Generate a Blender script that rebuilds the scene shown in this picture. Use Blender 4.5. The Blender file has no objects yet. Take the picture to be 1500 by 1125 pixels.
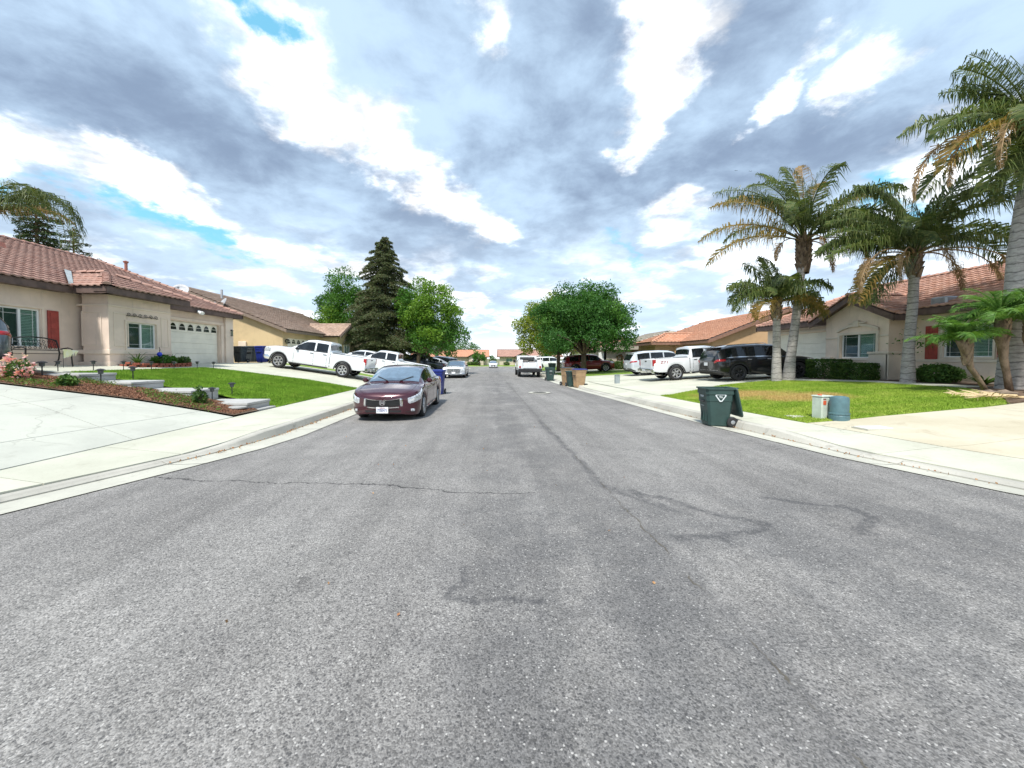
import bpy, bmesh, math, random
import numpy as np
from mathutils import Vector, Matrix
random.seed(7); RNG = np.random.default_rng(7)
PI = math.pi; R = math.radians
scn = bpy.context.scene
COL = scn.collection

# ------------------------------------------------------------------ camera
F = 563.0; HOR = 525.0; EYE = 1.65; PITCH = R(1.7); VPX = 720.0
CY = HOR + F*math.tan(PITCH)
cam = bpy.data.cameras.new('camera'); camo = bpy.data.objects.new('camera', cam); COL.objects.link(camo)
camo.location = (0, 0, EYE); camo.rotation_euler = (R(90)-PITCH, 0, 0)
cam.sensor_width = 36; cam.lens = 36*F/1500; cam.shift_y = (CY-562.5)/1500; cam.shift_x = (750-VPX)/1500
cam.clip_start = .05; cam.clip_end = 3000
scn.camera = camo
scn.render.resolution_x = 1024; scn.render.resolution_y = 768
CAMM = Matrix.Rotation(R(90)-PITCH, 3, 'X')

# ------------------------------------------------------------------ node helpers
class NT:
    def __init__(s, nt): s.nt = nt; s.n = nt.nodes; s.l = nt.links
    def add(s, t, **k):
        n = s.n.new(t)
        for a, b in k.items():
            if a in ('operation', 'data_type', 'blend_type', 'noise_dimensions', 'feature', 'distance', 'voronoi_dimensions', 'clamp', 'sky_type', 'wave_type', 'use_clamp', 'interpolation_type', 'vector_type'): setattr(n, a, b)
        return n
    def link(s, a, b): s.l.new(a, b)
    def m(s, op, a, b=None, c=None, clamp=False):
        n = s.n.new('ShaderNodeMath'); n.operation = op; n.use_clamp = clamp
        for i, v in enumerate((a, b, c)):
            if v is None: continue
            if isinstance(v, (int, float)): n.inputs[i].default_value = v
            else: s.l.new(v, n.inputs[i])
        return n.outputs[0]
    def vm(s, op, a, b=None, scale=None):
        n = s.n.new('ShaderNodeVectorMath'); n.operation = op
        for i, v in enumerate((a, b)):
            if v is None: continue
            if isinstance(v, (tuple, list)): n.inputs[i].default_value = v
            else: s.l.new(v, n.inputs[i])
        if scale is not None:
            n.inputs['Scale'].default_value = scale
        return n.outputs['Value'] if op in ('LENGTH', 'DOT_PRODUCT', 'DISTANCE') else n.outputs[0]
    def mix(s, f, a, b, bt='MIX'):
        n = s.n.new('ShaderNodeMix'); n.data_type = 'RGBA'; n.blend_type = bt
        for i, v in ((0, f), (6, a), (7, b)):
            if isinstance(v, (int, float)): n.inputs[i].default_value = v if i == 0 else (v, v, v, 1)
            elif isinstance(v, (tuple, list)): n.inputs[i].default_value = (*v[:3], 1)
            else: s.l.new(v, n.inputs[i])
        return n.outputs[2]
    def noise(s, vec, scale, detail=3, rough=.55, dist=0, dim='3D'):
        n = s.n.new('ShaderNodeTexNoise'); n.noise_dimensions = dim
        if vec is not None: s.l.new(vec, n.inputs['Vector'])
        n.inputs['Scale'].default_value = scale; n.inputs['Detail'].default_value = detail
        n.inputs['Roughness'].default_value = rough; n.inputs['Distortion'].default_value = dist
        return n.outputs[0]
    def ss(s, v, a, b, lo=0., hi=1.):
        n = s.n.new('ShaderNodeMapRange'); n.interpolation_type = 'SMOOTHSTEP'
        s.l.new(v, n.inputs[0]); n.inputs[1].default_value = a; n.inputs[2].default_value = b
        n.inputs[3].default_value = lo; n.inputs[4].default_value = hi
        return n.outputs[0]
    def pos(s):
        return s.n.new('ShaderNodeNewGeometry').outputs['Position']
    def segdist(s, x, y, a, b):
        """distance of the 2-D point (x, y) to the segment a-b"""
        bx, by = b[0]-a[0], b[1]-a[1]; L2 = bx*bx+by*by
        px = s.m('SUBTRACT', x, a[0]); py = s.m('SUBTRACT', y, a[1])
        t = s.m('DIVIDE', s.m('ADD', s.m('MULTIPLY', px, bx), s.m('MULTIPLY', py, by)), L2, clamp=True)
        dx = s.m('SUBTRACT', px, s.m('MULTIPLY', t, bx)); dy = s.m('SUBTRACT', py, s.m('MULTIPLY', t, by))
        return s.m('SQRT', s.m('ADD', s.m('MULTIPLY', dx, dx), s.m('MULTIPLY', dy, dy)))
    def polydist(s, x, y, pts):
        d = None
        for a, b in zip(pts, pts[1:]):
            e = s.segdist(x, y, a, b); d = e if d is None else s.m('MINIMUM', d, e)
        return d

# ------------------------------------------------------------------ world: sky and a broken cloud deck
world = bpy.data.worlds.new('World'); scn.world = world; world.use_nodes = True
W = NT(world.node_tree); W.n.clear()
wo = W.add('ShaderNodeOutputWorld'); bg = W.add('ShaderNodeBackground')
SUN_EL, SUN_AZ = R(58), R(200)      # azimuth measured clockwise from +Y
sky = W.add('ShaderNodeTexSky'); sky.sky_type = 'NISHITA'; sky.sun_disc = False
sky.sun_elevation = SUN_EL; sky.sun_rotation = SUN_AZ; sky.air_density = 1.0; sky.dust_density = 1.5
tc = W.add('ShaderNodeTexCoord'); dirv = tc.outputs['Generated']
sx = W.add('ShaderNodeSeparateXYZ'); W.link(dirv, sx.inputs[0])
zz = W.m('MAXIMUM', sx.outputs[2], .0)
KD = .20
den = W.m('ADD', zz, KD)
U = W.m('DIVIDE', sx.outputs[0], den); V = W.m('DIVIDE', sx.outputs[1], den)
cmb = W.add('ShaderNodeCombineXYZ'); W.link(U, cmb.inputs[0]); W.link(V, cmb.inputs[1]); uv = cmb.outputs[0]
def sp(px, py):        # a point of the cloud layer
    dz = (HOR-py)/F; L = math.sqrt(1+((px-720)/F)**2+dz*dz)
    q = dz/L+KD
    return ((px-720)/F/L/q, 1/L/q)
def off(x, y): return W.vm('ADD', uv, (x, y, 0))
wn = W.noise(uv, 1.6, 5, .58); wn2 = W.noise(off(7.3, 2.1), 1.6, 5, .58)
Uw = W.m('ADD', U, W.m('MULTIPLY', W.m('SUBTRACT', wn, .5), .62)); Vw = W.m('ADD', V, W.m('MULTIPLY', W.m('SUBTRACT', wn2, .5), .62))
wf = W.noise(off(1.3, 5.1), 6.0, 9, .66); wf2 = W.noise(off(9.3, 4.1), 6.0, 9, .66)
Uw = W.m('ADD', Uw, W.m('MULTIPLY', W.m('SUBTRACT', wf, .5), .30)); Vw = W.m('ADD', Vw, W.m('MULTIPLY', W.m('SUBTRACT', wf2, .5), .30))
def band(pts, w0, w1, amp=1.):
    d = W.polydist(Uw, Vw, [sp(*p) for p in pts])
    return W.ss(d, w0, w1, amp, 0.)
def mx(*a):
    r_ = a[0]
    for q in a[1:]: r_ = W.m('MAXIMUM', r_, q)
    return r_
rag = W.ss(W.noise(uv, 5.0, 8, .62), .26, .70)
gapA = band([(310, -80), (365, 70), (420, 150), (520, 175), (590, 240), (650, 300), (730, 360)], .0, .165)
gapB = band([(990, -150), (985, 20), (955, 110), (935, 200)], .0, .115, .8)
gapB2 = band([(1000, 300), (985, 350)], .0, .16, .6)
gapC = band([(-260, 170), (-40, 245), (120, 225), (210, 275), (330, 340), (430, 375), (560, 400), (700, 440)], .01, .15)
gapD = mx(band([(1215, 120), (1255, 128)], .0, .10, .75), band([(735, 55), (745, 90)], .0, .08, .55), band([(150, 225), (190, 235)], .0, .09, .6), band([(1110, 130), (1100, 160)], 0, .07, .5))
gapE = band([(1600, 160), (1460, 200), (1380, 260), (1260, 330), (1200, 370), (1060, 380)], .0, .23, .9)
low = W.ss(sx.outputs[2], .02, .34, 1., 0.)          # the deck breaks up towards the horizon
brk = W.m('MULTIPLY', low, W.ss(W.noise(off(2.2, 8.8), 2.4, 7, .6), .47, .66))
gap = W.m('MULTIPLY', mx(gapA, gapB, gapB2, gapC, gapD, gapE), W.m('ADD', .30, W.m('MULTIPLY', rag, 1.0)), clamp=True)
gap = mx(gap, W.m('MULTIPLY', brk, .85))
# blue holes
hA = band([(345, -20), (375, 55)], .03, .10)
hC = band([(-200, 300), (60, 285), (170, 300), (280, 335), (380, 385)], .01, .13)
hR = mx(band([(1290, 255), (1250, 300), (1310, 325)], .0, .09), band([(1400, 230), (1445, 190)], .0, .09), band([(880, 330), (960, 400)], 0, .05, .5))
hole = W.m('MULTIPLY', mx(hA, hC, hR), W.ss(W.noise(off(4, 4), 4.2, 7, .6), .40, .54))
body = W.noise(off(3.1, 9.4), 1.25, 4, .5); fine = W.noise(uv, 4.2, 9, .62, .2)
g1 = W.m('ADD', W.m('MULTIPLY', body, .60), W.m('MULTIPLY', fine, .40))
shade = W.ss(g1, .36, .60)
grey = W.mix(shade, (.195, .262, .375), (.44, .58, .74))
grey = W.mix(W.ss(sx.outputs[2], -.02, .42, .75, 0.), grey, (.60, .74, .88))
wh = W.m('ADD', .68, W.m('MULTIPLY', W.ss(fine, .36, .64), 1.15))
white = W.add('ShaderNodeCombineColor'); W.link(W.m('MULTIPLY', wh, .985), white.inputs[0]); W.link(wh, white.inputs[1]); W.link(W.m('MULTIPLY', wh, 1.02), white.inputs[2])
cl = W.mix(gap, grey, white.outputs[0])
cl = W.mix(W.ss(sx.outputs[2], .0, .085, .8, 0.), cl, (1.0, 1.02, 1.03))
skyc = W.mix(1.0, sky.outputs[0], (.105, .135, .15), 'MULTIPLY')
skyc = W.mix(.45, skyc, (.22, .70, .88))
fin = W.mix(hole, cl, skyc)
W.link(fin, bg.inputs[0]); bg.inputs[1].default_value = 1.0
W.link(bg.outputs[0], wo.inputs[0])

# ------------------------------------------------------------------ sun
sl = bpy.data.lights.new('sun', 'SUN'); so = bpy.data.objects.new('sun', sl); COL.objects.link(so)
sl.energy = 3.5; sl.angle = R(5); sl.color = (1, .965, .90)
so.rotation_euler = (R(90)-SUN_EL, 0, PI-SUN_AZ+0)
sd = Vector((math.sin(SUN_AZ)*math.cos(SUN_EL), math.cos(SUN_AZ)*math.cos(SUN_EL), math.sin(SUN_EL)))
so.rotation_euler = sd.to_track_quat('Z', 'Y').to_euler()
scn.view_settings.view_transform = 'Standard'; scn.view_settings.look = 'None'
scn.view_settings.gamma = 1; scn.view_settings.use_curve_mapping = False
scn.view_settings.exposure = .58

# ------------------------------------------------------------------ terrain
YL = [-30, 0, 2.5, 4.4, 5.7, 7, 8.2, 200]; XL = [-12, -7.6, -6.4, -5.7, -5.25, -4.85, -4.67, -4.67]
YR = [-30, 0, 3, 4.6, 6.45, 9.4, 12, 15.5, 20, 26, 200]; XR = [16, 10.2, 7.9, 6.9, 6.3, 5.87, 5.65, 5.4, 5.0, 4.75, 4.7]
def xl(y): return np.interp(y, YL, XL)
def xr(y): return np.interp(y, YR, XR)
def zroad(y): return np.interp(y, [-100, 45, 80, 1000], [0, 0, -.35, -.35])
def chl(y): return np.interp(y, [6.6, 8.0, 18.6, 19.3, 24.6, 25.2, 26.2, 26.8, 31, 31.6, 45, 45.6, 52, 52.6], [.035, .15, .15, .035, .035, .15, .15, .035, .035, .15, .15, .035, .035, .15])
def chr_(y): return np.interp(y, [6.9, 8.3, 15.0, 15.8, 21, 21.7, 25, 25.6, 30, 30.6, 40, 40.6, 46, 46.6], [.035, .15, .15, .035, .035, .15, .15, .035, .035, .15, .15, .035, .035, .15])
def HZ(x, y):
    x = np.asarray(x, float); y = np.asarray(y, float)
    l, r_ = xl(y), xr(y)
    fl = np.interp(y, [40, 60, 95], [1, .6, .3]); fr = np.interp(y, [20, 32, 60, 95], [1, .65, .5, .3])
    zl = np.interp(-x, [6.5, 8.7, 12.2, 13.2, 14.4, 15.6], [0, .45, .95, 1.05, 1.19, 1.21])*fl + .17
    tl = np.clip((l-x)/np.maximum(l+6.5, .3), 0, 1); swl = chl(y)+(.17-chl(y))*tl
    zl = np.where(-x < 6.5, swl, zl)
    bk = r_+1.25
    zr = np.interp(x, [7.2, 10.9, 13.3, 16.5], [0, .30, .45, .58])*fr + .17
    zr = np.where(x < bk+1.0, .17+(zr-.17)*np.clip((x-bk)/1.0, 0, 1), zr)
    tr = np.clip((x-r_)/1.25, 0, 1); swr = chr_(y)+(.17-chr_(y))*tr
    zr = np.where(x < bk, swr, zr)
    z = np.where(x < l, zl, np.where(x > r_, zr, -.03))
    return z + zroad(y)
def hz(x, y): return float(HZ(x, y))

def ray(px, py):
    v = Vector(((px-VPX)/F, -(py-CY)/F, -1)); return (CAMM @ v).normalized()
def gp(px, py):
    """ground point seen at a place of the photograph (marched along the height field)"""
    d = ray(px, py); t = 1.0
    while t < 400:
        p = Vector((0, 0, EYE))+d*t
        if p.z <= hz(p.x, p.y): break
        t += .02 if t < 60 else .2
    return Vector((p.x, p.y, hz(p.x, p.y)))
def proj(p):
    v = CAMM.transposed() @ (Vector(p)-Vector((0, 0, EYE)))
    return (VPX+F*v.x/-v.z, CY-F*v.y/-v.z, -v.z)

# ------------------------------------------------------------------ object helpers
ORG = {}
def mesh_np(name, v, f):
    """v: (n,3) array, f: (m,k) array of equal-size faces"""
    me = bpy.data.meshes.new(name); v = np.asarray(v, np.float32); f = np.asarray(f, np.int32)
    me.vertices.add(len(v)); me.vertices.foreach_set('co', v.ravel())
    k = f.shape[1]; me.loops.add(f.size); me.loops.foreach_set('vertex_index', f.ravel())
    me.polygons.add(len(f)); me.polygons.foreach_set('loop_start', np.arange(0, f.size, k, dtype=np.int32))
    me.update(calc_edges=True); return me
class MB:
    def __init__(s): s.v = []; s.f = []
    def quad(s, *p):
        n = len(s.v); s.v += [tuple(q) for q in p]; s.f.append(tuple(range(n, n+len(p))))
    def box(s, x0, y0, z0, x1, y1, z1, bev=0, M=None):
        if x0 > x1: x0, x1 = x1, x0
        if y0 > y1: y0, y1 = y1, y0
        if z0 > z1: z0, z1 = z1, z0
        n = len(s.v)
        if bev <= 0:
            vs = [(x, y, z) for z in (z0, z1) for y in (y0, y1) for x in (x0, x1)]
            fs = [(0, 2, 3, 1), (4, 5, 7, 6), (0, 1, 5, 4), (2, 6, 7, 3), (0, 4, 6, 2), (1, 3, 7, 5)]
        else:
            b = min(bev, (x1-x0)*.45, (y1-y0)*.45, (z1-z0)*.45)
            vs = []; idx = {}
            for i, x in enumerate((x0, x1)):
                for j, y in enumerate((y0, y1)):
                    for k, z in enumerate((z0, z1)):
                        bx = b if i == 0 else -b; by = b if j == 0 else -b; bz = b if k == 0 else -b
                        idx[i, j, k] = len(vs); vs += [(x, y+by, z+bz), (x+bx, y, z+bz), (x+bx, y+by, z)]
            I = lambda i, j, k, a: idx[i, j, k]+a
            fs = [(I(0,0,0,0), I(0,0,1,0), I(0,1,1,0), I(0,1,0,0)), (I(1,0,0,0), I(1,1,0,0), I(1,1,1,0), I(1,0,1,0)),
                  (I(0,0,0,1), I(1,0,0,1), I(1,0,1,1), I(0,0,1,1)), (I(0,1,0,1), I(0,1,1,1), I(1,1,1,1), I(1,1,0,1)),
                  (I(0,0,0,2), I(0,1,0,2), I(1,1,0,2), I(1,0,0,2)), (I(0,0,1,2), I(1,0,1,2), I(1,1,1,2), I(0,1,1,2))]
            for i in (0, 1):
                for j in (0, 1): fs.append((I(i,j,0,0), I(i,j,1,0), I(i,j,1,1), I(i,j,0,1)))
                for k in (0, 1): fs.append((I(i,0,k,0), I(i,1,k,0), I(i,1,k,2), I(i,0,k,2)))
            for j in (0, 1):
                for k in (0, 1): fs.append((I(0,j,k,1), I(1,j,k,1), I(1,j,k,2), I(0,j,k,2)))
            for i in (0, 1):
                for j in (0, 1):
                    for k in (0, 1): fs.append((I(i,j,k,0), I(i,j,k,1), I(i,j,k,2)))
        if M is not None: vs = [tuple(M @ Vector(q)) for q in vs]
        s.v += vs; s.f += [tuple(a+n for a in f) for f in fs]
        return s
    def tube(s, pts, rad, n=8, cap=True):
        pts = [Vector(p) for p in pts]
        if not hasattr(rad, '__len__'): rad = [rad]*len(pts)
        base = len(s.v); up = None
        for i, p in enumerate(pts):
            t = (pts[min(i+1, len(pts)-1)]-pts[max(i-1, 0)]).normalized()
            if up is None: up = Vector((1, 0, 0)) if abs(t.x) < .8 else Vector((0, 1, 0))
            a = (up-t*up.dot(t)).normalized(); b = t.cross(a); up = a
            for k in range(n):
                w = 2*PI*k/n; s.v.append(tuple(p+(a*math.cos(w)+b*math.sin(w))*rad[i]))
        for i in range(len(pts)-1):
            for k in range(n):
                a0 = base+i*n+k; a1 = base+i*n+(k+1) % n
                s.f.append((a0, a1, a1+n, a0+n))
        if cap:
            s.f.append(tuple(base+k for k in reversed(range(n)))); s.f.append(tuple(base+(len(pts)-1)*n+k for k in range(n)))
        return s
    def lathe(s, prof, n=24, M=None, cap=True):
        base = len(s.v)
        for r, z in prof:
            for k in range(n):
                w = 2*PI*k/n; q = Vector((r*math.cos(w), r*math.sin(w), z))
                s.v.append(tuple(M @ q if M is not None else q))
        for i in range(len(prof)-1):
            for k in range(n):
                a0 = base+i*n+k; a1 = base+i*n+(k+1) % n; s.f.append((a0, a1, a1+n, a0+n))
        if cap and prof[0][0] > 1e-4: s.f.append(tuple(base+k for k in reversed(range(n))))
        if cap and prof[-1][0] > 1e-4: s.f.append(tuple(base+(len(prof)-1)*n+k for k in range(n)))
        return s
    def prism(s, poly, axis, a, b):
        """polygon in the plane normal to axis, extruded from a to b"""
        n = len(s.v); k = len(poly)
        def P(p, c): return (c, p[0], p[1]) if axis == 0 else (p[0], c, p[1]) if axis == 1 else (p[0], p[1], c)
        s.v += [P(p, a) for p in poly]+[P(p, b) for p in poly]
        s.f.append(tuple(range(n, n+k))); s.f.append(tuple(reversed(range(n+k, n+2*k))))
        for i in range(k): j = (i+1) % k; s.f.append((n+i, n+k+i, n+k+j, n+j))
        return s
def tag(o, label=None, cat=None, group=None, kind=None):
    if label: o['label'] = label
    if cat: o['category'] = cat
    if group: o['group'] = group
    if kind: o['kind'] = kind
    return o
def thing(name, label, cat, loc=(0, 0, 0), rot=(0, 0, 0), group=None):
    o = bpy.data.objects.new(name, None); COL.objects.link(o); o.location = loc; o.rotation_euler = rot
    o.empty_display_size = .2
    ORG[o] = Vector(loc); return tag(o, label, cat, group)
def link(name, me, parent=None, mat=None, smooth=False, loc=None, rot=None, kind=None):
    o = bpy.data.objects.new(name, me); COL.objects.link(o)
    if mat is not None and len(me.materials) == 0:
        for q in (mat if isinstance(mat, (list, tuple)) else [mat]): me.materials.append(q)
    if smooth: me.polygons.foreach_set('use_smooth', np.ones(len(me.polygons), bool))
    if parent: o.parent = parent
    if loc is not None: o.location = loc
    if rot is not None: o.rotation_euler = rot
    if kind: o['kind'] = kind
    return o
def mesh(name, mb, world_of=None, fix=True):
    me = bpy.data.meshes.new(name); v = mb.v
    if world_of is not None:
        q = ORG[world_of]; v = [(a-q.x, b-q.y, c-q.z) for a, b, c in v]
    me.from_pydata(v, [], mb.f)
    if fix:
        bm = bmesh.new(); bm.from_mesh(me); bmesh.ops.recalc_face_normals(bm, faces=bm.faces); bm.to_mesh(me); bm.free()
    me.update(); return me
def part(name, mb, mat, parent, root=None, smooth=False, kind=None, label=None, fix=True):
    """mesh part; root given: mb is in world coordinates of a thing at root's location"""
    o = link(name, mesh(name, mb, root, fix), parent, mat, smooth, kind=kind)
    if label: o['label'] = label
    return o
def autosmooth(o, ang=40):
    me = o.data; me.polygons.foreach_set('use_smooth', np.ones(len(me.polygons), bool))
    bm = bmesh.new(); bm.from_mesh(me)
    for e in bm.edges:
        if len(e.link_faces) == 2 and e.calc_face_angle(0) > R(ang): e.smooth = False
    bm.to_mesh(me); bm.free(); return o
def copy_tree(o, parent=None):
    c = o.copy(); COL.objects.link(c); c.parent = parent
    for ch in list(o.children): copy_tree(ch, c)
    return c
def text_mb(s, size, depth=.004):
    cu = bpy.data.curves.new('t', 'FONT'); cu.body = s; cu.size = size; cu.extrude = depth; cu.align_x = 'CENTER'; cu.align_y = 'CENTER'; cu.resolution_u = 2
    o = bpy.data.objects.new('t', cu); COL.objects.link(o)
    dg = bpy.context.evaluated_depsgraph_get(); me = bpy.data.meshes.new_from_object(o.evaluated_get(dg))
    mb = MB(); mb.v = [tuple(v.co) for v in me.vertices]; mb.f = [tuple(p.vertices) for p in me.polygons]
    bpy.data.objects.remove(o); bpy.data.curves.remove(cu); bpy.data.meshes.remove(me); return mb
def xf(mb, M): mb.v = [tuple(M @ Vector(q)) for q in mb.v]; return mb
# ------------------------------------------------------------------ materials
MATS = {}
def pm(name, col, rough=.7, metal=0, var=.12, scale=6, bump=0, bscale=60, col2=None, coat=0, spec=None, detail=4, obj=False, emis=None):
    if name in MATS: return MATS[name]
    m = bpy.data.materials.new(name); m.use_nodes = True; MATS[name] = m
    T = NT(m.node_tree); b = T.n['Principled BSDF']
    if obj: P = T.add('ShaderNodeTexCoord').outputs['Object']
    else: P = T.pos()
    c2 = col2 or tuple(min(1, c*(1+var)) for c in col)
    c1 = col if col2 else tuple(c*(1-var) for c in col)
    nf = T.ss(T.noise(P, scale, detail, .6), .35, .65)
    T.link(T.mix(nf, c1, c2), b.inputs['Base Color'])
    b.inputs['Roughness'].default_value = rough; b.inputs['Metallic'].default_value = metal
    if spec is not None: b.inputs['Specular IOR Level'].default_value = spec
    if coat: b.inputs['Coat Weight'].default_value = coat; b.inputs['Coat Roughness'].default_value = .03
    if bump:
        bp = T.add('ShaderNodeBump'); bp.inputs['Strength'].default_value = min(1, bump); bp.inputs['Distance'].default_value = .01
        T.link(T.noise(P, bscale, 3, .6), bp.inputs['Height']); T.link(bp.outputs[0], b.inputs['Normal'])
    return m
def leafmat(name, c1, c2, c3=None, scale=.8, trans=.35, rough=.5):
    m = bpy.data.materials.new(name); m.use_nodes = True; MATS[name] = m
    T = NT(m.node_tree); b = T.n['Principled BSDF']; P = T.pos()
    a = T.mix(T.ss(T.noise(P, scale, 3, .6), .38, .62), c1, c2)
    a = T.mix(T.ss(T.noise(P, 9, 2, .5), .4, .7), a, c3 or c2)
    T.link(a, b.inputs['Base Color']); b.inputs['Roughness'].default_value = rough; b.inputs['Specular IOR Level'].default_value = .25
    tr = T.add('ShaderNodeBsdfTranslucent'); T.link(T.mix(1, a, (1.25, 1.3, .7), 'MULTIPLY'), tr.inputs[0])
    mx = T.add('ShaderNodeMixShader'); mx.inputs[0].default_value = trans
    T.link(b.outputs[0], mx.inputs[1]); T.link(tr.outputs[0], mx.inputs[2])
    T.link(mx.outputs[0], T.n['Material Output'].inputs[0]); return m
def glassmat(name, tint=(.5, .55, .55), refl=.12):
    m = bpy.data.materials.new(name); m.use_nodes = True; MATS[name] = m
    T = NT(m.node_tree); T.n.remove(T.n['Principled BSDF'])
    t = T.add('ShaderNodeBsdfTransparent'); t.inputs[0].default_value = (*tint, 1)
    g = T.add('ShaderNodeBsdfGlossy'); g.inputs[1].default_value = .03
    fr = T.add('ShaderNodeLayerWeight'); fr.inputs[0].default_value = .5
    mx = T.add('ShaderNodeMixShader'); T.link(T.m('ADD', T.m('MULTIPLY', T.m('POWER', fr.outputs['Facing'], 3.5), .7), refl), mx.inputs[0])
    T.link(t.outputs[0], mx.inputs[1]); T.link(g.outputs[0], mx.inputs[2]); T.link(mx.outputs[0], T.n['Material Output'].inputs[0]); return m

# ---- asphalt, with seam, cracks and tar marks laid out in road coordinates
def asphalt():
    m = bpy.data.materials.new('asphalt'); m.use_nodes = True
    T = NT(m.node_tree); b = T.n['Principled BSDF']; P = T.pos()
    s = T.add('ShaderNodeSeparateXYZ'); T.link(P, s.inputs[0]); X, Y = s.outputs[0], s.outputs[1]
    big = T.noise(P, .35, 4, .6); mid = T.noise(P, 2.3, 4, .65); f1 = T.noise(P, 22, 4, .7)
    v = T.add('ShaderNodeTexVoronoi'); v.inputs['Scale'].default_value = 135; T.link(P, v.inputs['Vector'])
    vc = T.add('ShaderNodeSeparateColor'); T.link(v.outputs['Color'], vc.inputs[0])
    v2 = T.add('ShaderNodeTexVoronoi'); v2.inputs['Scale'].default_value = 72; T.link(P, v2.inputs['Vector'])
    v2c = T.add('ShaderNodeSeparateColor'); T.link(v2.outputs['Color'], v2c.inputs[0])
    base = T.mix(T.ss(big, .3, .7), (.215, .204, .193), (.285, .272, .256))
    base = T.mix(T.m('MULTIPLY', T.ss(mid, .35, .7), .45), base, (.170, .163, .157))
    # wheel-polished lanes are a little paler
    lane = T.m('ABSOLUTE', T.m('SUBTRACT', T.m('ABSOLUTE', T.m('SUBTRACT', X, .2)), 2.3))
    base = T.mix(T.m('MULTIPLY', T.ss(lane, 0, 1.3, 1, 0), .22), base, (.31, .298, .282))
    # worn darker middle near the seam
    dk = T.m('MULTIPLY', T.ss(T.m('ABSOLUTE', T.m('SUBTRACT', X, .5)), .2, 1.4, 1, 0), T.ss(T.noise(P, .9, 4, .65), .40, .60))
    base = T.mix(T.m('MULTIPLY', dk, .5), base, (.115, .112, .112))
    strk = T.ss(T.noise(T.vm('MULTIPLY', P, (2.2, .16, 1)), 1.0, 4, .6), .3, .7, .86, 1.12)
    base = T.mix(1, base, strk, 'MULTIPLY')
    clump = T.ss(T.noise(P, 38, 5, .75), .30, .70, .76, 1.20)
    base = T.mix(1, base, clump, 'MULTIPLY')
    oil = T.m('MULTIPLY', T.ss(T.m('ABSOLUTE', T.m('SUBTRACT', T.m('ABSOLUTE', T.m('SUBTRACT', X, .4)), 1.9)), 0, .8, 1, 0), T.ss(T.noise(P, 3.1, 3, .55), .62, .72))
    base = T.mix(T.m('MULTIPLY', oil, .4), base, (.07, .067, .065))
    east = T.m('MULTIPLY', T.m('MULTIPLY', T.ss(X, -1.2, .6), T.ss(Y, 3.2, 6.0, 1, 0)), T.ss(T.noise(P, 1.3, 5, .7), .34, .62))
    base = T.mix(T.m('MULTIPLY', east, .48), base, (.095, .095, .098))
    # stones
    st = T.mix(vc.outputs[0], .55, 1.38)
    base = T.mix(1, base, st, 'MULTIPLY')
    hi = T.m('MULTIPLY', T.m('GREATER_THAN', v2c.outputs[0], .955), T.m('LESS_THAN', v2.outputs['Distance'], .42))
    base = T.mix(T.m('MULTIPLY', hi, .62), base, (.56, .54, .51))
    hd = T.m('MULTIPLY', T.m('LESS_THAN', v2c.outputs[0], .16), T.m('LESS_THAN', v2.outputs['Distance'], .5))
    base = T.mix(T.m('MULTIPLY', hd, .6), base, (.04, .04, .043))
    # wiggled coordinates for cracks
    w1 = T.m('MULTIPLY', T.m('SUBTRACT', T.noise(P, 1.6, 5, .7), .5), .55); w2 = T.m('MULTIPLY', T.m('SUBTRACT', T.noise(T.vm('ADD', P, (31, 7, 0)), 1.6, 5, .7), .5), .55)
    Xw, Yw = T.m('ADD', X, w1), T.m('ADD', Y, w2)
    w3 = T.m('MULTIPLY', T.m('SUBTRACT', T.noise(P, 3.5, 5, .75), .5), .16)
    Xs = T.m('ADD', X, w3)
    seam = T.polydist(Xs, Y, [(1.55, -6), (1.50, 2.0), (1.43, 5), (1.25, 12), (1.0, 30)])
    sm = T.m('MULTIPLY', T.ss(seam, .003, .012, 1, 0), T.ss(T.noise(P, 1.4, 4, .7), .42, .56))
    base = T.mix(T.m('MULTIPLY', T.m('MULTIPLY', T.ss(seam, .0, .09, 1, 0), T.ss(mid, .35, .6)), .32), base, (.07, .068, .07))
    base = T.mix(T.m('MULTIPLY', sm, .75), base, (.10, .085, .06))
    cr = T.polydist(Xw, Yw, [(-4.7, 5.35), (-3.2, 5.05), (-1.6, 4.95), (-.2, 4.62), (.5, 4.6)])
    cr2 = T.polydist(Xw, Yw, [(1.5, 7.2), (3.4, 6.6), (5.6, 7.1)])
    cr3 = T.polydist(Xw, Yw, [(-4.2, 14.2), (-1, 14.0), (1.2, 14.4), (4.9, 14.1)])
    crm = T.m('MAXIMUM', T.ss(cr, .006, .018, 1, 0), T.m('MULTIPLY', T.m('MAXIMUM', T.ss(cr2, .004, .016, 1, 0), T.ss(cr3, .01, .04, 1, 0)), .55))
    base = T.mix(T.m('MULTIPLY', crm, .8), base, (.03, .028, .028))
    # old tar brush marks
    def W_(px, py):
        p = gp(px, py); return (p.x, p.y)
    tar = T.polydist(Xw, Yw, [W_(690, 842), W_(655, 878), W_(700, 892), W_(790, 889)])
    tar2 = T.polydist(Xw, Yw, [W_(930, 728), W_(1050, 760), W_(1128, 778), W_(1060, 798), W_(990, 800)])
    tar3 = T.polydist(Xw, Yw, [W_(1120, 735), W_(1230, 748), W_(1282, 765), W_(1265, 785)])
    tar4 = T.polydist(Xw, Yw, [W_(790, 620), W_(840, 670), W_(880, 715), W_(1000, 760)])
    tm = T.m('MAXIMUM', T.ss(tar, .01, .05, 1, 0), T.m('MAXIMUM', T.ss(tar2, .02, .09, 1, 0), T.m('MAXIMUM', T.ss(tar3, .02, .08, 1, 0), T.m('MULTIPLY', T.ss(tar4, .01, .09, 1, 0), .8))))
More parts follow.
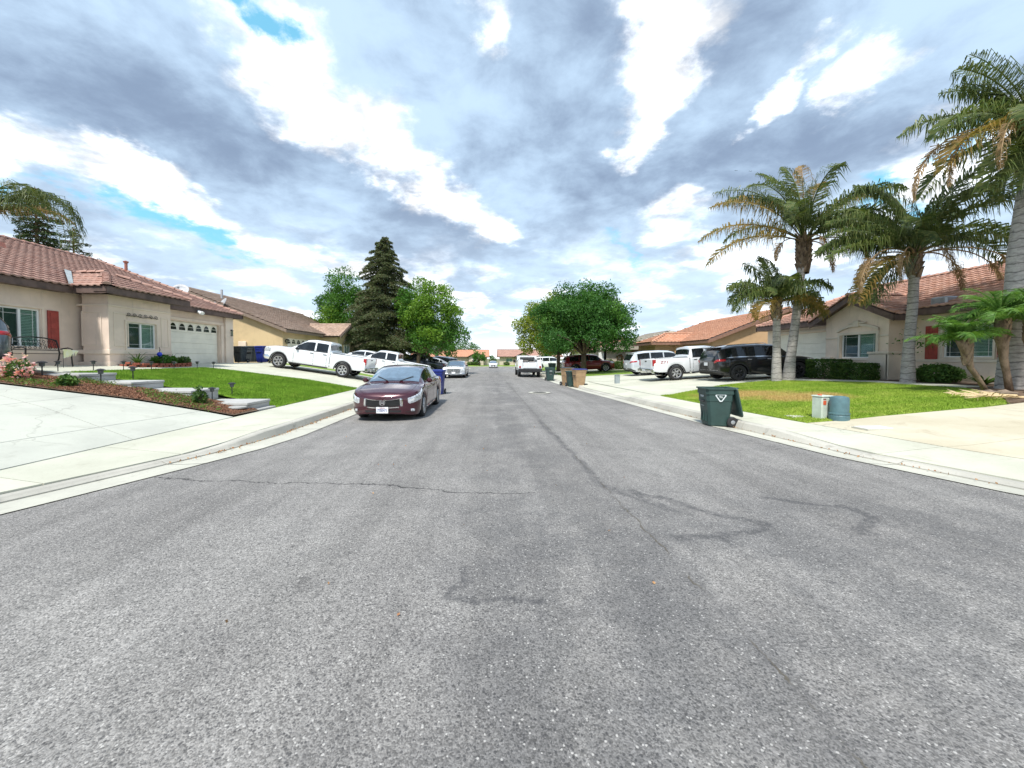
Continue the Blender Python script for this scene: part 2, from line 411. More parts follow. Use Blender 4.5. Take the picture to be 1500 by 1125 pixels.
    base = T.mix(T.m('MULTIPLY', T.m('MULTIPLY', tm, T.ss(f1, .25, .6)), .62), base, (.05, .05, .054))
    base = T.mix(T.m('MULTIPLY', T.ss(T.noise(P, 5.5, 3, .6), .66, .74), .35), base, (.06, .058, .06))
    T.link(base, b.inputs['Base Color']); b.inputs['Roughness'].default_value = .82; b.inputs['Specular IOR Level'].default_value = .35
    hgt = T.m('ADD', T.m('MULTIPLY', T.m('SUBTRACT', .5, v.outputs['Distance']), .7), T.m('MULTIPLY', T.m('SUBTRACT', .5, v2.outputs['Distance']), 1.0))
    hgt = T.m('ADD', hgt, T.m('MULTIPLY', T.m('MAXIMUM', crm, sm), -2))
    bp = T.add('ShaderNodeBump'); bp.inputs['Strength'].default_value = .7; bp.inputs['Distance'].default_value = .0045
    T.link(hgt, bp.inputs['Height']); T.link(bp.outputs[0], b.inputs['Normal']); return m
def concrete(name, c1, c2, stain=(.30, .28, .24), amt=.5):
    m = bpy.data.materials.new(name); m.use_nodes = True
    T = NT(m.node_tree); b = T.n['Principled BSDF']; P = T.pos()
    a = T.mix(T.ss(T.noise(P, .55, 5, .65), .34, .66), c1, c2)
    a = T.mix(T.m('MULTIPLY', T.ss(T.noise(P, 1.7, 5, .7, .8), .54, .76), amt), a, stain)
    a = T.mix(T.m('MULTIPLY', T.ss(T.noise(P, 30, 4, .75), .5, .75), .30), a, stain)
    oi = T.add('ShaderNodeObjectInfo')
    a = T.mix(T.m('MULTIPLY', oi.outputs['Random'], .13), a, tuple(c*.62 for c in c1))
    # hairline cracks
    v = T.add('ShaderNodeTexVoronoi'); v.feature = 'DISTANCE_TO_EDGE'; v.inputs['Scale'].default_value = .36
    wv = T.n.new('ShaderNodeTexNoise'); wv.inputs['Scale'].default_value = 1.4; wv.inputs['Detail'].default_value = 5; T.link(P, wv.inputs[0])
    T.link(T.vm('ADD', P, T.vm('SCALE', wv.outputs['Color'], scale=.8)), v.inputs['Vector'])
    ck = T.m('MULTIPLY', T.ss(v.outputs['Distance'], .001, .006, 1, 0), T.ss(T.noise(P, .5, 2), .5, .6))
    a = T.mix(T.m('MULTIPLY', ck, .28), a, (.12, .11, .09))
    T.link(a, b.inputs['Base Color']); b.inputs['Roughness'].default_value = .86; b.inputs['Specular IOR Level'].default_value = .3
    bp = T.add('ShaderNodeBump'); bp.inputs['Strength'].default_value = .35; bp.inputs['Distance'].default_value = .004
    T.link(T.noise(P, 120, 4, .7), bp.inputs['Height']); T.link(bp.outputs[0], b.inputs['Normal']); return m
def lawnmat(name, c1, c2, dry, dry_pts=None):
    m = bpy.data.materials.new(name); m.use_nodes = True
    T = NT(m.node_tree); b = T.n['Principled BSDF']; P = T.pos()
    s = T.add('ShaderNodeSeparateXYZ'); T.link(P, s.inputs[0])
    a = T.mix(T.ss(T.noise(P, .7, 4, .65), .36, .64), c1, c2)
    a = T.mix(T.m('MULTIPLY', T.ss(T.noise(P, 14, 3, .7), .4, .7), .5), a, tuple(c*.6 for c in c1))
    a = T.mix(T.m('MULTIPLY', T.ss(T.noise(P, 1.9, 4, .7), .50, .72), .45), a, dry)
    for (x, y), r in (dry_pts or []):
        w = T.m('MULTIPLY', T.m('SUBTRACT', T.noise(P, 1.1, 4, .6), .5), 1.6)
        d = T.m('ADD', T.segdist(s.outputs[0], s.outputs[1], (x-.4, y), (x+.4, y+.1)), w)
        a = T.mix(T.m('MULTIPLY', T.ss(d, r*.25, r, 1, 0), .85), a, (.52, .36, .15))
    T.link(a, b.inputs['Base Color']); b.inputs['Roughness'].default_value = .8; b.inputs['Specular IOR Level'].default_value = .15
    return m
def tilemat(name, c1, c2, c3, dirt=(.10, .07, .055)):
    m = bpy.data.materials.new(name); m.use_nodes = True; MATS[name] = m
    T = NT(m.node_tree); b = T.n['Principled BSDF']; P = T.pos()
    a = T.mix(T.ss(T.noise(P, 2.6, 2, .5), .35, .65), c1, c2)
    a = T.mix(T.ss(T.noise(T.vm('ADD', P, (5, 3, 9)), 1.3, 4, .7), .48, .70), a, c3)
    a = T.mix(T.m('MULTIPLY', T.ss(T.noise(P, 25, 4, .7), .5, .8), .35), a, dirt)
    T.link(a, b.inputs['Base Color']); b.inputs['Roughness'].default_value = .8
    return m
def stuccomat(name, c, dirty=.35):
    m = bpy.data.materials.new(name); m.use_nodes = True; MATS[name] = m
    T = NT(m.node_tree); b = T.n['Principled BSDF']; P = T.pos()
    a = T.mix(T.ss(T.noise(P, .8, 4, .6), .35, .65), tuple(x*.9 for x in c), tuple(min(1, x*1.06) for x in c))
    sc = T.vm('MULTIPLY', P, (3, 3, .5))
    a = T.mix(T.m('MULTIPLY', T.ss(T.noise(sc, 1.6, 4, .65), .55, .78), dirty), a, tuple(x*.6 for x in c))
    T.link(a, b.inputs['Base Color']); b.inputs['Roughness'].default_value = .9; b.inputs['Specular IOR Level'].default_value = .2
    bp = T.add('ShaderNodeBump'); bp.inputs['Strength'].default_value = .5; bp.inputs['Distance'].default_value = .006
    T.link(T.noise(P, 45, 4, .7), bp.inputs['Height']); T.link(bp.outputs[0], b.inputs['Normal']); return m
def trunkmat(name, c1, c2, ring=0):
    m = bpy.data.materials.new(name); m.use_nodes = True; MATS[name] = m
    T = NT(m.node_tree); b = T.n['Principled BSDF']; P = T.add('ShaderNodeTexCoord').outputs['Object']
    a = T.mix(T.ss(T.noise(T.vm('MULTIPLY', P, (1, 1, .4 if not ring else 2.2)), 7, 5, .7), .35, .65), c1, c2)
    if ring:
        s = T.add('ShaderNodeSeparateXYZ'); T.link(P, s.inputs[0])
        w = T.m('ADD', T.m('MULTIPLY', s.outputs[2], ring), T.m('MULTIPLY', T.noise(P, 2.5, 3), 1.0))
        f = T.m('FRACT', w); a = T.mix(T.m('MULTIPLY', T.ss(f, .0, .22, 1, 0), .85), a, tuple(x*.35 for x in c1))
    T.link(a, b.inputs['Base Color']); b.inputs['Roughness'].default_value = .9; b.inputs['Specular IOR Level'].default_value = .2
    bp = T.add('ShaderNodeBump'); bp.inputs['Strength'].default_value = .8; bp.inputs['Distance'].default_value = .02
    T.link(T.noise(P, 18, 4, .7), bp.inputs['Height']); T.link(bp.outputs[0], b.inputs['Normal']); return m

M_asph = asphalt()
M_conc = concrete('pale_concrete', (.49, .485, .395), (.58, .575, .475), (.33, .31, .24), .5)
M_gutter = concrete('gutter_concrete', (.46, .45, .39), (.56, .55, .47), (.26, .24, .20), .6)
M_kerb = concrete('kerb_concrete', (.40, .385, .34), (.52, .50, .44), (.18, .165, .14), .75)
M_drive = concrete('driveway_concrete', (.45, .455, .40), (.54, .545, .475), (.34, .335, .28), .6)
M_drive2 = concrete('warm_driveway_concrete', (.53, .475, .35), (.62, .58, .455), (.38, .31, .21), .55)
M_step = concrete('step_concrete', (.37, .365, .35), (.50, .495, .475), (.22, .215, .20), .6)
M_joint = pm('joint', (.17, .15, .12), .95)
M_soil = pm('soil', (.13, .085, .055), .95, var=.3, scale=9, bump=1, bscale=40)
M_ground = pm('ground_earth', (.20, .18, .11), .95, col2=(.13, .16, .06), scale=.5)
DRY = [((9.0, 13.9), 1.5), ((9.9, 12.3), 1.3)]
M_lawnL = lawnmat('lawn_green', (.145, .275, .025), (.215, .37, .04), (.33, .41, .07))
M_lawnR = lawnmat('lawn_patchy', (.21, .33, .035), (.32, .42, .06), (.48, .48, .14), DRY)
M_lawnF = lawnmat('lawn_far', (.15, .26, .04), (.25, .36, .06), (.34, .36, .12))
M_tileL = tilemat('roof_tile_brown_pink', (.40, .225, .175), (.47, .29, .23), (.32, .20, .165))
M_tileL2 = tilemat('roof_tile_grey_brown', (.39, .27, .20), (.49, .355, .275), (.31, .22, .17))
M_tileR = tilemat('roof_tile_terracotta', (.50, .265, .185), (.57, .345, .26), (.42, .23, .175))
M_tileR2 = tilemat('roof_tile_orange', (.52, .25, .15), (.58, .31, .20), (.44, .225, .15))
M_tileG = tilemat('roof_tile_grey', (.36, .31, .25), (.43, .38, .31), (.30, .27, .23))
M_stL = stuccomat('stucco_pink_beige', (.80, .645, .53), .5)
M_stLt = stuccomat('stucco_trim_beige', (.80, .66, .54), .2)
M_stL2 = stuccomat('stucco_tan', (.64, .49, .29), .3)
M_stR = stuccomat('stucco_beige', (.80, .66, .53), .5)
M_stR2 = stuccomat('stucco_brown', (.50, .33, .19), .3)
M_stG = stuccomat('stucco_grey_tan', (.52, .45, .37))
M_stF = stuccomat('stucco_far', (.62, .52, .43))
M_fascia = pm('fascia_brown', (.115, .075, .062), .7, var=.25, scale=3)
M_white = pm('white_paint', (.80, .80, .77), .5, var=.04, scale=2)
M_door = pm('garage_door_white', (.84, .80, .68), .5, var=.05, scale=2)
M_doortan = pm('garage_door_tan', (.52, .42, .30), .55, var=.05, scale=2)
M_frame = pm('window_frame_white', (.82, .82, .80), .4, var=.03)
M_blind = pm('blind_slat', (.80, .88, .80), .6, var=.06, scale=4)
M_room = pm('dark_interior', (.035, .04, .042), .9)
M_screen = pm('insect_screen', (.10, .12, .125), .7)
M_red = pm('shutter_red', (.36, .055, .04), .55, var=.15, scale=5)
M_glass = glassmat('window_glass', (.72, .80, .78), .07)
M_black = pm('black_metal', (.018, .018, .02), .45)
M_iron = pm('wrought_iron', (.03, .027, .025), .5, metal=.4)
M_brick = pm('red_brick', (.30, .085, .05), .85, var=.25, scale=12, bump=.6)
M_grey = pm('galvanised_grey', (.36, .37, .38), .45, metal=.6)
M_dishg = pm('dish_grey', (.42, .43, .45), .5)
M_pipe = pm('vent_pipe_red', (.36, .14, .10), .7)
# ------------------------------------------------------------------ setting: ground sheets
def drape(name, poly, mat, off=0.0, step=1.0, skirt=0.12, parent=None, kind='structure', warp=None):
    """a sheet over the terrain inside a polygon, cut on a grid, with a rim that goes down"""
    bm = bmesh.new(); vs = [bm.verts.new((p[0], p[1], 0)) for p in poly]; f = bm.faces.new(vs)
    if f.normal.z < 0 or True:
        f.normal_update()
        if f.normal.z < 0: f.normal_flip()
    xs = [p[0] for p in poly]; ys = [p[1] for p in poly]
    for ax, lo, hi in ((0, min(xs), max(xs)), (1, min(ys), max(ys))):
        k = math.ceil(lo/step)*step
        while k < hi:
            co = (k, 0, 0) if ax == 0 else (0, k, 0); no = (1, 0, 0) if ax == 0 else (0, 1, 0)
            bmesh.ops.bisect_plane(bm, geom=bm.verts[:]+bm.edges[:]+bm.faces[:], plane_co=co, plane_no=no, dist=1e-5); k += step
    Z = HZ([v.co.x for v in bm.verts], [v.co.y for v in bm.verts])
    for v, z in zip(bm.verts, Z): v.co.z = z+off
    if skirt:
        be = [e for e in bm.edges if len(e.link_faces) == 1]
        r = bmesh.ops.extrude_edge_only(bm, edges=be)
        for v in [g for g in r['geom'] if isinstance(g, bmesh.types.BMVert)]: v.co.z -= skirt
    me = bpy.data.meshes.new(name); bm.to_mesh(me); bm.free()
    o = link(name, me, parent, mat)
    if kind and parent is None: o['kind'] = kind
    return o

# far ground to the horizon
xs = np.concatenate([[-900, -300, -120, -60], np.arange(-40, -16, 2.), np.arange(-16, 20, .5), np.arange(20, 42, 2.), [60, 120, 300, 900]])
ys = np.concatenate([[-300, -80, -30], np.arange(-10, 40, .5), np.arange(40, 120, 2.), [140, 200, 400, 1400]])
GX, GY = np.meshgrid(xs, ys); GZ = HZ(GX, GY)-.11; GZ = np.where((GX > xl(GY)-.6) & (GX < xr(GY)+.6), zroad(GY)-.25, GZ)
nx, ny = len(xs), len(ys); ii = np.arange(nx*ny).reshape(ny, nx)
fq = np.stack([ii[:-1, :-1], ii[:-1, 1:], ii[1:, 1:], ii[1:, :-1]], -1).reshape(-1, 4)
link('ground', mesh_np('ground', np.stack([GX, GY, GZ], -1).reshape(-1, 3), fq), None, M_ground, kind='structure')

# road: slightly crowned sheet between the gutters
yy = np.concatenate([np.arange(-12, 30, .5), np.arange(30, 82, 2.)]); V = []; 
NXR = 17
for y in yy:
    a, b = float(xl(y))+.62, float(xr(y))-.50
    for k in range(NXR):
        t = k/(NXR-1); V.append((a+(b-a)*t, y, float(zroad(y))+.035*math.sin(PI*t)-.012))
ii = np.arange(len(yy)*NXR).reshape(len(yy), NXR)
fq = np.stack([ii[:-1, :-1], ii[:-1, 1:], ii[1:, 1:], ii[1:, :-1]], -1).reshape(-1, 4)
o = link('road', mesh_np('road', V, fq), None, M_asph, smooth=True, kind='structure')
# the cross street at the far end
mb = MB(); mb.quad((-60, 79.5, -.368), (60, 79.5, -.368), (60, 88, -.358), (-60, 88, -.358)); part('cross_street', mb, M_asph, None)['kind'] = 'structure'

# kerb and gutter: swept profile, cut into pieces
def kerb_run(side):
    X = xl if side < 0 else xr; H = chl if side < 0 else chr_; gw = .62 if side < 0 else .50
    root = thing('kerb', 'x', 'kerb'); root['kind'] = 'structure'; del root['label']; del root['category']
    cuts = list(np.arange(-9, 30, 3.0))+list(np.arange(30, 78, 8.0))+[78]
    for y0, y1 in zip(cuts, cuts[1:]):
        n = max(2, int((y1-y0)/.25)); kb = MB(); gt = MB()
        for q in range(n):
            pr = []
            for y in (y0+.008+(y1-y0-.016)*q/n, y0+.008+(y1-y0-.016)*(q+1)/n):
                x = float(X(y)); h = float(H(y)); z = float(zroad(y)); s = side
                pr.append(([(x+s*.16, y, z+h-.10), (x+s*.16, y, z+h), (x+s*.03, y, z+h), (x, y, z+h-.02), (x-s*.05, y, z-.005), (x-s*.05, y, z-.12)],
                           [(x-s*.052, y, z-.022), (x-s*gw*.5, y, z-.016), (x-s*(gw+.02), y, z+.0)]))
            (a, c), (b, d) = pr
            for k in range(5): kb.quad(a[k], a[k+1], b[k+1], b[k])
            for k in range(2): gt.quad(c[k], c[k+1], d[k+1], d[k])
            if q == 0: kb.quad(*a)
            if q == n-1: kb.quad(*b)
        part('kerb_stone', kb, M_kerb, root); part('gutter_pan', gt, M_gutter, root)
    return root
kerb_run(-1); kerb_run(1)
mb = MB()
for y0, y1 in zip(yy, yy[1:]):
    for X, s in ((xl, -1), (xr, 1)):
        a, b = float(X(y0)), float(X(y1)); z0, z1 = float(zroad(y0))-.035, float(zroad(y1))-.035
        mb.quad((a-s*.7, y0, z0), (a+s*.1, y0, z0), (b+s*.1, y1, z1), (b-s*.7, y1, z1))
part('gutter_joint_bed', mb, M_joint, None)['kind'] = 'structure'

# sidewalks: slabs with open joints over a dark bed
def sidewalk(side):
    X = xl if side < 0 else xr; H = chl
    ybreaks = list(np.arange(-6, 30, 1.55))+list(np.arange(30, 78, 6))
    root = thing('sidewalk', 'x', 'x'); root['kind'] = 'structure'; del root['label']; del root['category']
    bedp = [(float(X(y))+side*.17, y) for y in np.arange(-6, 78, 1.)]+[((-6.5 if side < 0 else float(xr(y))+1.25), y) for y in np.arange(77, -7, -1.)]
    drape('sidewalk_bed', bedp, M_joint, -.065, 2, 0)
    for y0, y1 in zip(ybreaks, ybreaks[1:]):
        a, b = y0+.007, y1-.007
        inner = (lambda y: float(X(y))+side*.166)
        outer = (lambda y: min(-6.5, float(xl(y))-.6)) if side < 0 else (lambda y: float(xr(y))+1.25)
        p = [(inner(a), a), (inner((a+b)/2), (a+b)/2), (inner(b), b), (outer(b), b), (outer((a+b)/2), (a+b)/2), (outer(a), a)]
        if abs(p[0][0]-p[-1][0]) < .3: continue
        drape('paving_slab', p, M_conc, 0.0, 1.0, .06, parent=root)
sidewalk(-1); sidewalk(1)

def cut_panels(name, poly, mat, lines, off=.0, label=None):
    """splits a concrete polygon along straight lines into panels with open joints; lines: (point, direction)"""
    root = thing(name, 'x', 'x'); root['kind'] = 'structure'; del root['label']; del root['category']
    polys = [poly]
    for (px, py), (dx, dy) in lines:
        L = math.hypot(dx, dy); nx_, ny_ = -dy/L, dx/L; out = []
        for P in polys:
            for sgn in (1, -1):
                r_ = []; n = len(P)
                d = [((p[0]-px)*nx_+(p[1]-py)*ny_)*sgn-.007 for p in P]
                for i in range(n):
                    j = (i+1) % n
                    if d[i] >= 0: r_.append(P[i])
                    if (d[i] >= 0) != (d[j] >= 0):
                        t = d[i]/(d[i]-d[j]); r_.append((P[i][0]+(P[j][0]-P[i][0])*t, P[i][1]+(P[j][1]-P[i][1])*t))
                if len(r_) > 2:
                    A = abs(sum(r_[i][0]*r_[(i+1) % len(r_)][1]-r_[(i+1) % len(r_)][0]*r_[i][1] for i in range(len(r_))))/2
                    if A > .05: out.append(r_)
        polys = out
    drape(name+'_bed', poly, M_joint, off-.035, 2, 0)
    for P in polys: drape('concrete_panel', P, mat, off, 1.0, .05, parent=root)
    return root
g2 = lambda px, py: (gp(px, py).x, gp(px, py).y)
# near left driveway: runs back from the street to the parked grey vehicle
A1 = (-6.52, 8.55)
cut_panels('driveway', [(-6.52, 9.66), (-7.2, 9.60), (-8.7, 9.37), (-10.2, 9.22), (-11.6, 9.08), (-13.4, 9.0), (-13.5, 10.4), (-19, 10.4), (-19, 1.0), (-6.9, 1.0), (-6.52, 4.0)], M_drive,
           [((-9.4, 5), (-.06, 1)), ((-9, 5.15), (1, -.06)), ((-13, 5), (0, 1)), ((-8, 7.4), (-1, .30)), ((-7.6, 3), (0.05, 1))], .004)
# left driveway with the white pickup
cut_panels('driveway', [(-6.52, 18.75), (-9.6, 18.05), (-15.55, 17.3), (-15.55, 24.9), (-6.52, 24.9)], M_conc,
           [((-9.5, 20), (0, 1)), ((-12.5, 20), (0, 1)), ((-10, 21.4), (1, 0))], .004)
cut_panels('driveway', [(-6.52, 26.2), (-15.9, 26.2), (-15.9, 33.2), (-6.52, 31.6)], M_conc, [((-11, 26), (0, 1)), ((-10, 29), (1, 0))], .004)
cut_panels('driveway', [(-6.52, 40.6), (-14, 40.6), (-14, 48.0), (-6.52, 48.0)], M_conc, [((-10, 26), (0, 1))], .004)
# near right driveway
def rb(y): return float(xr(y))+1.265
cut_panels('driveway', [(rb(8.75), 8.75), (11.46, 8.93), (12.8, 9.2), (16, 10.0), (22, 10.6), (22, 0), (rb(0)+1, 0), (rb(2), 2), (rb(3.4), 3.4), (rb(5), 5), (rb(6.4), 6.4)], M_drive2,
           [((11.2, 6), (.1, 1)), ((9, 6.4), (1, .02)), ((15, 5), (0, 1))], .004)
cut_panels('driveway', [(rb(15.1), 15.1), (10.4, 17.35), (13.0, 18.15), (17.4, 18.6), (17.4, 24.3), (rb(21.5), 24.3)], M_conc,
           [((9.6, 20), (0, 1)), ((13.2, 20), (0, 1)), ((10, 20.9), (1, 0))], .004)
cut_panels('driveway', [(rb(24.5), 24.6), (17.5, 24.6), (17.5, 31.2), (rb(31), 31.2)], M_conc, [((10, 26), (0, 1)), ((10, 27.6), (1, 0))], .004)
cut_panels('driveway', [(rb(40), 40.2), (14.4, 40.2), (14.4, 46), (rb(46), 46)], M_conc, [((10, 26), (0, 1))], .004)

# lawns
LAWN_L = [(-6.52, 10.55), (-6.52, 18.72), (-9.6, 18.02), (-13.35, 17.55), (-13.35, 11.95), (-6.9, 11.95)]
LAWN_L = [(-6.52, 11.75), (-6.52, 18.72), (-9.6, 18.02), (-13.1, 17.5), (-13.1, 11.95), (-10.9, 11.9), (-8, 11.8)]
LAWN_R = [(rb(8.8), 8.8), (11.42, 8.98), (12.3, 9.15), (13.3, 10.0), (14.2, 11.0), (15.0, 12.2), (14.9, 15.2), (13.1, 17.95), (10.4, 17.30), (rb(15.15), 15.15), (rb(12), 12.0)]
drape('lawn', LAWN_L, M_lawnL, .015, .5, .05); drape('lawn', LAWN_R, M_lawnR, .015, .5, .05)
drape('lawn', [(rb(31.4), 31.4), (14.8, 31.4), (14.8, 40), (rb(40), 40)], M_lawnF, .01, 1, .05)
drape('lawn', [(-6.52, 25.0), (-14, 25.0), (-14, 26.1), (-6.52, 26.1)], M_lawnF, .01, 1, .05)
drape('lawn', [(-6.52, 32.4), (-15, 34), (-15, 40.4), (-6.52, 40.4)], M_lawnF, .01, 1, .05)
drape('lawn', [(-6.52, 48.2), (-15, 48.2), (-15, 77), (-6.52, 77)], M_lawnF, .01, 1, .05)
drape('lawn', [(rb(46), 46.2), (15, 46.2), (15, 77), (rb(77), 77)], M_lawnF, .01, 1, .05)
mb = MB(); mb.box(-60, 88.2, -.5, 60, 112, -.22); part('lawn', mb, M_lawnF, None)['kind'] = 'structure'
mb = MB(); mb.box(-60, 88.0, -.5, 60, 88.2, -.19); part('far_kerb', mb, M_kerb, None)['kind'] = 'structure'

# planting beds and paths
drape('mulch_bed', [(-6.55, 9.72), (-6.52, 10.8), (-7.2, 10.9), (-13.2, 11.0), (-13.3, 9.06), (-11.6, 9.13), (-10.2, 9.27), (-8.7, 9.42), (-7.2, 9.66)], M_soil, .03, .5, 0)
drape('soil_bed', [(-13.1, 9.9), (-15.6, 10.2), (-15.6, 12.6), (-13.1, 12.0)], M_soil, .0, .5, .05)
PATHL = [(-13.12, 11.6), (-13.12, 17.45), (-14.35, 17.35), (-14.35, 14.6), (-15.55, 14.4), (-15.55, 11.6)]
cut_panels('garden_path', PATHL, M_conc, [((-14, 13), (1, 0)), ((-14, 14.4), (1, 0)), ((-14, 15.9), (1, 0))], .02)
PATHR = [(15.08, 12.15), (14.93, 15.25), (13.15, 18.0), (14.0, 18.5), (15.7, 15.6), (15.95, 11.5)]
drape('garden_path', PATHR, M_conc, .03, .5, .06)
drape('planting_bed', [(15.97, 11.0), (15.72, 15.62), (14.3, 18.2), (17.4, 18.5), (17.4, 11)], M_soil, .02, .5, .06)
drape('planting_bed', [(12.35, 9.17), (12.8, 9.22), (16, 10.03), (17.4, 10.4), (17.4, 12), (15.1, 12.2), (14.25, 11.0), (13.35, 10.0)], M_soil, .04, .5, .08)

# grass blades on the lawns
def in_poly(x, y, poly):
    c = np.zeros(len(x), bool); n = len(poly)
    for i in range(n):
        (x0, y0), (x1, y1) = poly[i], poly[i-1]
        hit = ((y0 > y) != (y1 > y)) & (x < (x1-x0)*(y-y0)/(y1-y0+1e-12)+x0); c ^= hit
    return c
def grass(poly, n, mat, h=(.03, .065)):
    xs = [p[0] for p in poly]; ys = [p[1] for p in poly]
    x = RNG.uniform(min(xs), max(xs), n*2); y = RNG.uniform(min(ys), max(ys), n*2)
    k = in_poly(x, y, poly); x, y = x[k][:n], y[k][:n]; n = len(x); z = HZ(x, y)+.012; x = x+RNG.normal(0, .022, n); y = y+RNG.normal(0, .022, n)
    a = RNG.uniform(0, 2*PI, n); w = RNG.uniform(.004, .010, n); hh = RNG.uniform(*h, n); lx = RNG.normal(0, .02, n); ly = RNG.normal(0, .02, n)
    v = np.empty((n, 3, 3)); v[:, 0] = np.stack([x-w*np.cos(a), y-w*np.sin(a), z], -1); v[:, 1] = np.stack([x+w*np.cos(a), y+w*np.sin(a), z], -1)
    v[:, 2] = np.stack([x+lx, y+ly, z+hh], -1)
    o = link('grass', mesh_np('grass', v.reshape(-1, 3), np.arange(3*n).reshape(n, 3)), None, mat)
    return tag(o, kind='stuff')
tag(grass(LAWN_L, 150000, M_lawnL), 'short bright green grass of the left front lawn', 'grass')
tag(grass(LAWN_R, 170000, M_lawnR, (.025, .055)), 'short patchy yellow green grass of the right front lawn', 'grass')

# concrete steps climbing beside the mulch bed
for i, (x0, x1, y0, y1, lab) in enumerate([(-8.2, -6.72, 10.55, 11.65, 'lowest thick grey concrete slab step, nearest the sidewalk'),
                                       (-10.0, -8.3, 10.6, 11.7, 'second grey concrete slab step up from the sidewalk'),
                                       (-11.6, -10.0, 10.65, 11.75, 'third grey concrete slab step up from the sidewalk'),
                                       (-13.3, -11.5, 10.7, 11.8, 'highest grey concrete slab step, nearest the iron bench')]):
    z = hz((x0+x1)/2, 11)+.05 if i else hz(-7.3, 11)+.07
    t = thing('slab_step', lab, 'step', ((x0+x1)/2, (y0+y1)/2, z-.15), group='slab steps beside the mulch bed')
    mb = MB(); mb.box(x0, y0, z-.055, x1, y1, z+.02, .012); part('tread', mb, M_step, t, t)
    mb = MB(); mb.box(x0+.02, y0+.02, z-.32, x1-.02, y1-.02, z-.06, .01); part('riser', mb, M_step, t, t)
mb = MB(); mb.box(-7.5, 10.75, hz(-6.6, 11)-.1, -6.53, 11.6, hz(-6.6, 11)+.03, .01); part('step_landing', mb, M_step, None)['kind'] = 'structure'
p = gp(348, 600); mb = MB(); mb.lathe([(.0, 0), (.22, 0), (.22, .035), (.19, .05), (0, .05)], 20, Matrix.Translation(p+Vector((0, 0, .04)))); o = part('valve_cover', mb, M_step, None)
tag(o, 'round pale cover lying in the mulch near the lowest step', 'cover')

# mulch chips and ground cover
def scatter_chips(poly, n, mat, label, size=.03, cat='mulch', name='mulch_chips', lift=.035):
    xs = [p[0] for p in poly]; ys = [p[1] for p in poly]
    x = RNG.uniform(min(xs), max(xs), n*2); y = RNG.uniform(min(ys), max(ys), n*2); k = in_poly(x, y, poly); x, y = x[k][:n], y[k][:n]; n = len(x)
    z = HZ(x, y)+lift+RNG.uniform(0, .02, n); c = np.stack([x, y, z], -1)
    d1 = RNG.normal(0, 1, (n, 3)); d1[:, 2] *= .4; d1 /= np.linalg.norm(d1, axis=1)[:, None]
    d2 = np.cross(d1, RNG.normal(0, 1, (n, 3))); d2 /= np.linalg.norm(d2, axis=1)[:, None]
    s = (RNG.uniform(.5, 1.4, n)*size)[:, None]
    v = np.stack([c-d1*s, c+d2*s*.45, c+d1*s, c-d2*s*.45], 1).reshape(-1, 3)
    return tag(link(name, mesh_np(name, v, np.arange(4*n).reshape(n, 4)), None, mat), label, cat, kind='stuff')
MULCH = [(-6.6, 9.76), (-6.6, 10.75), (-13.2, 10.95), (-13.25, 9.12), (-11.6, 9.18), (-10.2, 9.31), (-8.7, 9.46), (-7.2, 9.68)]
M_mulch = pm('mulch', (.17, .075, .04), .9, col2=(.34, .17, .10), scale=20)
scatter_chips(MULCH, 30000, M_mulch, 'reddish brown wood mulch and dry leaves in the bed', .019)
M_sprig = leafmat('sprig_green', (.12, .20, .04), (.20, .26, .07), (.08, .14, .03), 3)
# ------------------------------------------------------------------ house builder
class Wall:
    """frame of a wall: a runs along it, d is outward, z is up"""
    def __init__(s, axis, c, out): s.axis = axis; s.c = c; s.out = out
    def P(s, a, d, z): return (s.c+s.out*d, a, z) if s.axis == 'X' else (a, s.c+s.out*d, z)
    def box(s, mb, a0, a1, d0, d1, z0, z1, bev=0):
        p, q = s.P(a0, d0, z0), s.P(a1, d1, z1); mb.box(*p, *q, bev)
    def wall(s, mb, a0, a1, z0, z1, holes=(), th=.22):
        A = sorted({a0, a1, *[h[0] for h in holes], *[h[1] for h in holes]}); Z = sorted({z0, z1, *[h[2] for h in holes], *[h[3] for h in holes]})
        for i in range(len(A)-1):
            for j in range(len(Z)-1):
                m, n = (A[i]+A[i+1])/2, (Z[j]+Z[j+1])/2
                if any(h[0] < m < h[1] and h[2] < n < h[3] for h in holes): continue
                s.box(mb, A[i], A[i+1], -th, 0, Z[j], Z[j+1])
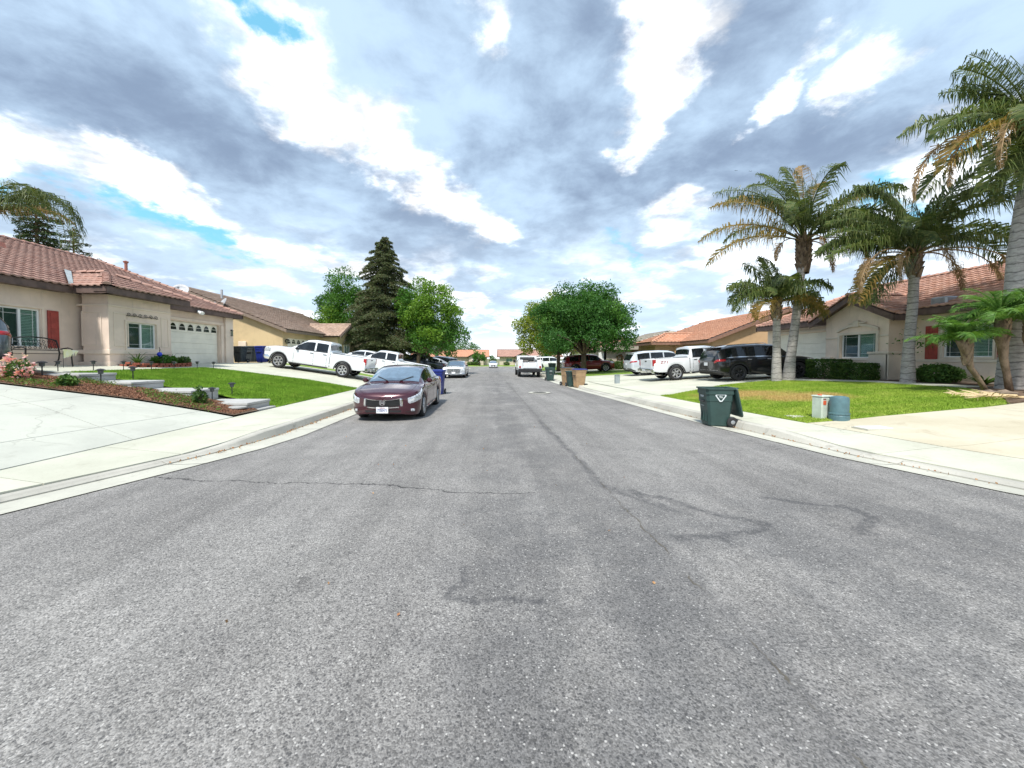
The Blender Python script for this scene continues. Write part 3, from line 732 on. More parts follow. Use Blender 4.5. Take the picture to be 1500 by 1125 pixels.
def window(W_, root, a0, a1, z0, z1, split=True, blind=(0, 1), grid=True, name='window'):
    f = MB(); d0, d1 = -.112, -.06; b = .055
    for args in ((a0, a1, z0, z0+b), (a0, a1, z1-b, z1), (a0, a0+b, z0+b, z1-b), (a1-b, a1, z0+b, z1-b)): W_.box(f, args[0], args[1], d0, d1, args[2], args[3], .006)
    mid = (a0+a1)/2
    if split: W_.box(f, mid-.035, mid+.035, d0-.001, d1+.01, z0+b, z1-b, .006)
    fo = part(name, f, M_frame, root, root)
    g = MB(); W_.box(g, a0+b, a1-b, -.098, -.094, z0+b, z1-b); part('pane', g, M_glass, fo, root)
    if grid:
        q = MB()
        for a in (a0+.17, a1-.17): W_.box(q, a-.005, a+.005, -.092, -.084, z0+b, z1-b)
        for z in (z0+.2, z1-.2): W_.box(q, a0+b, a1-b, -.092, -.082, z-.005, z+.005)
        part('muntin', q, M_frame, fo, root)
    bl = MB(); z = z0+.05; A0, A1 = a0+(a1-a0)*blind[0]+.03, a0+(a1-a0)*blind[1]-.03
    while z < z1-.04:
        W_.box(bl, A0, A1, -.130, -.118, z, z+.040); z += .052
    part('blind', bl, M_blind, fo, root, kind='stuff')
    if blind[0] > 0 or blind[1] < 1:
        sc = MB(); W_.box(sc, (a0 if blind[0] > 0 else mid)+.05, (mid if blind[0] > 0 else a1)-.05, -.106, -.101, z0+b, z1-b); part('insect_screen', sc, M_screen, fo, root)
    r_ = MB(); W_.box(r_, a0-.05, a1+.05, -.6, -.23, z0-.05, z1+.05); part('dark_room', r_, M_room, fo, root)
    return fo
TPX = np.array([0, .03, .065, .10, .14, .18, .235, .30]); TPZ = np.array([.006, .024, .034, .034, .024, .008, .003, .006])
def tile_arrays(w=.30, L=.42, scale=1):
    n = len(TPX); v = []
    for (y, dz) in ((0, .062), (L, .0)):
        for x, z in zip(TPX, TPZ): v.append((x*w/.30-w/2, y, z*scale+dz))
    for x, z in zip(TPX, TPZ): v.append((x*w/.30-w/2, 0.004, z*scale+.004))
    f = [(i, i+1, n+i+1, n+i) for i in range(n-1)]+[(2*n+i, 2*n+i+1, i+1, i) for i in range(n-1)]
    return np.array(v), np.array(f)
class Roof:
    def __init__(s, root, mat, expo=.33, w=.26): s.root = root; s.mat = mat; s.T = []; s.expo = expo; s.w = w; s.base = MB()
    def plane(s, pts, holes=()):
        """pts[0] -> pts[1] is the eave; polygon is planar; holes: 2-D test on world xy returning True to leave out"""
        P = [Vector(p) for p in pts]; e = (P[1]-P[0]).normalized(); n = e.cross(P[2]-P[1]).normalized()
        if n.z < 0: n = -n
        u = n.cross(e).normalized()
        if u.z < 0: u = -u; 
        if e.cross(u).dot(n) < 0: e = -e
        O = P[0]; q = [((p-O).dot(e), (p-O).dot(u)) for p in P]
        x0, x1 = min(a for a, b in q), max(a for a, b in q); y1 = max(b for a, b in q); y0 = min(b for a, b in q)
        gx, gy = np.meshgrid(np.arange(x0+s.w/2, x1, s.w), np.arange(y0, y1-.10, s.expo))
        gx = gx.ravel(); gy = gy.ravel(); k = in_poly(gx, gy+s.expo*.5, q); gx, gy = gx[k], gy[k]
        Rm = Matrix((e, u, n)).transposed()
        for a, b in zip(gx, gy):
            c = O+e*float(a)+u*float(b-.05)+n*(.012+random.uniform(-.003, .003))
            if any(h(c) for h in holes): continue
            s.T.append((c, Rm))
        # backing
        b = s.base; m = len(P); k0 = len(b.v); b.v += [tuple(p) for p in P]+[tuple(p-n*.09) for p in P]
        b.f.append(tuple(range(k0, k0+m))); b.f.append(tuple(reversed(range(k0+m, k0+2*m))))
        for i in range(m): j = (i+1) % m; b.f.append((k0+i, k0+j, k0+m+j, k0+m+i))
    def cap(s, a, b, near=True, r=.13):
        a, b = Vector(a), Vector(b); d = b-a; n = max(1, int(d.length/.36)); d.normalize()
        if near:
            q = Vector((0, 0, 1)) if abs(d.z) < .9 else Vector((1, 0, 0)); xa = d.cross(q).normalized(); za = xa.cross(d).normalized()
            mb = MB(); pr = [(math.cos(t), math.sin(t)) for t in np.linspace(-.1, PI+.1, 7)]
            mb.v = [(r*c, -.02, r*.75*t+.03) for c, t in pr]+[(r*.85*c, .42, r*.64*t) for c, t in pr]
            mb.f = [(i, i+1, 8+i, 7+i) for i in range(6)]+[tuple(range(7))]
            me = mesh('ridge_tile', mb); Rm = Matrix((xa, d, za)).transposed().to_4x4()
            for i in range(n):
                o = link('ridge_tile', me, s.root, s.mat); c = a+d*(i*.36)-ORG[s.root]
                o.matrix_local = Matrix.Translation(c+Vector((0, 0, random.uniform(-.006, .006)))) @ Rm
        else:
            mb = MB(); mb.tube([a, b], r, 6); part('ridge_cap', mb, s.mat, s.root, s.root)
    def build(s, singles=300, fascia_mat=None):
        part('roof', s.base, fascia_mat or M_fascia, s.root, s.root)
        tv, tf = tile_arrays(s.w, s.expo+.06)
        def key(t):
            px, py, dd = proj(t[0]); vis = dd > 0 and -20 < px < 1520
            return (not vis, (t[0]-Vector((0, 0, EYE))).length)
        s.T.sort(key=key); a, b = s.T[:singles], s.T[singles:]
        if a:
            me = mesh_np('roof_tile', tv, tf)
            for c, Rm in a:
                o = link('roof_tile', me, s.root, s.mat); o.matrix_local = Matrix.Translation(c-ORG[s.root]) @ Rm.to_4x4() @ Matrix.Rotation(random.uniform(-.012, .012), 4, 'Z')
        if b:
            o0 = np.array(ORG[s.root]); C = np.array([np.array(c)-o0 for c, _ in b]); RR = np.array([np.array(m) for _, m in b])
            v = np.einsum('nij,kj->nki', RR, tv)+C[:, None, :]
            f = tf[None]+(np.arange(len(b))*len(tv))[:, None, None]
            link('roof_tiles', mesh_np('roof_tiles', v.reshape(-1, 3), f.reshape(-1, 4)), s.root, s.mat, kind='stuff')
def garage_door(Wl, root, a0, a1, z0, z1, d=-.16, rows=4, lites=0, mat=None, cols=0, spokes=False):
    """sectional door; each section a part; arched lights in the top one"""
    mat = mat or M_door; h = (z1-z0)/rows
    dr = MB(); Wl.box(dr, a0, a1, d-.06, d-.012, z0, z1); dobj = part('garage_door', dr, mat, root, root)
    for r_ in range(rows):
        mb = MB(); Wl.box(mb, a0+.01, a1-.01, d-.01, d+.02, z0+h*r_+.006, z0+h*(r_+1)-.006, .008)
        nb = 2
        for k in range(1, nb): pass
        Wl.box(mb, a0+.02, a1-.02, d+.021, d+.030, z0+h*r_+h*.49, z0+h*r_+h*.53, .003)
        for k in range(cols):
            w = (a1-a0)/cols; Wl.box(mb, a0+w*k+.07, a0+w*(k+1)-.07, d+.0205, d+.034, z0+h*r_+.09, z0+h*(r_+1)-.09, .012)
        part('door_section', mb, mat, dobj, root)
    for k in range(lites):
        w = (a1-a0)/lites; c = a0+w*(k+.5); rr = w*.36; zb = z1-h*.80; mb = MB(); n = 10; hh = h*.62
        pts = [Wl.P(c-rr*math.cos(PI*i/n), d+.026, zb+hh*math.sin(PI*i/n)) for i in range(n+1)]
        k0 = len(mb.v); mb.v += pts+[Wl.P(c, d+.026, zb)]
        for i in range(n): mb.f.append((k0+i, k0+i+1, k0+n+1))
        part('door_light', mb, M_carglass, dobj, root)
        fr = MB()
        for i in range(n):
            fr.quad(pts[i], pts[i+1], Wl.P(c-rr*1.14*math.cos(PI*(i+1)/n), d+.034, zb-.0+hh*1.13*math.sin(PI*(i+1)/n)), Wl.P(c-rr*1.14*math.cos(PI*i/n), d+.034, zb+hh*1.13*math.sin(PI*i/n)))
        Wl.box(fr, c-rr*1.14, c+rr*1.14, d+.02, d+.036, zb-.025, zb+.004)
        for q in ((-.33, .33) if spokes else ()): Wl.box(fr, c+rr*q-.008, c+rr*q+.008, d+.027, d+.033, zb, zb+hh*.9)
        part('door_light_trim', fr, mat, dobj, root, fix=False)
    return dobj
def eave(Wl, root, a0, a1, z, d0, d1, h=.24, soffit=True):
    """fascia board at d1 and soffit behind it"""
    mb = MB(); Wl.box(mb, a0, a1, d1-.045, d1, z, z+h, .006)
    if soffit: Wl.box(mb, a0, a1, d0+.002, d1-.047, z+.03, z+.06)
    part('fascia', mb, M_fascia, root, root)
def lantern(Wl, root, a, z):
    mb = MB(); Wl.box(mb, a-.05, a+.05, 0.003, .03, z-.05, z+.16, .01); Wl.box(mb, a-.012, a+.012, .03, .14, z+.12, z+.14)
    Wl.box(mb, a-.085, a+.085, .06, .23, z+.13, z+.16, .01); Wl.box(mb, a-.05, a+.05, .09, .2, z+.16, z+.2, .01); Wl.box(mb, a-.07, a+.07, .075, .215, z-.17, z-.15, .006)
    for u in (-.066, .054):
        for v in (.08, .2): Wl.box(mb, a+u, a+u+.012, v, v+.012, z-.15, z+.13)
    o = part('wall_lantern', mb, M_black, root, root)
    g = MB(); Wl.box(g, a-.055, a+.055, .09, .2, z-.148, z+.128); part('lantern_glass', g, M_glass, o, root)
M_carglass = pm('dark_glass', (.012, .016, .018), .04, spec=.7)

# =================== left house: pink beige, bay, garage
zg = 1.36; HL = thing('house', 'pink beige stucco house with red shutter, projecting bay and white garage door', 'house', (-15.6, 17.5, zg))
Wm = Wall('X', -15.6, 1); Wb = Wall('X', -14.4, 1); Wn = Wall('Y', 14.5, -1); EV = 4.0
# windows: main (px 0..62), bay (px 187..230)
mwY = (11.15+.95, 13.52); mwin = (12.30, 13.80, 2.16, 3.55); 
def ypx(px, X): return abs(X)*F/abs(px-720)
mwin = (12.22, ypx(62, 15.6), 2.02, 3.34); bwin = (ypx(187, 14.4), ypx(230, 14.4), 2.02, 3.10)
gd = (17.65, 22.1, zg, zg+2.16)
mb = MB(); Wm.wall(mb, 12.02, 23.05, zg-.5, EV+.08, [mwin, (gd[0], gd[1], zg-.5, gd[3])]); Wb.wall(mb, 14.5, 17.3, zg-.5, EV+.08, [bwin])
Wn.wall(mb, -15.38, -14.62, zg-.5, EV+.08); Wall('Y', 17.3, 1).wall(mb, -15.38, -14.62, zg-.5, EV+.08)
mb.prism([(-15.82, zg-.6), (-27.4, zg-.6), (-27.4, EV), (-21.4, 6.62), (-15.82, EV+.1)], 1, 12.03, 12.25)
mb.box(-27.4, 12.03, zg-.6, -27.2, 23, EV); mb.box(-27.2, 22.83, zg-.6, -15.82, 23.04, EV+.08)
part('wall', mb, M_stL, HL, HL)
# trim bands, panel grooves
tr = MB(); zb = 1.98
Wm.box(tr, 12.02, 14.48, .001, .035, zb-.16, zb, .01); Wn.box(tr, -15.56, -14.36, .001, .035, zb-.16, zb, .01); Wb.box(tr, 14.47, 17.3, .001, .036, zb-.162, zb-.002, .01)
Wb.box(tr, 14.46, 17.31, .001, .03, 3.62, 3.70, .01); Wn.box(tr, -15.56, -14.365, .001, .03, 3.622, 3.702, .01)
Wm.box(tr, 12.02, 14.48, .001, .04, zg-.12, zg+.16, .01); Wb.box(tr, 14.465, 17.3, .001, .041, zg-.12, zg+.165, .01); Wn.box(tr, -15.56, -14.355, .001, .04, zg-.12, zg+.16, .01)
def frame_band(Wl, mb, a0, a1, z0, z1, w=.05, d=.018, e=.001):
    for q in ((a0, a1, z0, z0+w), (a0, a1, z1-w, z1), (a0, a0+w, z0+w, z1-w), (a1-w, a1, z0+w, z1-w)): Wl.box(mb, q[0], q[1], e, d, q[2], q[3], .005)
frame_band(Wb, tr, 14.68, 15.28, 2.12, 3.42); frame_band(Wb, tr, 16.78, 17.18, 2.12, 3.42); frame_band(Wn, tr, -15.42, -14.66, 2.12, 3.42)
frame_band(Wb, tr, bwin[0]-.08, bwin[1]+.08, bwin[2]-.05, bwin[3]+.06, .07, .03)
frame_band(Wm, tr, 12.12, mwin[1]+.09, mwin[2]-.03, mwin[3]+.09, .07, .03)
# pilasters beside the garage door
Wm.box(tr, gd[1]+.06, gd[1]+.30, .001, .06, zg-.2, 3.55, .01); Wm.box(tr, gd[1]+.32, 23.07, .001, .14, zg-.2, EV+.05, .01); Wm.box(tr, 17.32, gd[1]+.30, .001, .05, 3.56, 3.70, .01)
Wm.box(tr, 17.33, gd[0]-.06, .001, .05, zg-.2, 3.55, .01)
part('trim', tr, M_stLt, HL, HL)
window(Wm, HL, *mwin, blind=(.5, 1)); window(Wb, HL, *bwin, blind=(.5, 1))
garage_door(Wm, HL, gd[0], gd[1], zg, gd[3], rows=4, lites=8)
sh = MB(); s0, s1 = ypx(70.5, 15.6), ypx(87, 15.6); Wm.box(sh, s0, s1, .01, .045, 2.02, 3.34, .008)
so_ = part('shutter', sh, M_red, HL, HL)
for z0, z1 in ((2.10, 2.60), (2.70, 3.26)):
    q = MB(); Wm.box(q, s0+.08, s1-.08, .046, .060, z0, z1, .012); part('shutter_panel', q, M_red, so_, HL)
lantern(Wm, HL, 22.88, 3.15)
# roof
RL = Roof(HL, M_tileL); xe = -15.14; ze = 4.24; rx = -21.4; rz = 6.88
def onplane(x): return ze+(xe-x)*(rz-ze)/(xe-rx)
bayhole = lambda c: (13.95 < c.y < 17.85 and c.x > -15.9+abs(c.y-15.9)*.0 and c.z < 5.3 and c.x > -15.3-.0 and False)
RL.plane([(xe, 11.6, ze), (xe, 23.45, ze), (rx, 21.0, rz), (rx, 11.6, rz)], [lambda c: 14.05 < c.y < 17.75 and c.x > -17.15+abs(c.y-15.9)*1.0])
RL.plane([(xe, 23.45, ze), (-27.7, 23.45, ze), (rx, 21.0, rz)]); RL.plane([(-27.7, 23.45, ze), (-27.7, 11.6, ze), (rx, 11.6, rz), (rx, 21.0, rz)])
# bay roof: hipped front, ridge running back into the main slope
bx = -13.92; bz = 4.27; hy = 1.93; byc = 15.92; brz = bz+hy*.44; bex = bx-hy
pk = xe-(brz-ze)/((rz-ze)/(xe-rx))
RL.plane([(bx, byc+hy, bz), (bx, byc-hy, bz), (bex, byc, brz)]); 
RL.plane([(bx, byc-hy, bz), (xe-.0, byc-hy, bz), (pk, byc, brz), (bex, byc, brz)])
RL.plane([(xe, byc+hy, bz), (bx, byc+hy, bz), (bex, byc, brz), (pk, byc, brz)])
RL.cap((bx, byc-hy, bz+.05), (bex, byc, brz+.06)); RL.cap((bx, byc+hy, bz+.05), (bex, byc, brz+.06)); RL.cap((bex, byc, brz+.05), (pk, byc, brz+.05))
RL.cap((xe, 23.45, ze+.05), (rx, 21.0, rz+.06)); RL.cap((rx, 11.6, rz+.05), (rx, 21.0, rz+.05))
RL.build()
eave(Wm, HL, 11.6, 14.0, EV, 0, .46); eave(Wm, HL, 17.85, 23.45, EV, 0, .46); eave(Wb, HL, byc-hy, byc+hy, EV+.02, 0, .48, .22); eave(Wall('Y', 14.5, -1), HL, -15.2, -13.93, EV+.02, 0, .51, .22)
mb = MB(); Wall('Y', 23.05, 1).box(mb, -27.7, -15.1, 0, .42, EV+.03, EV+.06); Wall('Y', 23.05, 1).box(mb, -27.7, -15.1, .38, .42, EV+.06, EV+.24); part('fascia', mb, M_fascia, HL, HL)
mb = MB(); mb.tube([(-20.2, 21.4, 6.2), (-20.2, 21.4, 6.95)], .07, 10); mb.lathe([(.0, 7.06), (.13, 7.0), (.10, 6.92), (0, 6.9)], 10, Matrix.Translation((-20.2, 21.4, 0))); part('vent_pipe', mb, M_pipe, HL, HL)
mb = MB(); mb.prism([(-19.1, 5.95), (-19.6, 6.15), (-19.2, 6.2)], 1, 14.9, 15.3); part('roof_vent', mb, M_pipe, HL, HL)
# metal valley flashing
fl = MB(); 
for q in ((xe-.1, 13.98, xe-.45, 13.98), ):
    za = lambda x: ze+(xe-x)*.4224+.13
    fl.quad((xe-.02, 14.02, za(xe-.02)), (pk+.1, byc-.15, za(pk+.1)), (pk-.02, byc-.3, za(pk-.02)-.0), (xe-.14, 13.96, za(xe-.14)-.0))
    fl.quad((xe-.02, 14.02, za(xe-.02)), (xe-.14, 13.96, za(xe-.14)), (xe-.14, 13.96, za(xe-.14)-.08), (xe-.02, 14.02, za(xe-.02)-.08)); part('valley_flashing', fl, pm('flashing', (.40, .43, .42), .4, metal=.3), HL, HL)
# flood light under the eave
mb = MB(); 
for dy in (-.12, .12): mb.lathe([(.0, 0), (.05, .0), (.09, .14), (.085, .15), (0, .12)], 12, Matrix.Translation((-15.05, 19.9+dy, 4.05)) @ Matrix.Rotation(R(125), 4, 'Y') @ Matrix.Rotation(dy*3, 4, 'X'))
mb.box(-15.13, 19.82, 4.0, -15.06, 19.98, 4.12, .01); part('flood_light', mb, M_white, HL, HL)
# iron scroll over the bay window
mb = MB(); cy_ = (bwin[0]+bwin[1])/2
for k in range(6):
    y0 = cy_-.62+k*.25; pts = []
    for t in np.linspace(0, 2.6*PI, 16): rr = .085*(1-t/(3.4*PI)); pts.append((-14.35, y0+rr*math.cos(t)*(1 if k < 3 else -1), 3.37+rr*math.sin(t)))
    mb.tube(pts, .010, 4)
mb.tube([(-14.35, cy_-.72, 3.33), (-14.35, cy_-.3, 3.36), (-14.35, cy_, 3.31), (-14.35, cy_+.3, 3.36), (-14.35, cy_+.72, 3.33)], .012, 5)
part('iron_scroll', mb, M_iron, HL, HL)

# =================== second left house: tan with brown roof, gable side towards the camera
z2 = 1.08; H2 = thing('house', 'tan stucco house with grey brown tile roof, gable side wall towards the street view', 'house', (-16, 30, z2))
Y2 = 29.5; ev = 3.66; ap = 7.05; xr2 = -23.6; xf2 = -16.0
mb = MB(); mb.prism([(xf2, z2-.5), (xf2, ev+.30), (xr2, ap-.13), (-31.2, ev+.30), (-31.2, z2-.5)], 1, Y2, Y2+.22)
W2 = Wall('X', xf2, 1); W2.wall(mb, Y2+.22, 48, z2-.5, ev+.28, [(30.2, 35.0, z2-.5, z2+2.2)]); mb.box(-31.2, Y2+.22, z2-.5, -31, 48, ev)
mb.prism([(-14.4, z2-.5), (-14.4, ev-.05), (-16.0+.0, ev-.05), (-16.0, z2-.5)], 1, 36.0, 36.2); W2b = Wall('X', -14.4, 1)
mb.prism([(36.2, z2-.5), (40.6, z2-.5), (40.6, ev-.05), (38.3, ev+.95), (36.2, ev-.05)], 0, -14.62, -14.4)
part('wall', mb, M_stL2, H2, H2)
garage_door(W2, H2, 30.2, 35.0, z2, z2+2.2, rows=4, lites=6, spokes=True)
WY2 = Wall('Y', Y2, -1)
v = MB(); WY2.box(v, -24.6, -22.7, .001, .02, 5.0, 5.95)   # louvred vents under the gable
vo = part('gable_vent', v, pm('vent_dark', (.12, .10, .08), .8), H2, H2)
for k in range(3):
    a = -24.55+k*.66; q = MB(); WY2.box(q, a, a+.56, .021, .05, 5.03, 5.92-abs(k-1)*.12, .01); part('louvre_panel', q, pm('louvre_grey', (.33, .30, .27), .8), vo, H2)
for a in (-24.62, -23.95, -23.29, -22.66):
    q = MB(); WY2.box(q, a-.06, a+.06, .051, .08, 4.98, 6.02, .01); part('vent_post', q, M_stL2, H2, H2)
b = MB(); WY2.box(b, -19.35, -18.75, .002, .12, 2.1, 2.95, .02); part('meter_box', b, M_stLt, H2, H2)
b = MB(); b.tube([(-22.3, Y2-.03, 5.3), (-22.3, Y2-.03, 1.5)], .018, 6); b.tube([(-21.1, Y2-.03, 4.3), (-21.8, Y2-.03, 2.6), (-22.2, Y2-.03, 1.4)], .03, 6); part('cable', b, pm('cable_brown', (.23, .16, .10), .7), H2, H2)
lantern(W2, H2, 29.85, 2.95)
R2 = Roof(H2, M_tileL2, .38, .33); e2 = xf2+.5; em = 3.86; 
R2.plane([(e2, Y2-.35, em), (e2, 48.3, em), (xr2, 48.3, ap), (xr2, Y2-.35, ap)]); R2.plane([(-31.8, 48.3, em), (-31.8, Y2-.35, em), (xr2, Y2-.35, ap), (xr2, 48.3, ap)])
R2.plane([(-16.6, 35.6, 3.72), (-13.95, 35.6, 3.72), (-13.95, 38.3, 4.95), (-18.0, 38.3, 4.95)]); R2.plane([(-13.95, 41, 3.72), (-16.6, 41, 3.72), (-18.0, 38.3, 4.95), (-13.95, 38.3, 4.95)])
R2.cap((xr2, Y2-.35, ap+.05), (xr2, 48.3, ap+.05), False); R2.cap((-13.95, 38.3, 5.0), (-18.0, 38.3, 5.0), False)
R2.build(300, M_fascia)
mb = MB()
for sgn, xe_ in ((1, e2), (-1, -31.8)):
    mb.prism([(xe_, em-.24), (xe_, em-.02), (xr2, ap-.02), (xr2, ap-.26)], 1, Y2-.39, Y2-.35)
mb.prism([(e2, em-.24), (e2, em-.05), (e2-.04, em-.05), (e2-.04, em-.24)], 1, Y2-.35, 35.5)
for a, b_ in ((35.6, 38.3), (41, 38.3)): mb.prism([(a, 3.48), (a, 3.70), (b_, 4.93), (b_, 4.70)], 0, -13.97, -13.93)
part('fascia', mb, pm('fascia_grey_brown', (.24, .18, .14), .7), H2, H2)
wn_ = (37.55, 38.75, 1.95, 3.0); window(Wall('X', -14.26, 1), H2, *wn_, blind=(0, 1)); 
mb = MB(); Wf = Wall('X', -14.4, 1)
for i in range(10):
    t0, t1 = PI*i/10, PI*(i+1)/10; c = 38.15
    mb.quad(*[(-14.36, c-r_*math.cos(t), 3.0+r_*.7*math.sin(t)) for r_, t in ((.62, t0), (.62, t1), (.82, t1), (.82, t0))])
frame_band(Wf, mb, 37.35, 38.95, 1.8, 3.02, .14, .05); part('window_surround', mb, M_stLt, H2, H2, fix=False)
mb = MB(); mb.tube([(-22.2, 31.8, 6.5), (-22.2, 31.8, 7.3)], .09, 8); part('vent_pipe', mb, M_dishg, H2, H2)
# dishes
def dish(x, y, z, az, el, r_, label):
    t = thing('satellite_dish', label, 'satellite dish', (x, y, z)); M = Matrix.Translation((0, 0, .45)) @ Matrix.Rotation(az, 4, 'Z') @ Matrix.Rotation(el, 4, 'X')
    mb = MB(); mb.lathe([(.001, 0), (r_*.35, .015), (r_*.7, .06), (r_, .13), (r_*1.02, .125), (r_*.7, .045), (.001, -.02)], 24, M @ Matrix.Translation((0, 0, 0))); part('dish', mb, M_dishg, t, smooth=True)
    mb = MB(); mb.tube([(0, 0, 0), (0, 0, .45)], .025, 8); part('mast', mb, M_grey, t)
    mb = MB(); mb.tube([M @ Vector((0, -r_, .1)), M @ Vector((0, -r_*.5, .5))], .014, 6); q = M @ Vector((0, -r_*.5, .5)); mb.box(q.x-.05, q.y-.05, q.z-.04, q.x+.05, q.y+.05, q.z+.06, .01); part('feed_arm', mb, M_grey, t)
dish(-18.65, 23.2, 5.25, R(25), R(55), .42, 'grey satellite dish seen edge on, nearer the garage roof end of the pink house')
dish(-20.3, Y2-.25, 5.3, R(-35), R(60), .48, 'pale round satellite dish on the roof edge of the tan house')

# =================== right house: beige, arched gable bay, red tile roof
zr_ = .755; HR = thing('house', 'beige stucco house with terracotta tile roof, gabled bay and white garage door behind the palms', 'house', (16.5, 17.5, zr_))
WR = Wall('X', 16.5, -1); WRm = Wall('X', 17.25, -1); WRg = Wall('X', 17.5, -1); WRn = Wall('Y', 16.0, -1)
er = 3.42
rb1 = (ypx(1282, 16.5), ypx(1231, 16.5), 1.66, 2.82); rm1 = (13.25, 14.72, 1.68, 2.86); gr = (19.45, 22.3, zr_, zr_+2.3)
mb = MB(); yc = 17.45
WR.wall(mb, 16.0, 19.0, zr_-.5, er, [rb1]); mb.prism([(16.0, er), (19.0, er), (19.0, er+.14), (yc, er+.90), (16.0, er+.18)], 0, 16.5, 16.72)
WRn.wall(mb, 16.72, 17.45, zr_-.5, er+.1); Wall('Y', 19.0, 1).wall(mb, 16.72, 17.7, zr_-.5, er)
WRm.wall(mb, 7.0, 15.98, zr_-.5, er, [rm1, (8.5, 10.2, 1.68, 2.86)]); WRg.wall(mb, 19.02, 24.4, zr_-.5, 3.5, [(gr[0], 23.7, zr_-.5, gr[3])])
mb.box(17.72, 24.2, zr_-.5, 26, 24.42, 3.3); mb.box(25.8, 7.0, zr_-.5, 26, 24.2, 3.3); mb.prism([(17.47, zr_-.5), (17.47, 3.4), (21.3, 5.2), (25.8, 3.4), (25.8, zr_-.5)], 1, 7.0, 7.2)
part('wall', mb, M_stR, HR, HR)
tr = MB()
# lower pedestal on the corner, sill band, arch moulding with keystone
WR.box(tr, 15.93, 16.75, .001, .10, zr_-.3, 1.83, .012); WR.box(tr, 15.90, 16.78, .001, .14, 1.84, 1.94, .012); WRn.box(tr, 16.40, 17.24, .001, .10, zr_-.3, 1.83, .012); WRn.box(tr, 16.37, 17.24, .001, .14, 1.841, 1.941, .012)
WR.box(tr, 18.62, 19.06, .001, .10, zr_-.3, 1.62, .012); WR.box(tr, 18.58, 19.1, .001, .14, 1.63, 1.73, .012)
WR.box(tr, 16.0, rb1[0]-.16, .001, .04, 2.58, 2.66, .01); WR.box(tr, rb1[1]+.16, 19.0, .001, .04, 2.58, 2.66, .01)
frame_band(WR, tr, rb1[0]-.15, rb1[1]+.15, rb1[2]-.10, rb1[3]+.02, .12, .05)
cA = (rb1[0]+rb1[1])/2; hw_ = (rb1[1]-rb1[0])/2+.16; n = 12
for i in range(n):
    t0 = -1+2*i/n; t1 = -1+2*(i+1)/n; f = lambda t: rb1[3]+.04+.24*(1-t*t)
    a, b_ = cA+hw_*t0, cA+hw_*t1
    k0 = len(tr.v); 
    for (aa, tt) in ((a, t0), (b_, t1)):
        for d in (.003, .075):
            for zz_ in (f(tt), f(tt)+.11): tr.v.append(WR.P(aa, d, zz_))
    tr.f += [(k0+2, k0+3, k0+7, k0+6), (k0+1, k0+3, k0+7, k0+5), (k0, k0+2, k0+6, k0+4)]
WR.box(tr, cA-.13, cA+.13, .003, .12, f(0)-.03, f(0)+.24, .012); WR.box(tr, cA-.42, cA+.42, .003, .10, f(0)+.11, f(0)+.17, .01)
WRm.box(tr, 7.0, 15.97, .001, .035, 1.50, 1.62, .01); frame_band(WRm, tr, rm1[0]-.09, rm1[1]+.06, rm1[2]-.05, rm1[3]+.05, .07, .03)
WRg.box(tr, gr[0]-.2, 23.9, .001, .05, gr[3]+.05, gr[3]+.17, .01)
part('trim', tr, stuccomat('stucco_trim_right', (.72, .63, .52), .15), HR, HR)
window(WR, HR, *rb1, blind=(0, .5)); window(WRm, HR, *rm1, blind=(0, .5)); window(WRm, HR, 8.5, 10.2, 1.68, 2.86)
garage_door(WRg, HR, gr[0], 23.7, zr_, gr[3], rows=4)
for a0, a1 in ((14.86, 15.28), (12.7, 13.1)):
    sh = MB(); WRm.box(sh, a0, a1, .01, .05, 1.62, 2.92, .008); so_ = part('shutter', sh, M_red, HR, HR)
    for k in range(3):
        q = MB(); WRm.box(q, a0+.03+k*.125, a0+.14+k*.125, .051, .062, 1.68, 2.86, .006); part('shutter_board', q, M_red, so_, HR)
RR_ = Roof(HR, M_tileR); xe = 16.75; ze = 3.60; rx = 21.3; rz = 5.55; sl_ = (rz-ze)/(rx-xe)
ph = lambda x: ze+(x-xe)*sl_
gz = 4.43; gxp = xe+(gz-ze)/sl_; gy0, gy1 = 15.42, 19.48
RR_.plane([(xe, 6.6, ze), (xe, 24.35, ze), (rx, 21.6, rz), (rx, 6.6, rz)], [lambda c: gy0+.1 < c.y < gy1-.1 and c.x < gxp-abs(c.y-yc)*.9])
RR_.plane([(xe, 24.35, ze), (26.2, 24.35, ze), (rx, 21.6, rz)]); RR_.plane([(26.2, 24.35, ze), (26.2, 6.6, ze), (rx, 6.6, rz), (rx, 21.6, rz)])
gx0 = 16.08; gl = 3.42
RR_.plane([(gx0, gy0, gl), (xe+.05, gy0, gl), (gxp+.2, yc, gz), (gx0, yc, gz)]); RR_.plane([(xe+.05, gy1, gl), (gx0, gy1, gl), (gx0, yc, gz), (gxp+.2, yc, gz)])
RR_.cap((gx0, yc, gz+.05), (gxp, yc, gz+.05)); RR_.cap((gx0+.08, gy0, gl+.05), (gx0+.08, yc, gz+.04)); RR_.cap((gx0+.08, gy1, gl+.05), (gx0+.08, yc, gz+.04))
RR_.cap((xe, 24.35, ze+.05), (rx, 21.6, rz+.05)); RR_.cap((rx, 6.6, rz+.05), (rx, 21.6, rz+.05)); RR_.build()
mb = MB()
for a, b_ in ((gy0, yc), (gy1, yc)): mb.prism([(a, gl-.26), (a, gl-.02), (b_, gz-.02), (b_, gz-.27)], 0, gx0-.03, gx0+.02)
mb.box(gx0+.02, gy0-.03, gl-.25, 16.9, gy0+.01, gl-.02); part('fascia', mb, M_fascia, HR, HR)
eave(Wall('X', 17.25, -1), HR, 6.6, gy0, ze-.27, 0, .55); eave(WRg, HR, gy1, 24.35, ze-.27, 0, .78)
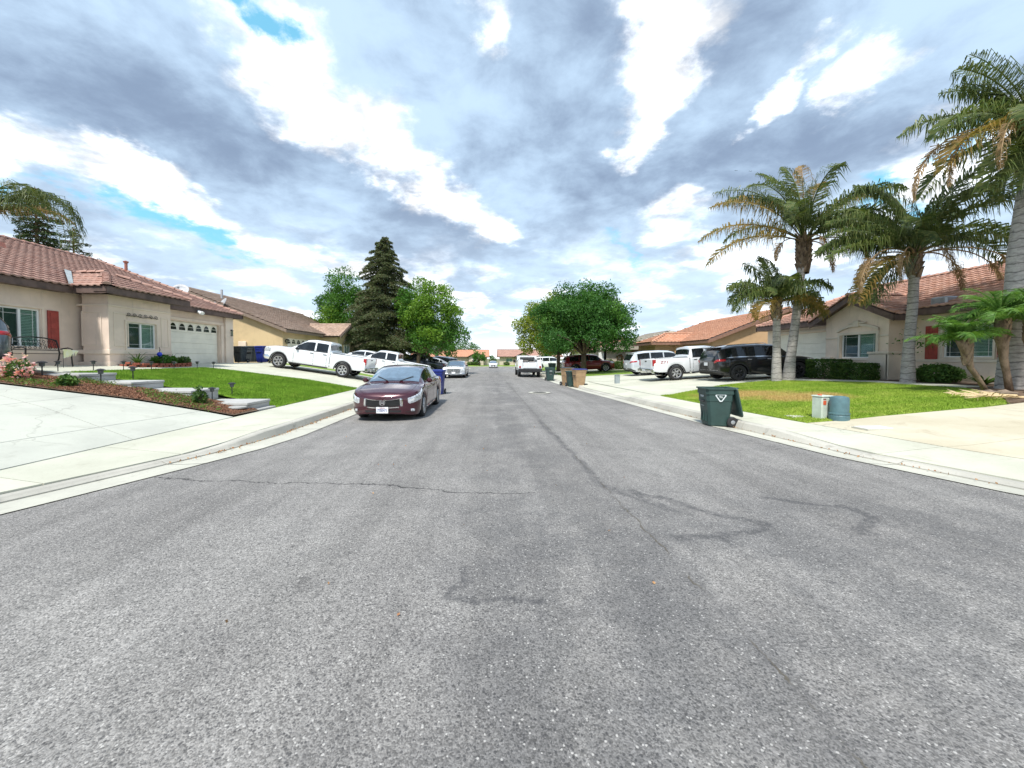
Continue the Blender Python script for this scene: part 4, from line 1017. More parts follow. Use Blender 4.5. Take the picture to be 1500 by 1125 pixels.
mb = MB(); Wall('Y', 24.3, 1).box(mb, 16.72, 26.2, 0, .07, ze-.26, ze-.03); part('fascia', mb, M_fascia, HR, HR)
mb = MB(); mb.tube([(20.9, 21.2, 5.3), (20.9, 21.2, 5.85)], .07, 8); part('vent_pipe', mb, M_pipe, HR, HR)
mb = MB(); mb.box(16.9, 14.35, 3.62, 17.4, 14.9, 3.98, .05, None); part('roof_vent', mb, M_grey, HR, HR)

# =================== second right house: brown with orange roof
H4 = thing('house', 'brown stucco house with bright orange tile roof behind the white pickup', 'house', (17.5, 30.5, .42))
z4 = .42; e4 = 2.95; x4 = 17.5; Y4 = 30.5; rx4 = 23.3; rz4 = 5.6
W4 = Wall('X', x4, -1); W4n = Wall('Y', 35.0, -1)
mb = MB(); mb.prism([(x4, z4-.5), (x4, e4+.24), (rx4, rz4-.14), (29.2, e4+.24), (29.2, z4-.5)], 1, Y4, Y4+.22); W4.wall(mb, Y4+.22, 42, z4-.5, e4+.22, [(31.0, 34.6, z4-.5, z4+2.15)])
hole4 = (15.55, 16.15, 1.35, 2.4)
W4n.wall(mb, 14.9, 17.48, z4-.5, e4+.16, [hole4]); Wall('X', 14.9, -1).wall(mb, 35.22, 39, z4-.5, e4); mb.box(29, Y4+.22, z4-.5, 29.2, 42, e4)
W4n.box(mb, 14.86, 17.48, .001, .03, 2.42, 2.50); W4n.box(mb, 16.6, 17.48, .002, .14, z4-.4, e4-.01)
part('wall', mb, M_stR2, H4, H4)
garage_door(W4, H4, 31.0, 34.6, z4, z4+2.15, rows=4, mat=M_doortan, cols=4); window(W4n, H4, *hole4, grid=False)
R4 = Roof(H4, M_tileR2, .38, .33); xe4 = 17.0; ze4 = 3.12; s4 = (rz4-ze4)/(rx4-xe4)
R4.plane([(xe4, Y4-.35, ze4), (xe4, 44.5, ze4), (rx4, 42, rz4), (rx4, Y4-.35, rz4)]); R4.plane([(29.6, 44.5, ze4), (29.6, Y4-.35, ze4), (rx4, Y4-.35, rz4), (rx4, 42, rz4)]); R4.plane([(xe4, 44.5, ze4), (29.6, 44.5, ze4), (rx4, 42, rz4)])
hz4 = ze4+2.2*.40; R4.plane([(14.4, 39.2, ze4), (14.4, 34.6, ze4), (16.6, 36.9, hz4)]); R4.plane([(14.4, 34.6, ze4), (17.2, 34.6, ze4), (xe4+2.2, 36.9, hz4), (16.6, 36.9, hz4)]); R4.plane([(17.2, 39.2, ze4), (14.4, 39.2, ze4), (16.6, 36.9, hz4), (xe4+2.2, 36.9, hz4)])
R4.cap((14.4, 34.6, ze4+.03), (16.6, 36.9, hz4+.03), False, .1); R4.cap((16.6, 36.9, hz4+.03), (19.2, 36.9, hz4+.03), False, .1); R4.cap((rx4, Y4-.35, rz4+.03), (rx4, 42, rz4+.03), False, .1); R4.cap((rx4, 42, rz4), (xe4, 44.5, ze4), False, .1)
R4.build(200)
mb = MB(); mb.prism([(xe4, ze4-.26), (xe4, ze4-.02), (rx4, rz4-.02), (rx4, rz4-.27)], 1, Y4-.40, Y4-.35); mb.prism([(29.6, ze4-.26), (29.6, ze4-.02), (rx4, rz4-.02), (rx4, rz4-.27)], 1, Y4-.40, Y4-.35)
mb.box(xe4-.04, Y4-.35, ze4-.26, xe4, 34.6, ze4-.04); mb.box(14.36, 34.6, ze4-.26, 14.4, 39.2, ze4-.04); mb.box(14.4, 34.56, ze4-.262, xe4-.05, 34.6, ze4-.04)
part('fascia', mb, pm('fascia_rust', (.24, .13, .09), .7), H4, H4)

# =================== third right house: grey tan roof behind the big tree
def simple_house(name_label, wx, y0, y1, zf, ev_, rx_, rz_, st, tile, side, windows, door=None, singles=0, gable=False, ends=3):
    """plain hipped house; side=-1: on the left of the street"""
    H = thing('house', name_label, 'house', (wx, (y0+y1)/2, zf)); o = -side
    Wl = Wall('X', wx, o); mb = MB(); hs = [w for w in windows]
    holes = list(hs)+([(door[0], door[1], zf-.5, zf+2.15)] if door else [])
    Wl.wall(mb, y0, y1, zf-.5, ev_, holes); far = 2*rx_-wx
    Wall('Y', y0, -1).wall(mb, min(wx+side*.23, far), max(wx+side*.23, far), zf-.5, ev_); part('wall', mb, st, H, H)
    for w in windows: window(Wl, H, *w, grid=False)
    if door: garage_door(Wl, H, door[0], door[1], zf, zf+2.15, rows=4)
    Rf = Roof(H, tile, .40, .36); xe_ = wx+o*.5; ze_ = ev_+.15; xo = 2*rx_-xe_
    Rf.plane([(xe_, y0-.5, ze_), (xe_, y1+.5, ze_), (rx_, y1-ends, rz_), (rx_, y0+ends, rz_)]); Rf.plane([(xe_, y0-.5, ze_), (xo, y0-.5, ze_), (rx_, y0+ends, rz_)])
    Rf.plane([(xe_, y1+.5, ze_), (xo, y1+.5, ze_), (rx_, y1-ends, rz_)]); Rf.plane([(xo, y0-.5, ze_), (xo, y1+.5, ze_), (rx_, y1-ends, rz_), (rx_, y0+ends, rz_)])
    Rf.build(singles); eave(Wl, H, y0-.5, y1+.5, ev_-.08, 0, .5)
    mb = MB(); Wall('Y', y0, -1).box(mb, min(xe_, xo), max(xe_, xo), .45, .5, ev_-.08, ev_+.14); part('fascia', mb, M_fascia, H, H)
    return H
HG = simple_house('grey tan house with weathered grey roof beside the big dark green tree', 15.6, 43.5, 56, .38, 2.75, 21.5, 5.0, M_stG, M_tileG, 1, [(47.2, 48.6, 1.3, 2.4), (50, 51, 1.3, 2.4)], None, 0)
mb = MB(); Wg = Wall('Y', 43.0, -1); Wg.wall(mb, 12.6, 15.55, -.1, 2.6); Wall('X', 12.6, -1).wall(mb, 43.0, 47, -.1, 2.6); part('wall', mb, M_stG, HG, HG)
mb = MB(); Wg.box(mb, 12.0, 12.58, -.12, -.02, .3, 2.35, .01); part('front_door', mb, M_white, HG, HG)
mb = MB(); mb.prism([(12.2, 2.62), (16.2, 2.62), (16.2, 3.3), (14.6, 3.35)], 1, 42.4, 47.4); part('roof', mb, M_tileG, HG, HG)
wr = thing('wreath', 'dark round wreath hung on the tan wall beside the white door', 'wreath', (14.3, 42.86, 1.75)); mb = MB()
M_wreath = leafmat('wreath_leaf', (.07, .05, .02), (.16, .07, .04), (.05, .08, .02), 5)
ring = []
for k in range(170):
    a = random.uniform(0, 2*PI); rr = .3+random.gauss(0, .05); c = Vector((rr*math.cos(a), -.05+random.gauss(0, .03), rr*math.sin(a))); u = Vector((random.gauss(0, 1), random.gauss(0, .4), random.gauss(0, 1))).normalized()*.09; w = u.cross(Vector((0, 1, .3))).normalized()*.035
    mb.quad(c-u, c+w, c+u, c-w)
part('leaf_ring', mb, M_wreath, wr, fix=False)

HLf = simple_house('cream house with tan roof half hidden by the left street trees', -16.5, 51, 64, .75, 3.3, -22, 5.6, M_stF, M_tileL2, -1, [(53, 54.4, 1.6, 2.7)], (56, 60.5))
HRf = simple_house('beige house farther up the right side behind the dark tree', 15.5, 60, 74, .3, 2.8, 21, 5.2, M_stF, M_tileR, 1, [(62, 63.5, 1.2, 2.3)], (66, 71))

# =================== houses facing down the street at the end
def far_house(label, x0, x1, Y, zf, ev_, rz_, st, tile, gables, wins, door=None, hip=0):
    H = thing('house', label, 'house', ((x0+x1)/2, Y, zf)); Wl = Wall('Y', Y, -1)
    mb = MB(); Wl.wall(mb, x0, x1, zf-.4, ev_, [w for w in wins]+([(door[0], door[1], zf-.4, zf+2.2)] if door else []), .3)
    for g in gables:
        xm = (g[0]+g[1])/2; mb.box(g[0], Y-1.5, zf-.4, g[1], Y-1.25, ev_); mb.prism([(g[0], ev_), (g[1], ev_), (xm, ev_+(g[1]-g[0])*.22)], 1, Y-1.5, Y-1.25); mb.box(g[0], Y-1.25, zf-.4, g[0]+.25, Y, ev_); mb.box(g[1]-.25, Y-1.25, zf-.4, g[1], Y, ev_)
    part('wall', mb, st, H, H)
    for w in wins: window(Wl, H, *w, grid=False)
    if door: garage_door(Wl, H, door[0], door[1], zf, zf+2.2, rows=4)
    Rf = Roof(H, tile, .55, .5); e = .6
    Rf.plane([(x0-e, Y-e, ev_+.1), (x1+e, Y-e, ev_+.1), (x1+e-hip, Y+6, rz_), (x0-e+hip, Y+6, rz_)]); Rf.plane([(x1+e, Y+12.6, ev_+.1), (x0-e, Y+12.6, ev_+.1), (x0-e+hip, Y+6, rz_), (x1+e-hip, Y+6, rz_)])
    for g in gables:
        xm = (g[0]+g[1])/2; gh = ev_+(g[1]-g[0]+1)*.22+.1
        Rf.plane([(g[0]-.5, Y-1.9, ev_), (g[0]-.5, Y+.5, ev_), (xm, Y+3.4, gh), (xm, Y-1.9, gh)]); Rf.plane([(g[1]+.5, Y+.5, ev_), (g[1]+.5, Y-1.9, ev_), (xm, Y-1.9, gh), (xm, Y+3.4, gh)])
        f_ = MB(); f_.prism([(g[0]-.5, ev_-.15), (xm, gh-.18), (xm, gh), (g[0]-.5, ev_)], 1, Y-1.95, Y-1.9); f_.prism([(g[1]+.5, ev_-.15), (xm, gh-.18), (xm, gh), (g[1]+.5, ev_)], 1, Y-1.95, Y-1.9); part('fascia', f_, M_fascia, H, H)
        ww = MB(); Wg_ = Wall('Y', Y-1.5, -1); n = 10; hw2 = 1.0
        pts = [(xm-hw2*math.cos(PI*i/n), Y-1.53, zf+1.5+.75*math.sin(PI*i/n)) for i in range(n+1)]; ww.v = pts+[(xm-hw2, Y-1.53, zf+.9), (xm+hw2, Y-1.53, zf+.9)]; ww.f = [tuple(range(n+1))+(n+2, n+1)]
        wo_ = part('arched_window', ww, M_carglass, H, H); fr = MB()
        for i in range(n): a, b_ = pts[i], pts[i+1]; fr.tube([(a[0], Y-1.56, a[2]), (b_[0], Y-1.56, b_[2])], .07, 5)
        fr.box(xm-.04, Y-1.58, zf+.9, xm+.04, Y-1.54, zf+2.2); fr.box(xm-hw2, Y-1.583, zf+1.45, xm+hw2, Y-1.543, zf+1.53); fr.box(xm-1.1, Y-1.6, zf+.8, xm+1.1, Y-1.54, zf+.9); part('window_frame', fr, M_frame, wo_, H)
    Rf.build(0); f_ = MB(); f_.box(x0-e, Y-e-.05, ev_-.1, x1+e, Y-e, ev_+.1); f_.box(x0-e, Y-e, ev_-.02, x1+e, Y, ev_+.0); part('fascia', f_, M_fascia, H, H)
    return H
far_house('far house with bright orange tiled roof at the end of the street', -22, -1.2, 106, -.25, 2.0, 4.1, M_stF, M_tileR2, [(-6.2, -2.2)], [(-12, -10, .7, 1.7)], (-20, -15))
far_house('far house with pinkish tan roof and arched gable window at the end of the street', 2.2, 19, 106, -.25, 2.05, 4.2, M_stF, M_tileL, [(6.6, 10.6)], [(4, 5.8, .7, 1.7), (12.5, 14, .7, 1.7)], None)
far_house('far house with grey roof at the far right end of the cross street', 24, 42, 104, -.25, 2.3, 4.4, M_stG, M_tileG, [(28, 32)], [(34, 36, .8, 1.8)], None)
far_house('far house with brown roof at the far left end of the cross street', -46, -26, 104, -.25, 2.3, 4.4, M_stL2, M_tileL2, [(-40, -36)], [(-34, -32, .8, 1.8)], None)
# ------------------------------------------------------------------ plants
def rot_rand(n):
    v = RNG.normal(0, 1, (n, 3)); v /= np.linalg.norm(v, axis=1)[:, None]; w = np.cross(v, RNG.normal(0, 1, (n, 3))); w /= np.linalg.norm(w, axis=1)[:, None]; return v, w
def leaf_mesh(name, C, size, asp=.5, flat=.0, dirs=None):
    n = len(C); v, w = rot_rand(n)
    if dirs is not None: v = dirs+v*.45; v /= np.linalg.norm(v, axis=1)[:, None]; w = np.cross(v, RNG.normal(0, 1, (n, 3))); w /= np.linalg.norm(w, axis=1)[:, None]
    s = (np.asarray(size)*RNG.uniform(.6, 1.35, n))[:, None]
    V = np.stack([C-v*s, C+w*s*asp, C+v*s, C-w*s*asp], 1).reshape(-1, 3)
    return mesh_np(name, V, np.arange(4*n).reshape(n, 4))
def blob_points(clumps, per, sq=.75):
    """leaf positions: shells of many small clumps"""
    out = []
    for (c, r_) in clumps:
        n = max(4, int(per*r_*r_)); d = RNG.normal(0, 1, (n, 3)); d /= np.linalg.norm(d, axis=1)[:, None]
        rr = r_*RNG.uniform(.35, 1.0, n)**.6; out.append(np.array(c)+d*rr[:, None]*np.array([1, 1, sq])+RNG.normal(0, r_*.10, (n, 3)))
    return np.concatenate(out)
def crown_clumps(center, rad, n, rc, low=-.75, seed=0, hollow=.45):
    rg = np.random.default_rng(seed); out = []
    while len(out) < n:
        d = rg.normal(0, 1, 3); d /= np.linalg.norm(d)
        if d[2] < low: continue
        k = rg.uniform(hollow, 1.0)**.7; k *= 1+.12*math.sin(3*math.atan2(d[1], d[0])+seed)+.10*math.sin(5*d[2]*2+seed)
        out.append((np.array(center)+d*k*np.array(rad), rc*rg.uniform(.6, 1.25)))
    return out
def broad_tree(label, base, height_trunk, crowns, mats, seed, leaf=.14, per=150, trunk_r=.2, lean=(0, 0), group=None, name='broadleaf_tree'):
    """crowns: list of (center offset, radii, n clumps, clump radius, material)"""
    t = thing(name, label, 'tree', base, group=group); rg = random.Random(seed)
    top = Vector((lean[0], lean[1], height_trunk)); mb = MB(); mb.tube([(0, 0, -.3), (lean[0]*.3, lean[1]*.3, height_trunk*.5), top], [trunk_r*1.35, trunk_r, trunk_r*.85], 10)
    allc = []
    for (c, r_, n, rc, m) in crowns:
        cl = crown_clumps(c, r_, n, rc, seed=seed+len(allc)); allc += cl
        P = blob_points(cl, per); o = link('crown', leaf_mesh('crown', P, leaf), t, m)
    tips = rg.sample(allc, min(26, len(allc)))
    for (c, r_) in tips:
        q = Vector(c); m1 = top.lerp(q, .35)+Vector((rg.gauss(0, .25), rg.gauss(0, .25), .25)); m2 = top.lerp(q, .7)+Vector((rg.gauss(0, .2), rg.gauss(0, .2), .15))
        mb.tube([top-Vector((0, 0, .15)), m1, m2, q], [trunk_r*.5, trunk_r*.3, trunk_r*.16, .015], 5, False)
    part('trunk', mb, M_bark, t, smooth=True); return t
M_bark = trunkmat('bark', (.09, .065, .045), (.16, .12, .09)); M_barkr = trunkmat('redwood_bark', (.12, .065, .04), (.20, .12, .08))
M_palmtrunk = trunkmat('palm_trunk', (.30, .28, .265), (.46, .43, .40), ring=4.2)
M_boot = trunkmat('palm_boots', (.13, .09, .06), (.30, .22, .155))
L_bright = leafmat('leaf_bright', (.07, .17, .02), (.14, .27, .03), (.21, .33, .04), .8)
L_mid = leafmat('leaf_mid', (.04, .125, .018), (.08, .19, .03), (.11, .24, .04), .7)
L_dark = leafmat('leaf_dark', (.028, .10, .022), (.055, .155, .03), (.09, .21, .045), .6)
L_yel = leafmat('leaf_yellow', (.11, .20, .022), (.20, .27, .03), (.32, .32, .045), .9)
L_red = leafmat('redwood_needles', (.050, .088, .034), (.090, .135, .05), (.15, .125, .065), 1.0, .2)
L_cyp = leafmat('conifer_needles', (.022, .05, .016), (.05, .085, .025), (.07, .10, .03), 1.2, .15)
L_palm = leafmat('palm_leaf', (.055, .092, .03), (.10, .145, .042), (.17, .19, .065), 1.0, .25, .4)
L_palmy = leafmat('palm_leaf_yellowed', (.25, .17, .05), (.13, .14, .045), (.36, .23, .07), 1.6, .3)
L_dead = leafmat('palm_leaf_dead', (.36, .25, .14), (.46, .33, .19), (.27, .18, .10), 2, .25, .8)
L_pyg = leafmat('pygmy_leaf', (.07, .17, .03), (.12, .25, .05), (.18, .30, .07), 2, .35, .4)
L_shrub = leafmat('shrub_leaf', (.04, .10, .02), (.075, .16, .03), (.12, .20, .04), 3, .2)
L_hedge = leafmat('hedge_leaf', (.035, .085, .018), (.06, .125, .025), (.10, .16, .03), 3, .2)
L_pink = leafmat('petal_pink', (.75, .22, .26), (.85, .42, .44), (.90, .70, .66), 8, .4)

def XZ(px, py, Y): return ((px-720)/F*Y, EYE+(HOR-py)/F*Y)
# -- left street trees
x, z = XZ(612, 530, 39.5); gb = hz(x, 39.5)
broad_tree('bright green round broadleaf tree with dark leaning trunk, right of the tall conifer', (x, 39.5, gb), 1.9,
    [((1.5, 0, 5.2), (3.1, 3.0, 3.5), 85, .9, L_bright), ((-.4, .8, 6.3), (1.7, 2, 2.6), 26, .8, L_mid), ((1.9, -.4, 3.5), (3.0, 2.6, 1.7), 34, .85, L_mid)], None, 11, .115, 270, .22, (.15, 0))
x, z = XZ(510, 530, 47)
broad_tree('full green broadleaf tree standing left of the tall conifer behind the tan house', (x, 47, hz(x, 47)), 2.4,
    [((-.2, 0, 6.0), (3.0, 3, 4.7), 110, 1.0, L_mid), ((-.9, -1, 4.0), (2.3, 2.6, 2.6), 36, .9, L_bright)], None, 5, .12, 230, .25)
def conifer(label, base, H, Rb, n, mat, seed, droop=.18, leaf=.12, dens=1.0, start=1.2, group=None, name='conifer_tree', per=170):
    t = thing(name, label, 'tree', base, group=group); rg = np.random.default_rng(seed); mb = MB(); tw = MB(); mb.tube([(0, 0, -.3), (.05, 0, H*.5), (0, 0, H)], [H*.022, H*.013, .02], 9); P = []; D = []
    for k in range(n):
        f = (k+rg.uniform(0, 1))/n; z = start+(H-start)*f; r_ = Rb*((1-f)**.66)*rg.uniform(.55, 1.15)+.25; a = k*2.399+rg.uniform(-.4, .4)
        d = np.array([math.cos(a), math.sin(a), 0]); zz_ = lambda u: z+r_*(.12*u-droop*u*u*2)+.0
        tip = d*r_; tw.tube([(0, 0, z), tuple(d*r_*.5+np.array([0, 0, zz_(.5)])), tuple(tip+np.array([0, 0, zz_(1)]))], [.05, .03, .01], 4, False)
        m = int(per*r_*dens); u = rg.uniform(.12, 1.0, m)**.75; side = rg.normal(0, 1, m)*r_*.17*(1.15-u*.6)
        pos = d[None]*(u*r_)[:, None]+np.stack([-d[1]*side, d[0]*side, zz_(u)-np.abs(side)*.25-rg.uniform(0, .16, m)+rg.normal(0, .05, m)], -1)
        P.append(pos); dd = np.stack([d[0]+rg.normal(0, .5, m), d[1]+rg.normal(0, .5, m), -.35+rg.normal(0, .3, m)], -1); D.append(dd/np.linalg.norm(dd, axis=1)[:, None])
    mb.v += [tuple(q) for q in tw.v] if False else []
    part('trunk', mb, M_barkr, t, smooth=True); part('branches', tw, M_barkr, t)
    P = np.concatenate(P); D = np.concatenate(D); link('crown', leaf_mesh('crown', P, leaf, .28, dirs=D), t, mat); return t
x, z = XZ(565, 530, 42); gb = hz(x, 42)
conifer('tall dark redwood with ragged tiers, tallest tree left of the street', (x, 42, gb), 13.8, 5.3, 200, L_red, 3, .16, .11, 1.25, 1.2, per=210)
x, z = XZ(60, 300, 27); conifer('dark conifer rising behind the left roof under the palm frond, the taller one', (x, 27, 1.2), 12.3, 2.5, 120, L_cyp, 8, .10, .09, 1.0, 4, name='conifer_tree', per=140)
x, z = XZ(113, 330, 30); conifer('small open conifer behind the left roof, lower than its dark neighbour', (x, 30, 1.2), 10.5, 2.3, 70, L_cyp, 9, .02, .085, .8, 4, name='conifer_tree', per=110)
# -- right big trees
x, z = XZ(855, 535, 35); gb = hz(x, 35)
broad_tree('large dense dark green tree overhanging the right sidewalk and red vehicle', (x, 35, gb), 1.9,
    [((-2.5, -.8, 4.6), (1.7, 1.6, 1.5), 18, .7, L_mid), ((2.4, -1.2, 3.9), (1.7, 1.5, 1.2), 16, .7, L_mid), ((1.6, -1.6, 5.4), (1.3, 1.3, 1.2), 12, .6, L_mid), ((.1, 0, 4.8), (4.2, 3.6, 2.7), 120, .95, L_dark), ((.9, .5, 6.1), (2.3, 2.2, 1.9), 36, .8, L_mid), ((-1.2, 0, 5.5), (1.8, 2, 1.7), 26, .8, L_mid), ((.4, -.5, 3.0), (4.6, 3.2, 1.1), 60, .8, L_dark)], None, 21, .105, 300, .24)
x, z = XZ(818, 535, 43); gb = hz(x, 43)
broad_tree('yellow green loose tree standing left of the large dark tree on the right side', (x, 43, gb), 1.9,
    [((-1.1, 0, 4.6), (3.4, 3.0, 3.5), 105, .9, L_yel), ((.6, 0, 5.6), (2.6, 2.6, 2.6), 46, .9, L_mid), ((-.6, -.4, 3.0), (3.4, 2.6, 1.4), 40, .8, L_yel)], None, 31, .12, 200, .2)
# -- far trees
FG = 'far trees along the cross street'
for (px, Y, h, w, m, lab, s) in [(702, 97, 4.1, 1.7, L_mid, 'small round green tree in front of the far orange roofed house', 41), (722, 94, 2.7, 1.0, L_dark, 'small dark bushy tree between the two far houses', 42),
        (683, 125, 7.0, 5.0, L_dark, 'broad dark green tree behind the far orange roof', 43), (655, 84, 5.5, 2.6, L_mid, 'green tree at the left end of the far lawn', 44), (800, 86, 6.0, 2.6, L_mid, 'green tree at the right end of the far lawn', 45),
        (640, 66, 5.2, 2.4, L_dark, 'dark green tree beyond the bright left street tree', 46), (1065+0, 60, 7.4, 2.3, L_mid, 'green treetop behind the orange roofed house', 47), (1430, 25, 5.9, 2.2, L_dark, 'green treetop rising behind the terracotta roof on the right', 48)]:
    X, _ = XZ(px, 500, Y); zb = hz(X, Y); broad_tree(lab, (X, Y, zb), h*.35, [((0, 0, h*.62), (w, w, h*.38), 34, w*.32, m)], None, s, .2, 90/max(1, w*.4), .14)
# -- hedges and shrubs
def shrub(name, label, base, rad, n, leaf, mat, seed=0, per=420, flat=False, cat='shrub', group=None, stems=True):
    t = thing(name, label, cat, base, group=group); rg = np.random.default_rng(seed)
    if flat:   # clipped box form
        m = n; f = rg.integers(0, 5, m); P = rg.uniform(-1, 1, (m, 3)); sh_ = rg.uniform(.86, 1.02, m)
        for ax, sg, idx in ((2, 1, 0), (0, 1, 1), (0, -1, 2), (1, 1, 3), (1, -1, 4)): P[f == idx, ax] = sg*sh_[f == idx]
        P *= np.array(rad); P[:, 2] += rad[2]; P += rg.normal(0, .012, P.shape)
    else:
        d = rg.normal(0, 1, (n, 3)); d /= np.linalg.norm(d, axis=1)[:, None]; k = rg.uniform(.6, 1.03, n)+.10*np.sin(d[:, 0]*7+seed)*np.cos(d[:, 1]*6+seed); P = d*k[:, None]*np.array(rad); P[:, 2] = np.abs(P[:, 2]+rad[2]*.85)
    link('foliage', leaf_mesh('foliage', P, leaf), t, mat)
    mb = MB()
    for k in range(7): a = random.uniform(0, 2*PI); mb.tube([(0.1*rad[0]*math.cos(a), .1*rad[1]*math.sin(a), -.03), (rad[0]*.6*math.cos(a), rad[1]*.6*math.sin(a), rad[2]*1.2)], [.02, .008], 4)
    part('stems', mb, M_bark, t); return t
def at(X, Y): return (X, Y, hz(X, Y))
shrub('hedge', 'low clipped box hedge block under the arched window, the right and lower one', (15.75, 16.7, hz(15.75, 16.7)), (.42, .72, .36), 5200, .042, L_hedge, 2, flat=True, cat='hedge')
shrub('hedge', 'taller clipped box hedge block under the arched window, left of the lower one', (15.75, 18.0, hz(15.75, 18)), (.45, .75, .44), 5200, .042, L_hedge, 3, flat=True, cat='hedge')
shrub('round_shrub', 'small dark ball shrub left of the clipped hedge by the white garage', (16.0, 19.75, hz(16, 19.75)), (.36, .36, .36), 2400, .04, L_hedge, 4)
shrub('round_shrub', 'tiny dark shrub squeezed between the ball shrub and the hedge', (15.9, 19.1, hz(16, 19.1)), (.25, .25, .28), 1400, .04, L_hedge, 5)
shrub('leafy_shrub', 'bright green leafy shrub at the house wall right of the bare palm trunk', (16.5, 14.2, hz(16.5, 14.2)), (.5, .72, .38), 4200, .045, L_shrub, 6)
shrub('round_hedge', 'round clipped light green shrub beside the far end of the tan house', (-11.3, 35.8, hz(-11.3, 35.8)), (1.05, 1.05, .72), 5200, .07, L_bright, 7)
shrub('round_shrub', 'dark shrub in front of the wreath wall by the big dark tree', (12.6, 41.2, hz(12.6, 41.2)), (.6, .6, .62), 1800, .07, L_hedge, 8)
shrub('leafy_shrub', 'low dark green shrub row below the grey tan house', (14.0, 41.6, hz(14, 41.6)), (1.2, .6, .5), 2400, .07, L_hedge, 9)
shrub('leafy_shrub', 'dark bush at the corner of the grey tan house behind the silver crossover', (15.0, 40.5, hz(15, 40.5)), (.7, .7, .9), 2200, .07, L_shrub, 10)
shrub('leafy_shrub', 'bright green spiky shrub just behind the maroon sedan roof', (-4.95+0, 25.4, hz(-4.95, 25.4)), (.55, .5, .42), 1500, .09, L_bright, 12) if False else None
x, z = XZ(624, 531, 24.8); 
for i, (px, Y, rx_, rz_) in enumerate([(690, 104, 1.2, .6), (698, 104, 1.2, .6), (667, 103, 2.2, .5), (742, 103, .9, .55), (765, 103, 1.0, .45), (778, 102, 1.4, .5)]):
    X, _ = XZ(px, 530, Y); shrub('far_shrub', ['dark shrub left of the pair below the far orange roof', 'dark shrub right of the pair below the far orange roof', 'long low shrub at the left end of the far orange roofed house', 'dark shrub left of the far arched window', 'low shrub right of the far arched window', 'wide shrub at the right end of the far pinkish house'][i], (X, Y, -.25), (rx_, .7, rz_), 500, .14, L_hedge if i % 2 else L_shrub, 20+i, group='shrubs along the far house walls')
for o in [o for o in COL.objects if o.name.startswith('far_shrub') and o.parent is None]: pass

# -- blades / strap leaves
def strap_plant(name, label, base, n, L, w, mat, seed, up=.8, cat='plant', group=None, arch=.6):
    t = thing(name, label, cat, base, group=group); rg = random.Random(seed); mb = MB()
    for k in range(n):
        a = rg.uniform(0, 2*PI); e = rg.uniform(up*.6, min(1.5, up*1.3)); l = L*rg.uniform(.6, 1.15); d = Vector((math.cos(a), math.sin(a), 0)); s = Vector((-d.y, d.x, 0)); pts = []
        for j in range(5):
            u = j/4; pts.append(d*(l*u*math.cos(e)+l*u*u*arch*.4)+Vector((0, 0, l*u*math.sin(e)-l*u*u*u*arch*.45)))
        for j in range(4):
            w0 = w*(1-(j/4)**2*.95); w1 = w*(1-((j+1)/4)**2*.95); mb.quad(pts[j]-s*w0, pts[j]+s*w0, pts[j+1]+s*w1, pts[j+1]-s*w1)
    part('leaves', mb, mat, t, fix=False); return t

# -- palms
def frond(mat, parent, origin, az, el, L, droop, seed, leaflet=1.0, npair=70, hang=.9, wid=.023, name='frond', spread=1.0, start=.18):
    """one pinnate leaf; its stem arches by 'droop' and its leaflets hang"""
    rg = random.Random(seed); mb = MB(); d = Vector((math.cos(az), math.sin(az), 0)); s = Vector((-d.y, d.x, 0)); N = 14
    pts = []; e = el; p = Vector(origin); pts.append(p.copy())
    for i in range(N):
        p = p+(d*math.cos(e)+Vector((0, 0, math.sin(e))))*(L/N); pts.append(p.copy()); e -= droop/N*(.55+.9*i/N)
    mb.tube(pts, [.030*(1-.85*i/N)+.004 for i in range(N+1)], 5, False)
    for k in range(npair):
        u = start+(1-start)*k/npair; fi = u*N; i = min(N-1, int(fi)); q = pts[i].lerp(pts[i+1], fi-i); tdir = (pts[i+1]-pts[i]).normalized()
        l = leaflet*(math.sin(PI*min(1, .12+u*.86))**.6)*rg.uniform(.65, 1.15)
        for sg in (-1, 1):
            o = (s*sg*spread*rg.uniform(.7, 1.1)+tdir*.55+Vector((0, 0, rg.uniform(-.35, .40)))).normalized()
            m = q+o*l*.5; end = m+(o*(1-hang)+Vector((rg.gauss(0, .16), rg.gauss(0, .16), -hang*1.1))).normalized()*l*.55
            ww = tdir.cross(o).normalized().lerp(tdir, .5).normalized()*wid
            mb.quad(q-ww*.6, q+ww*.6, m+ww, m-ww); mb.quad(m-ww, m+ww, end+ww*.15, end-ww*.15)
    return part(name, mb, mat, parent, fix=False)
def palm_trunk(pts, rads, parent, mat, n=12, step=.10):
    P = [Vector(p) for p in pts]; L = [0]
    for a, b in zip(P, P[1:]): L.append(L[-1]+(b-a).length)
    q = []; rr = []; s = 0; k = 0
    while s <= L[-1]:
        p = Vector([np.interp(s, L, [v[i] for v in P]) for i in range(3)]); r_ = float(np.interp(s, L, rads)); q.append(p); rr.append(r_*(1.0 if k % 2 else .965)); s += step/2+random.uniform(-.006, .006); k += 1
    mb = MB(); mb.tube(q, rr, n); return part('trunk', mb, mat, parent, smooth=True)
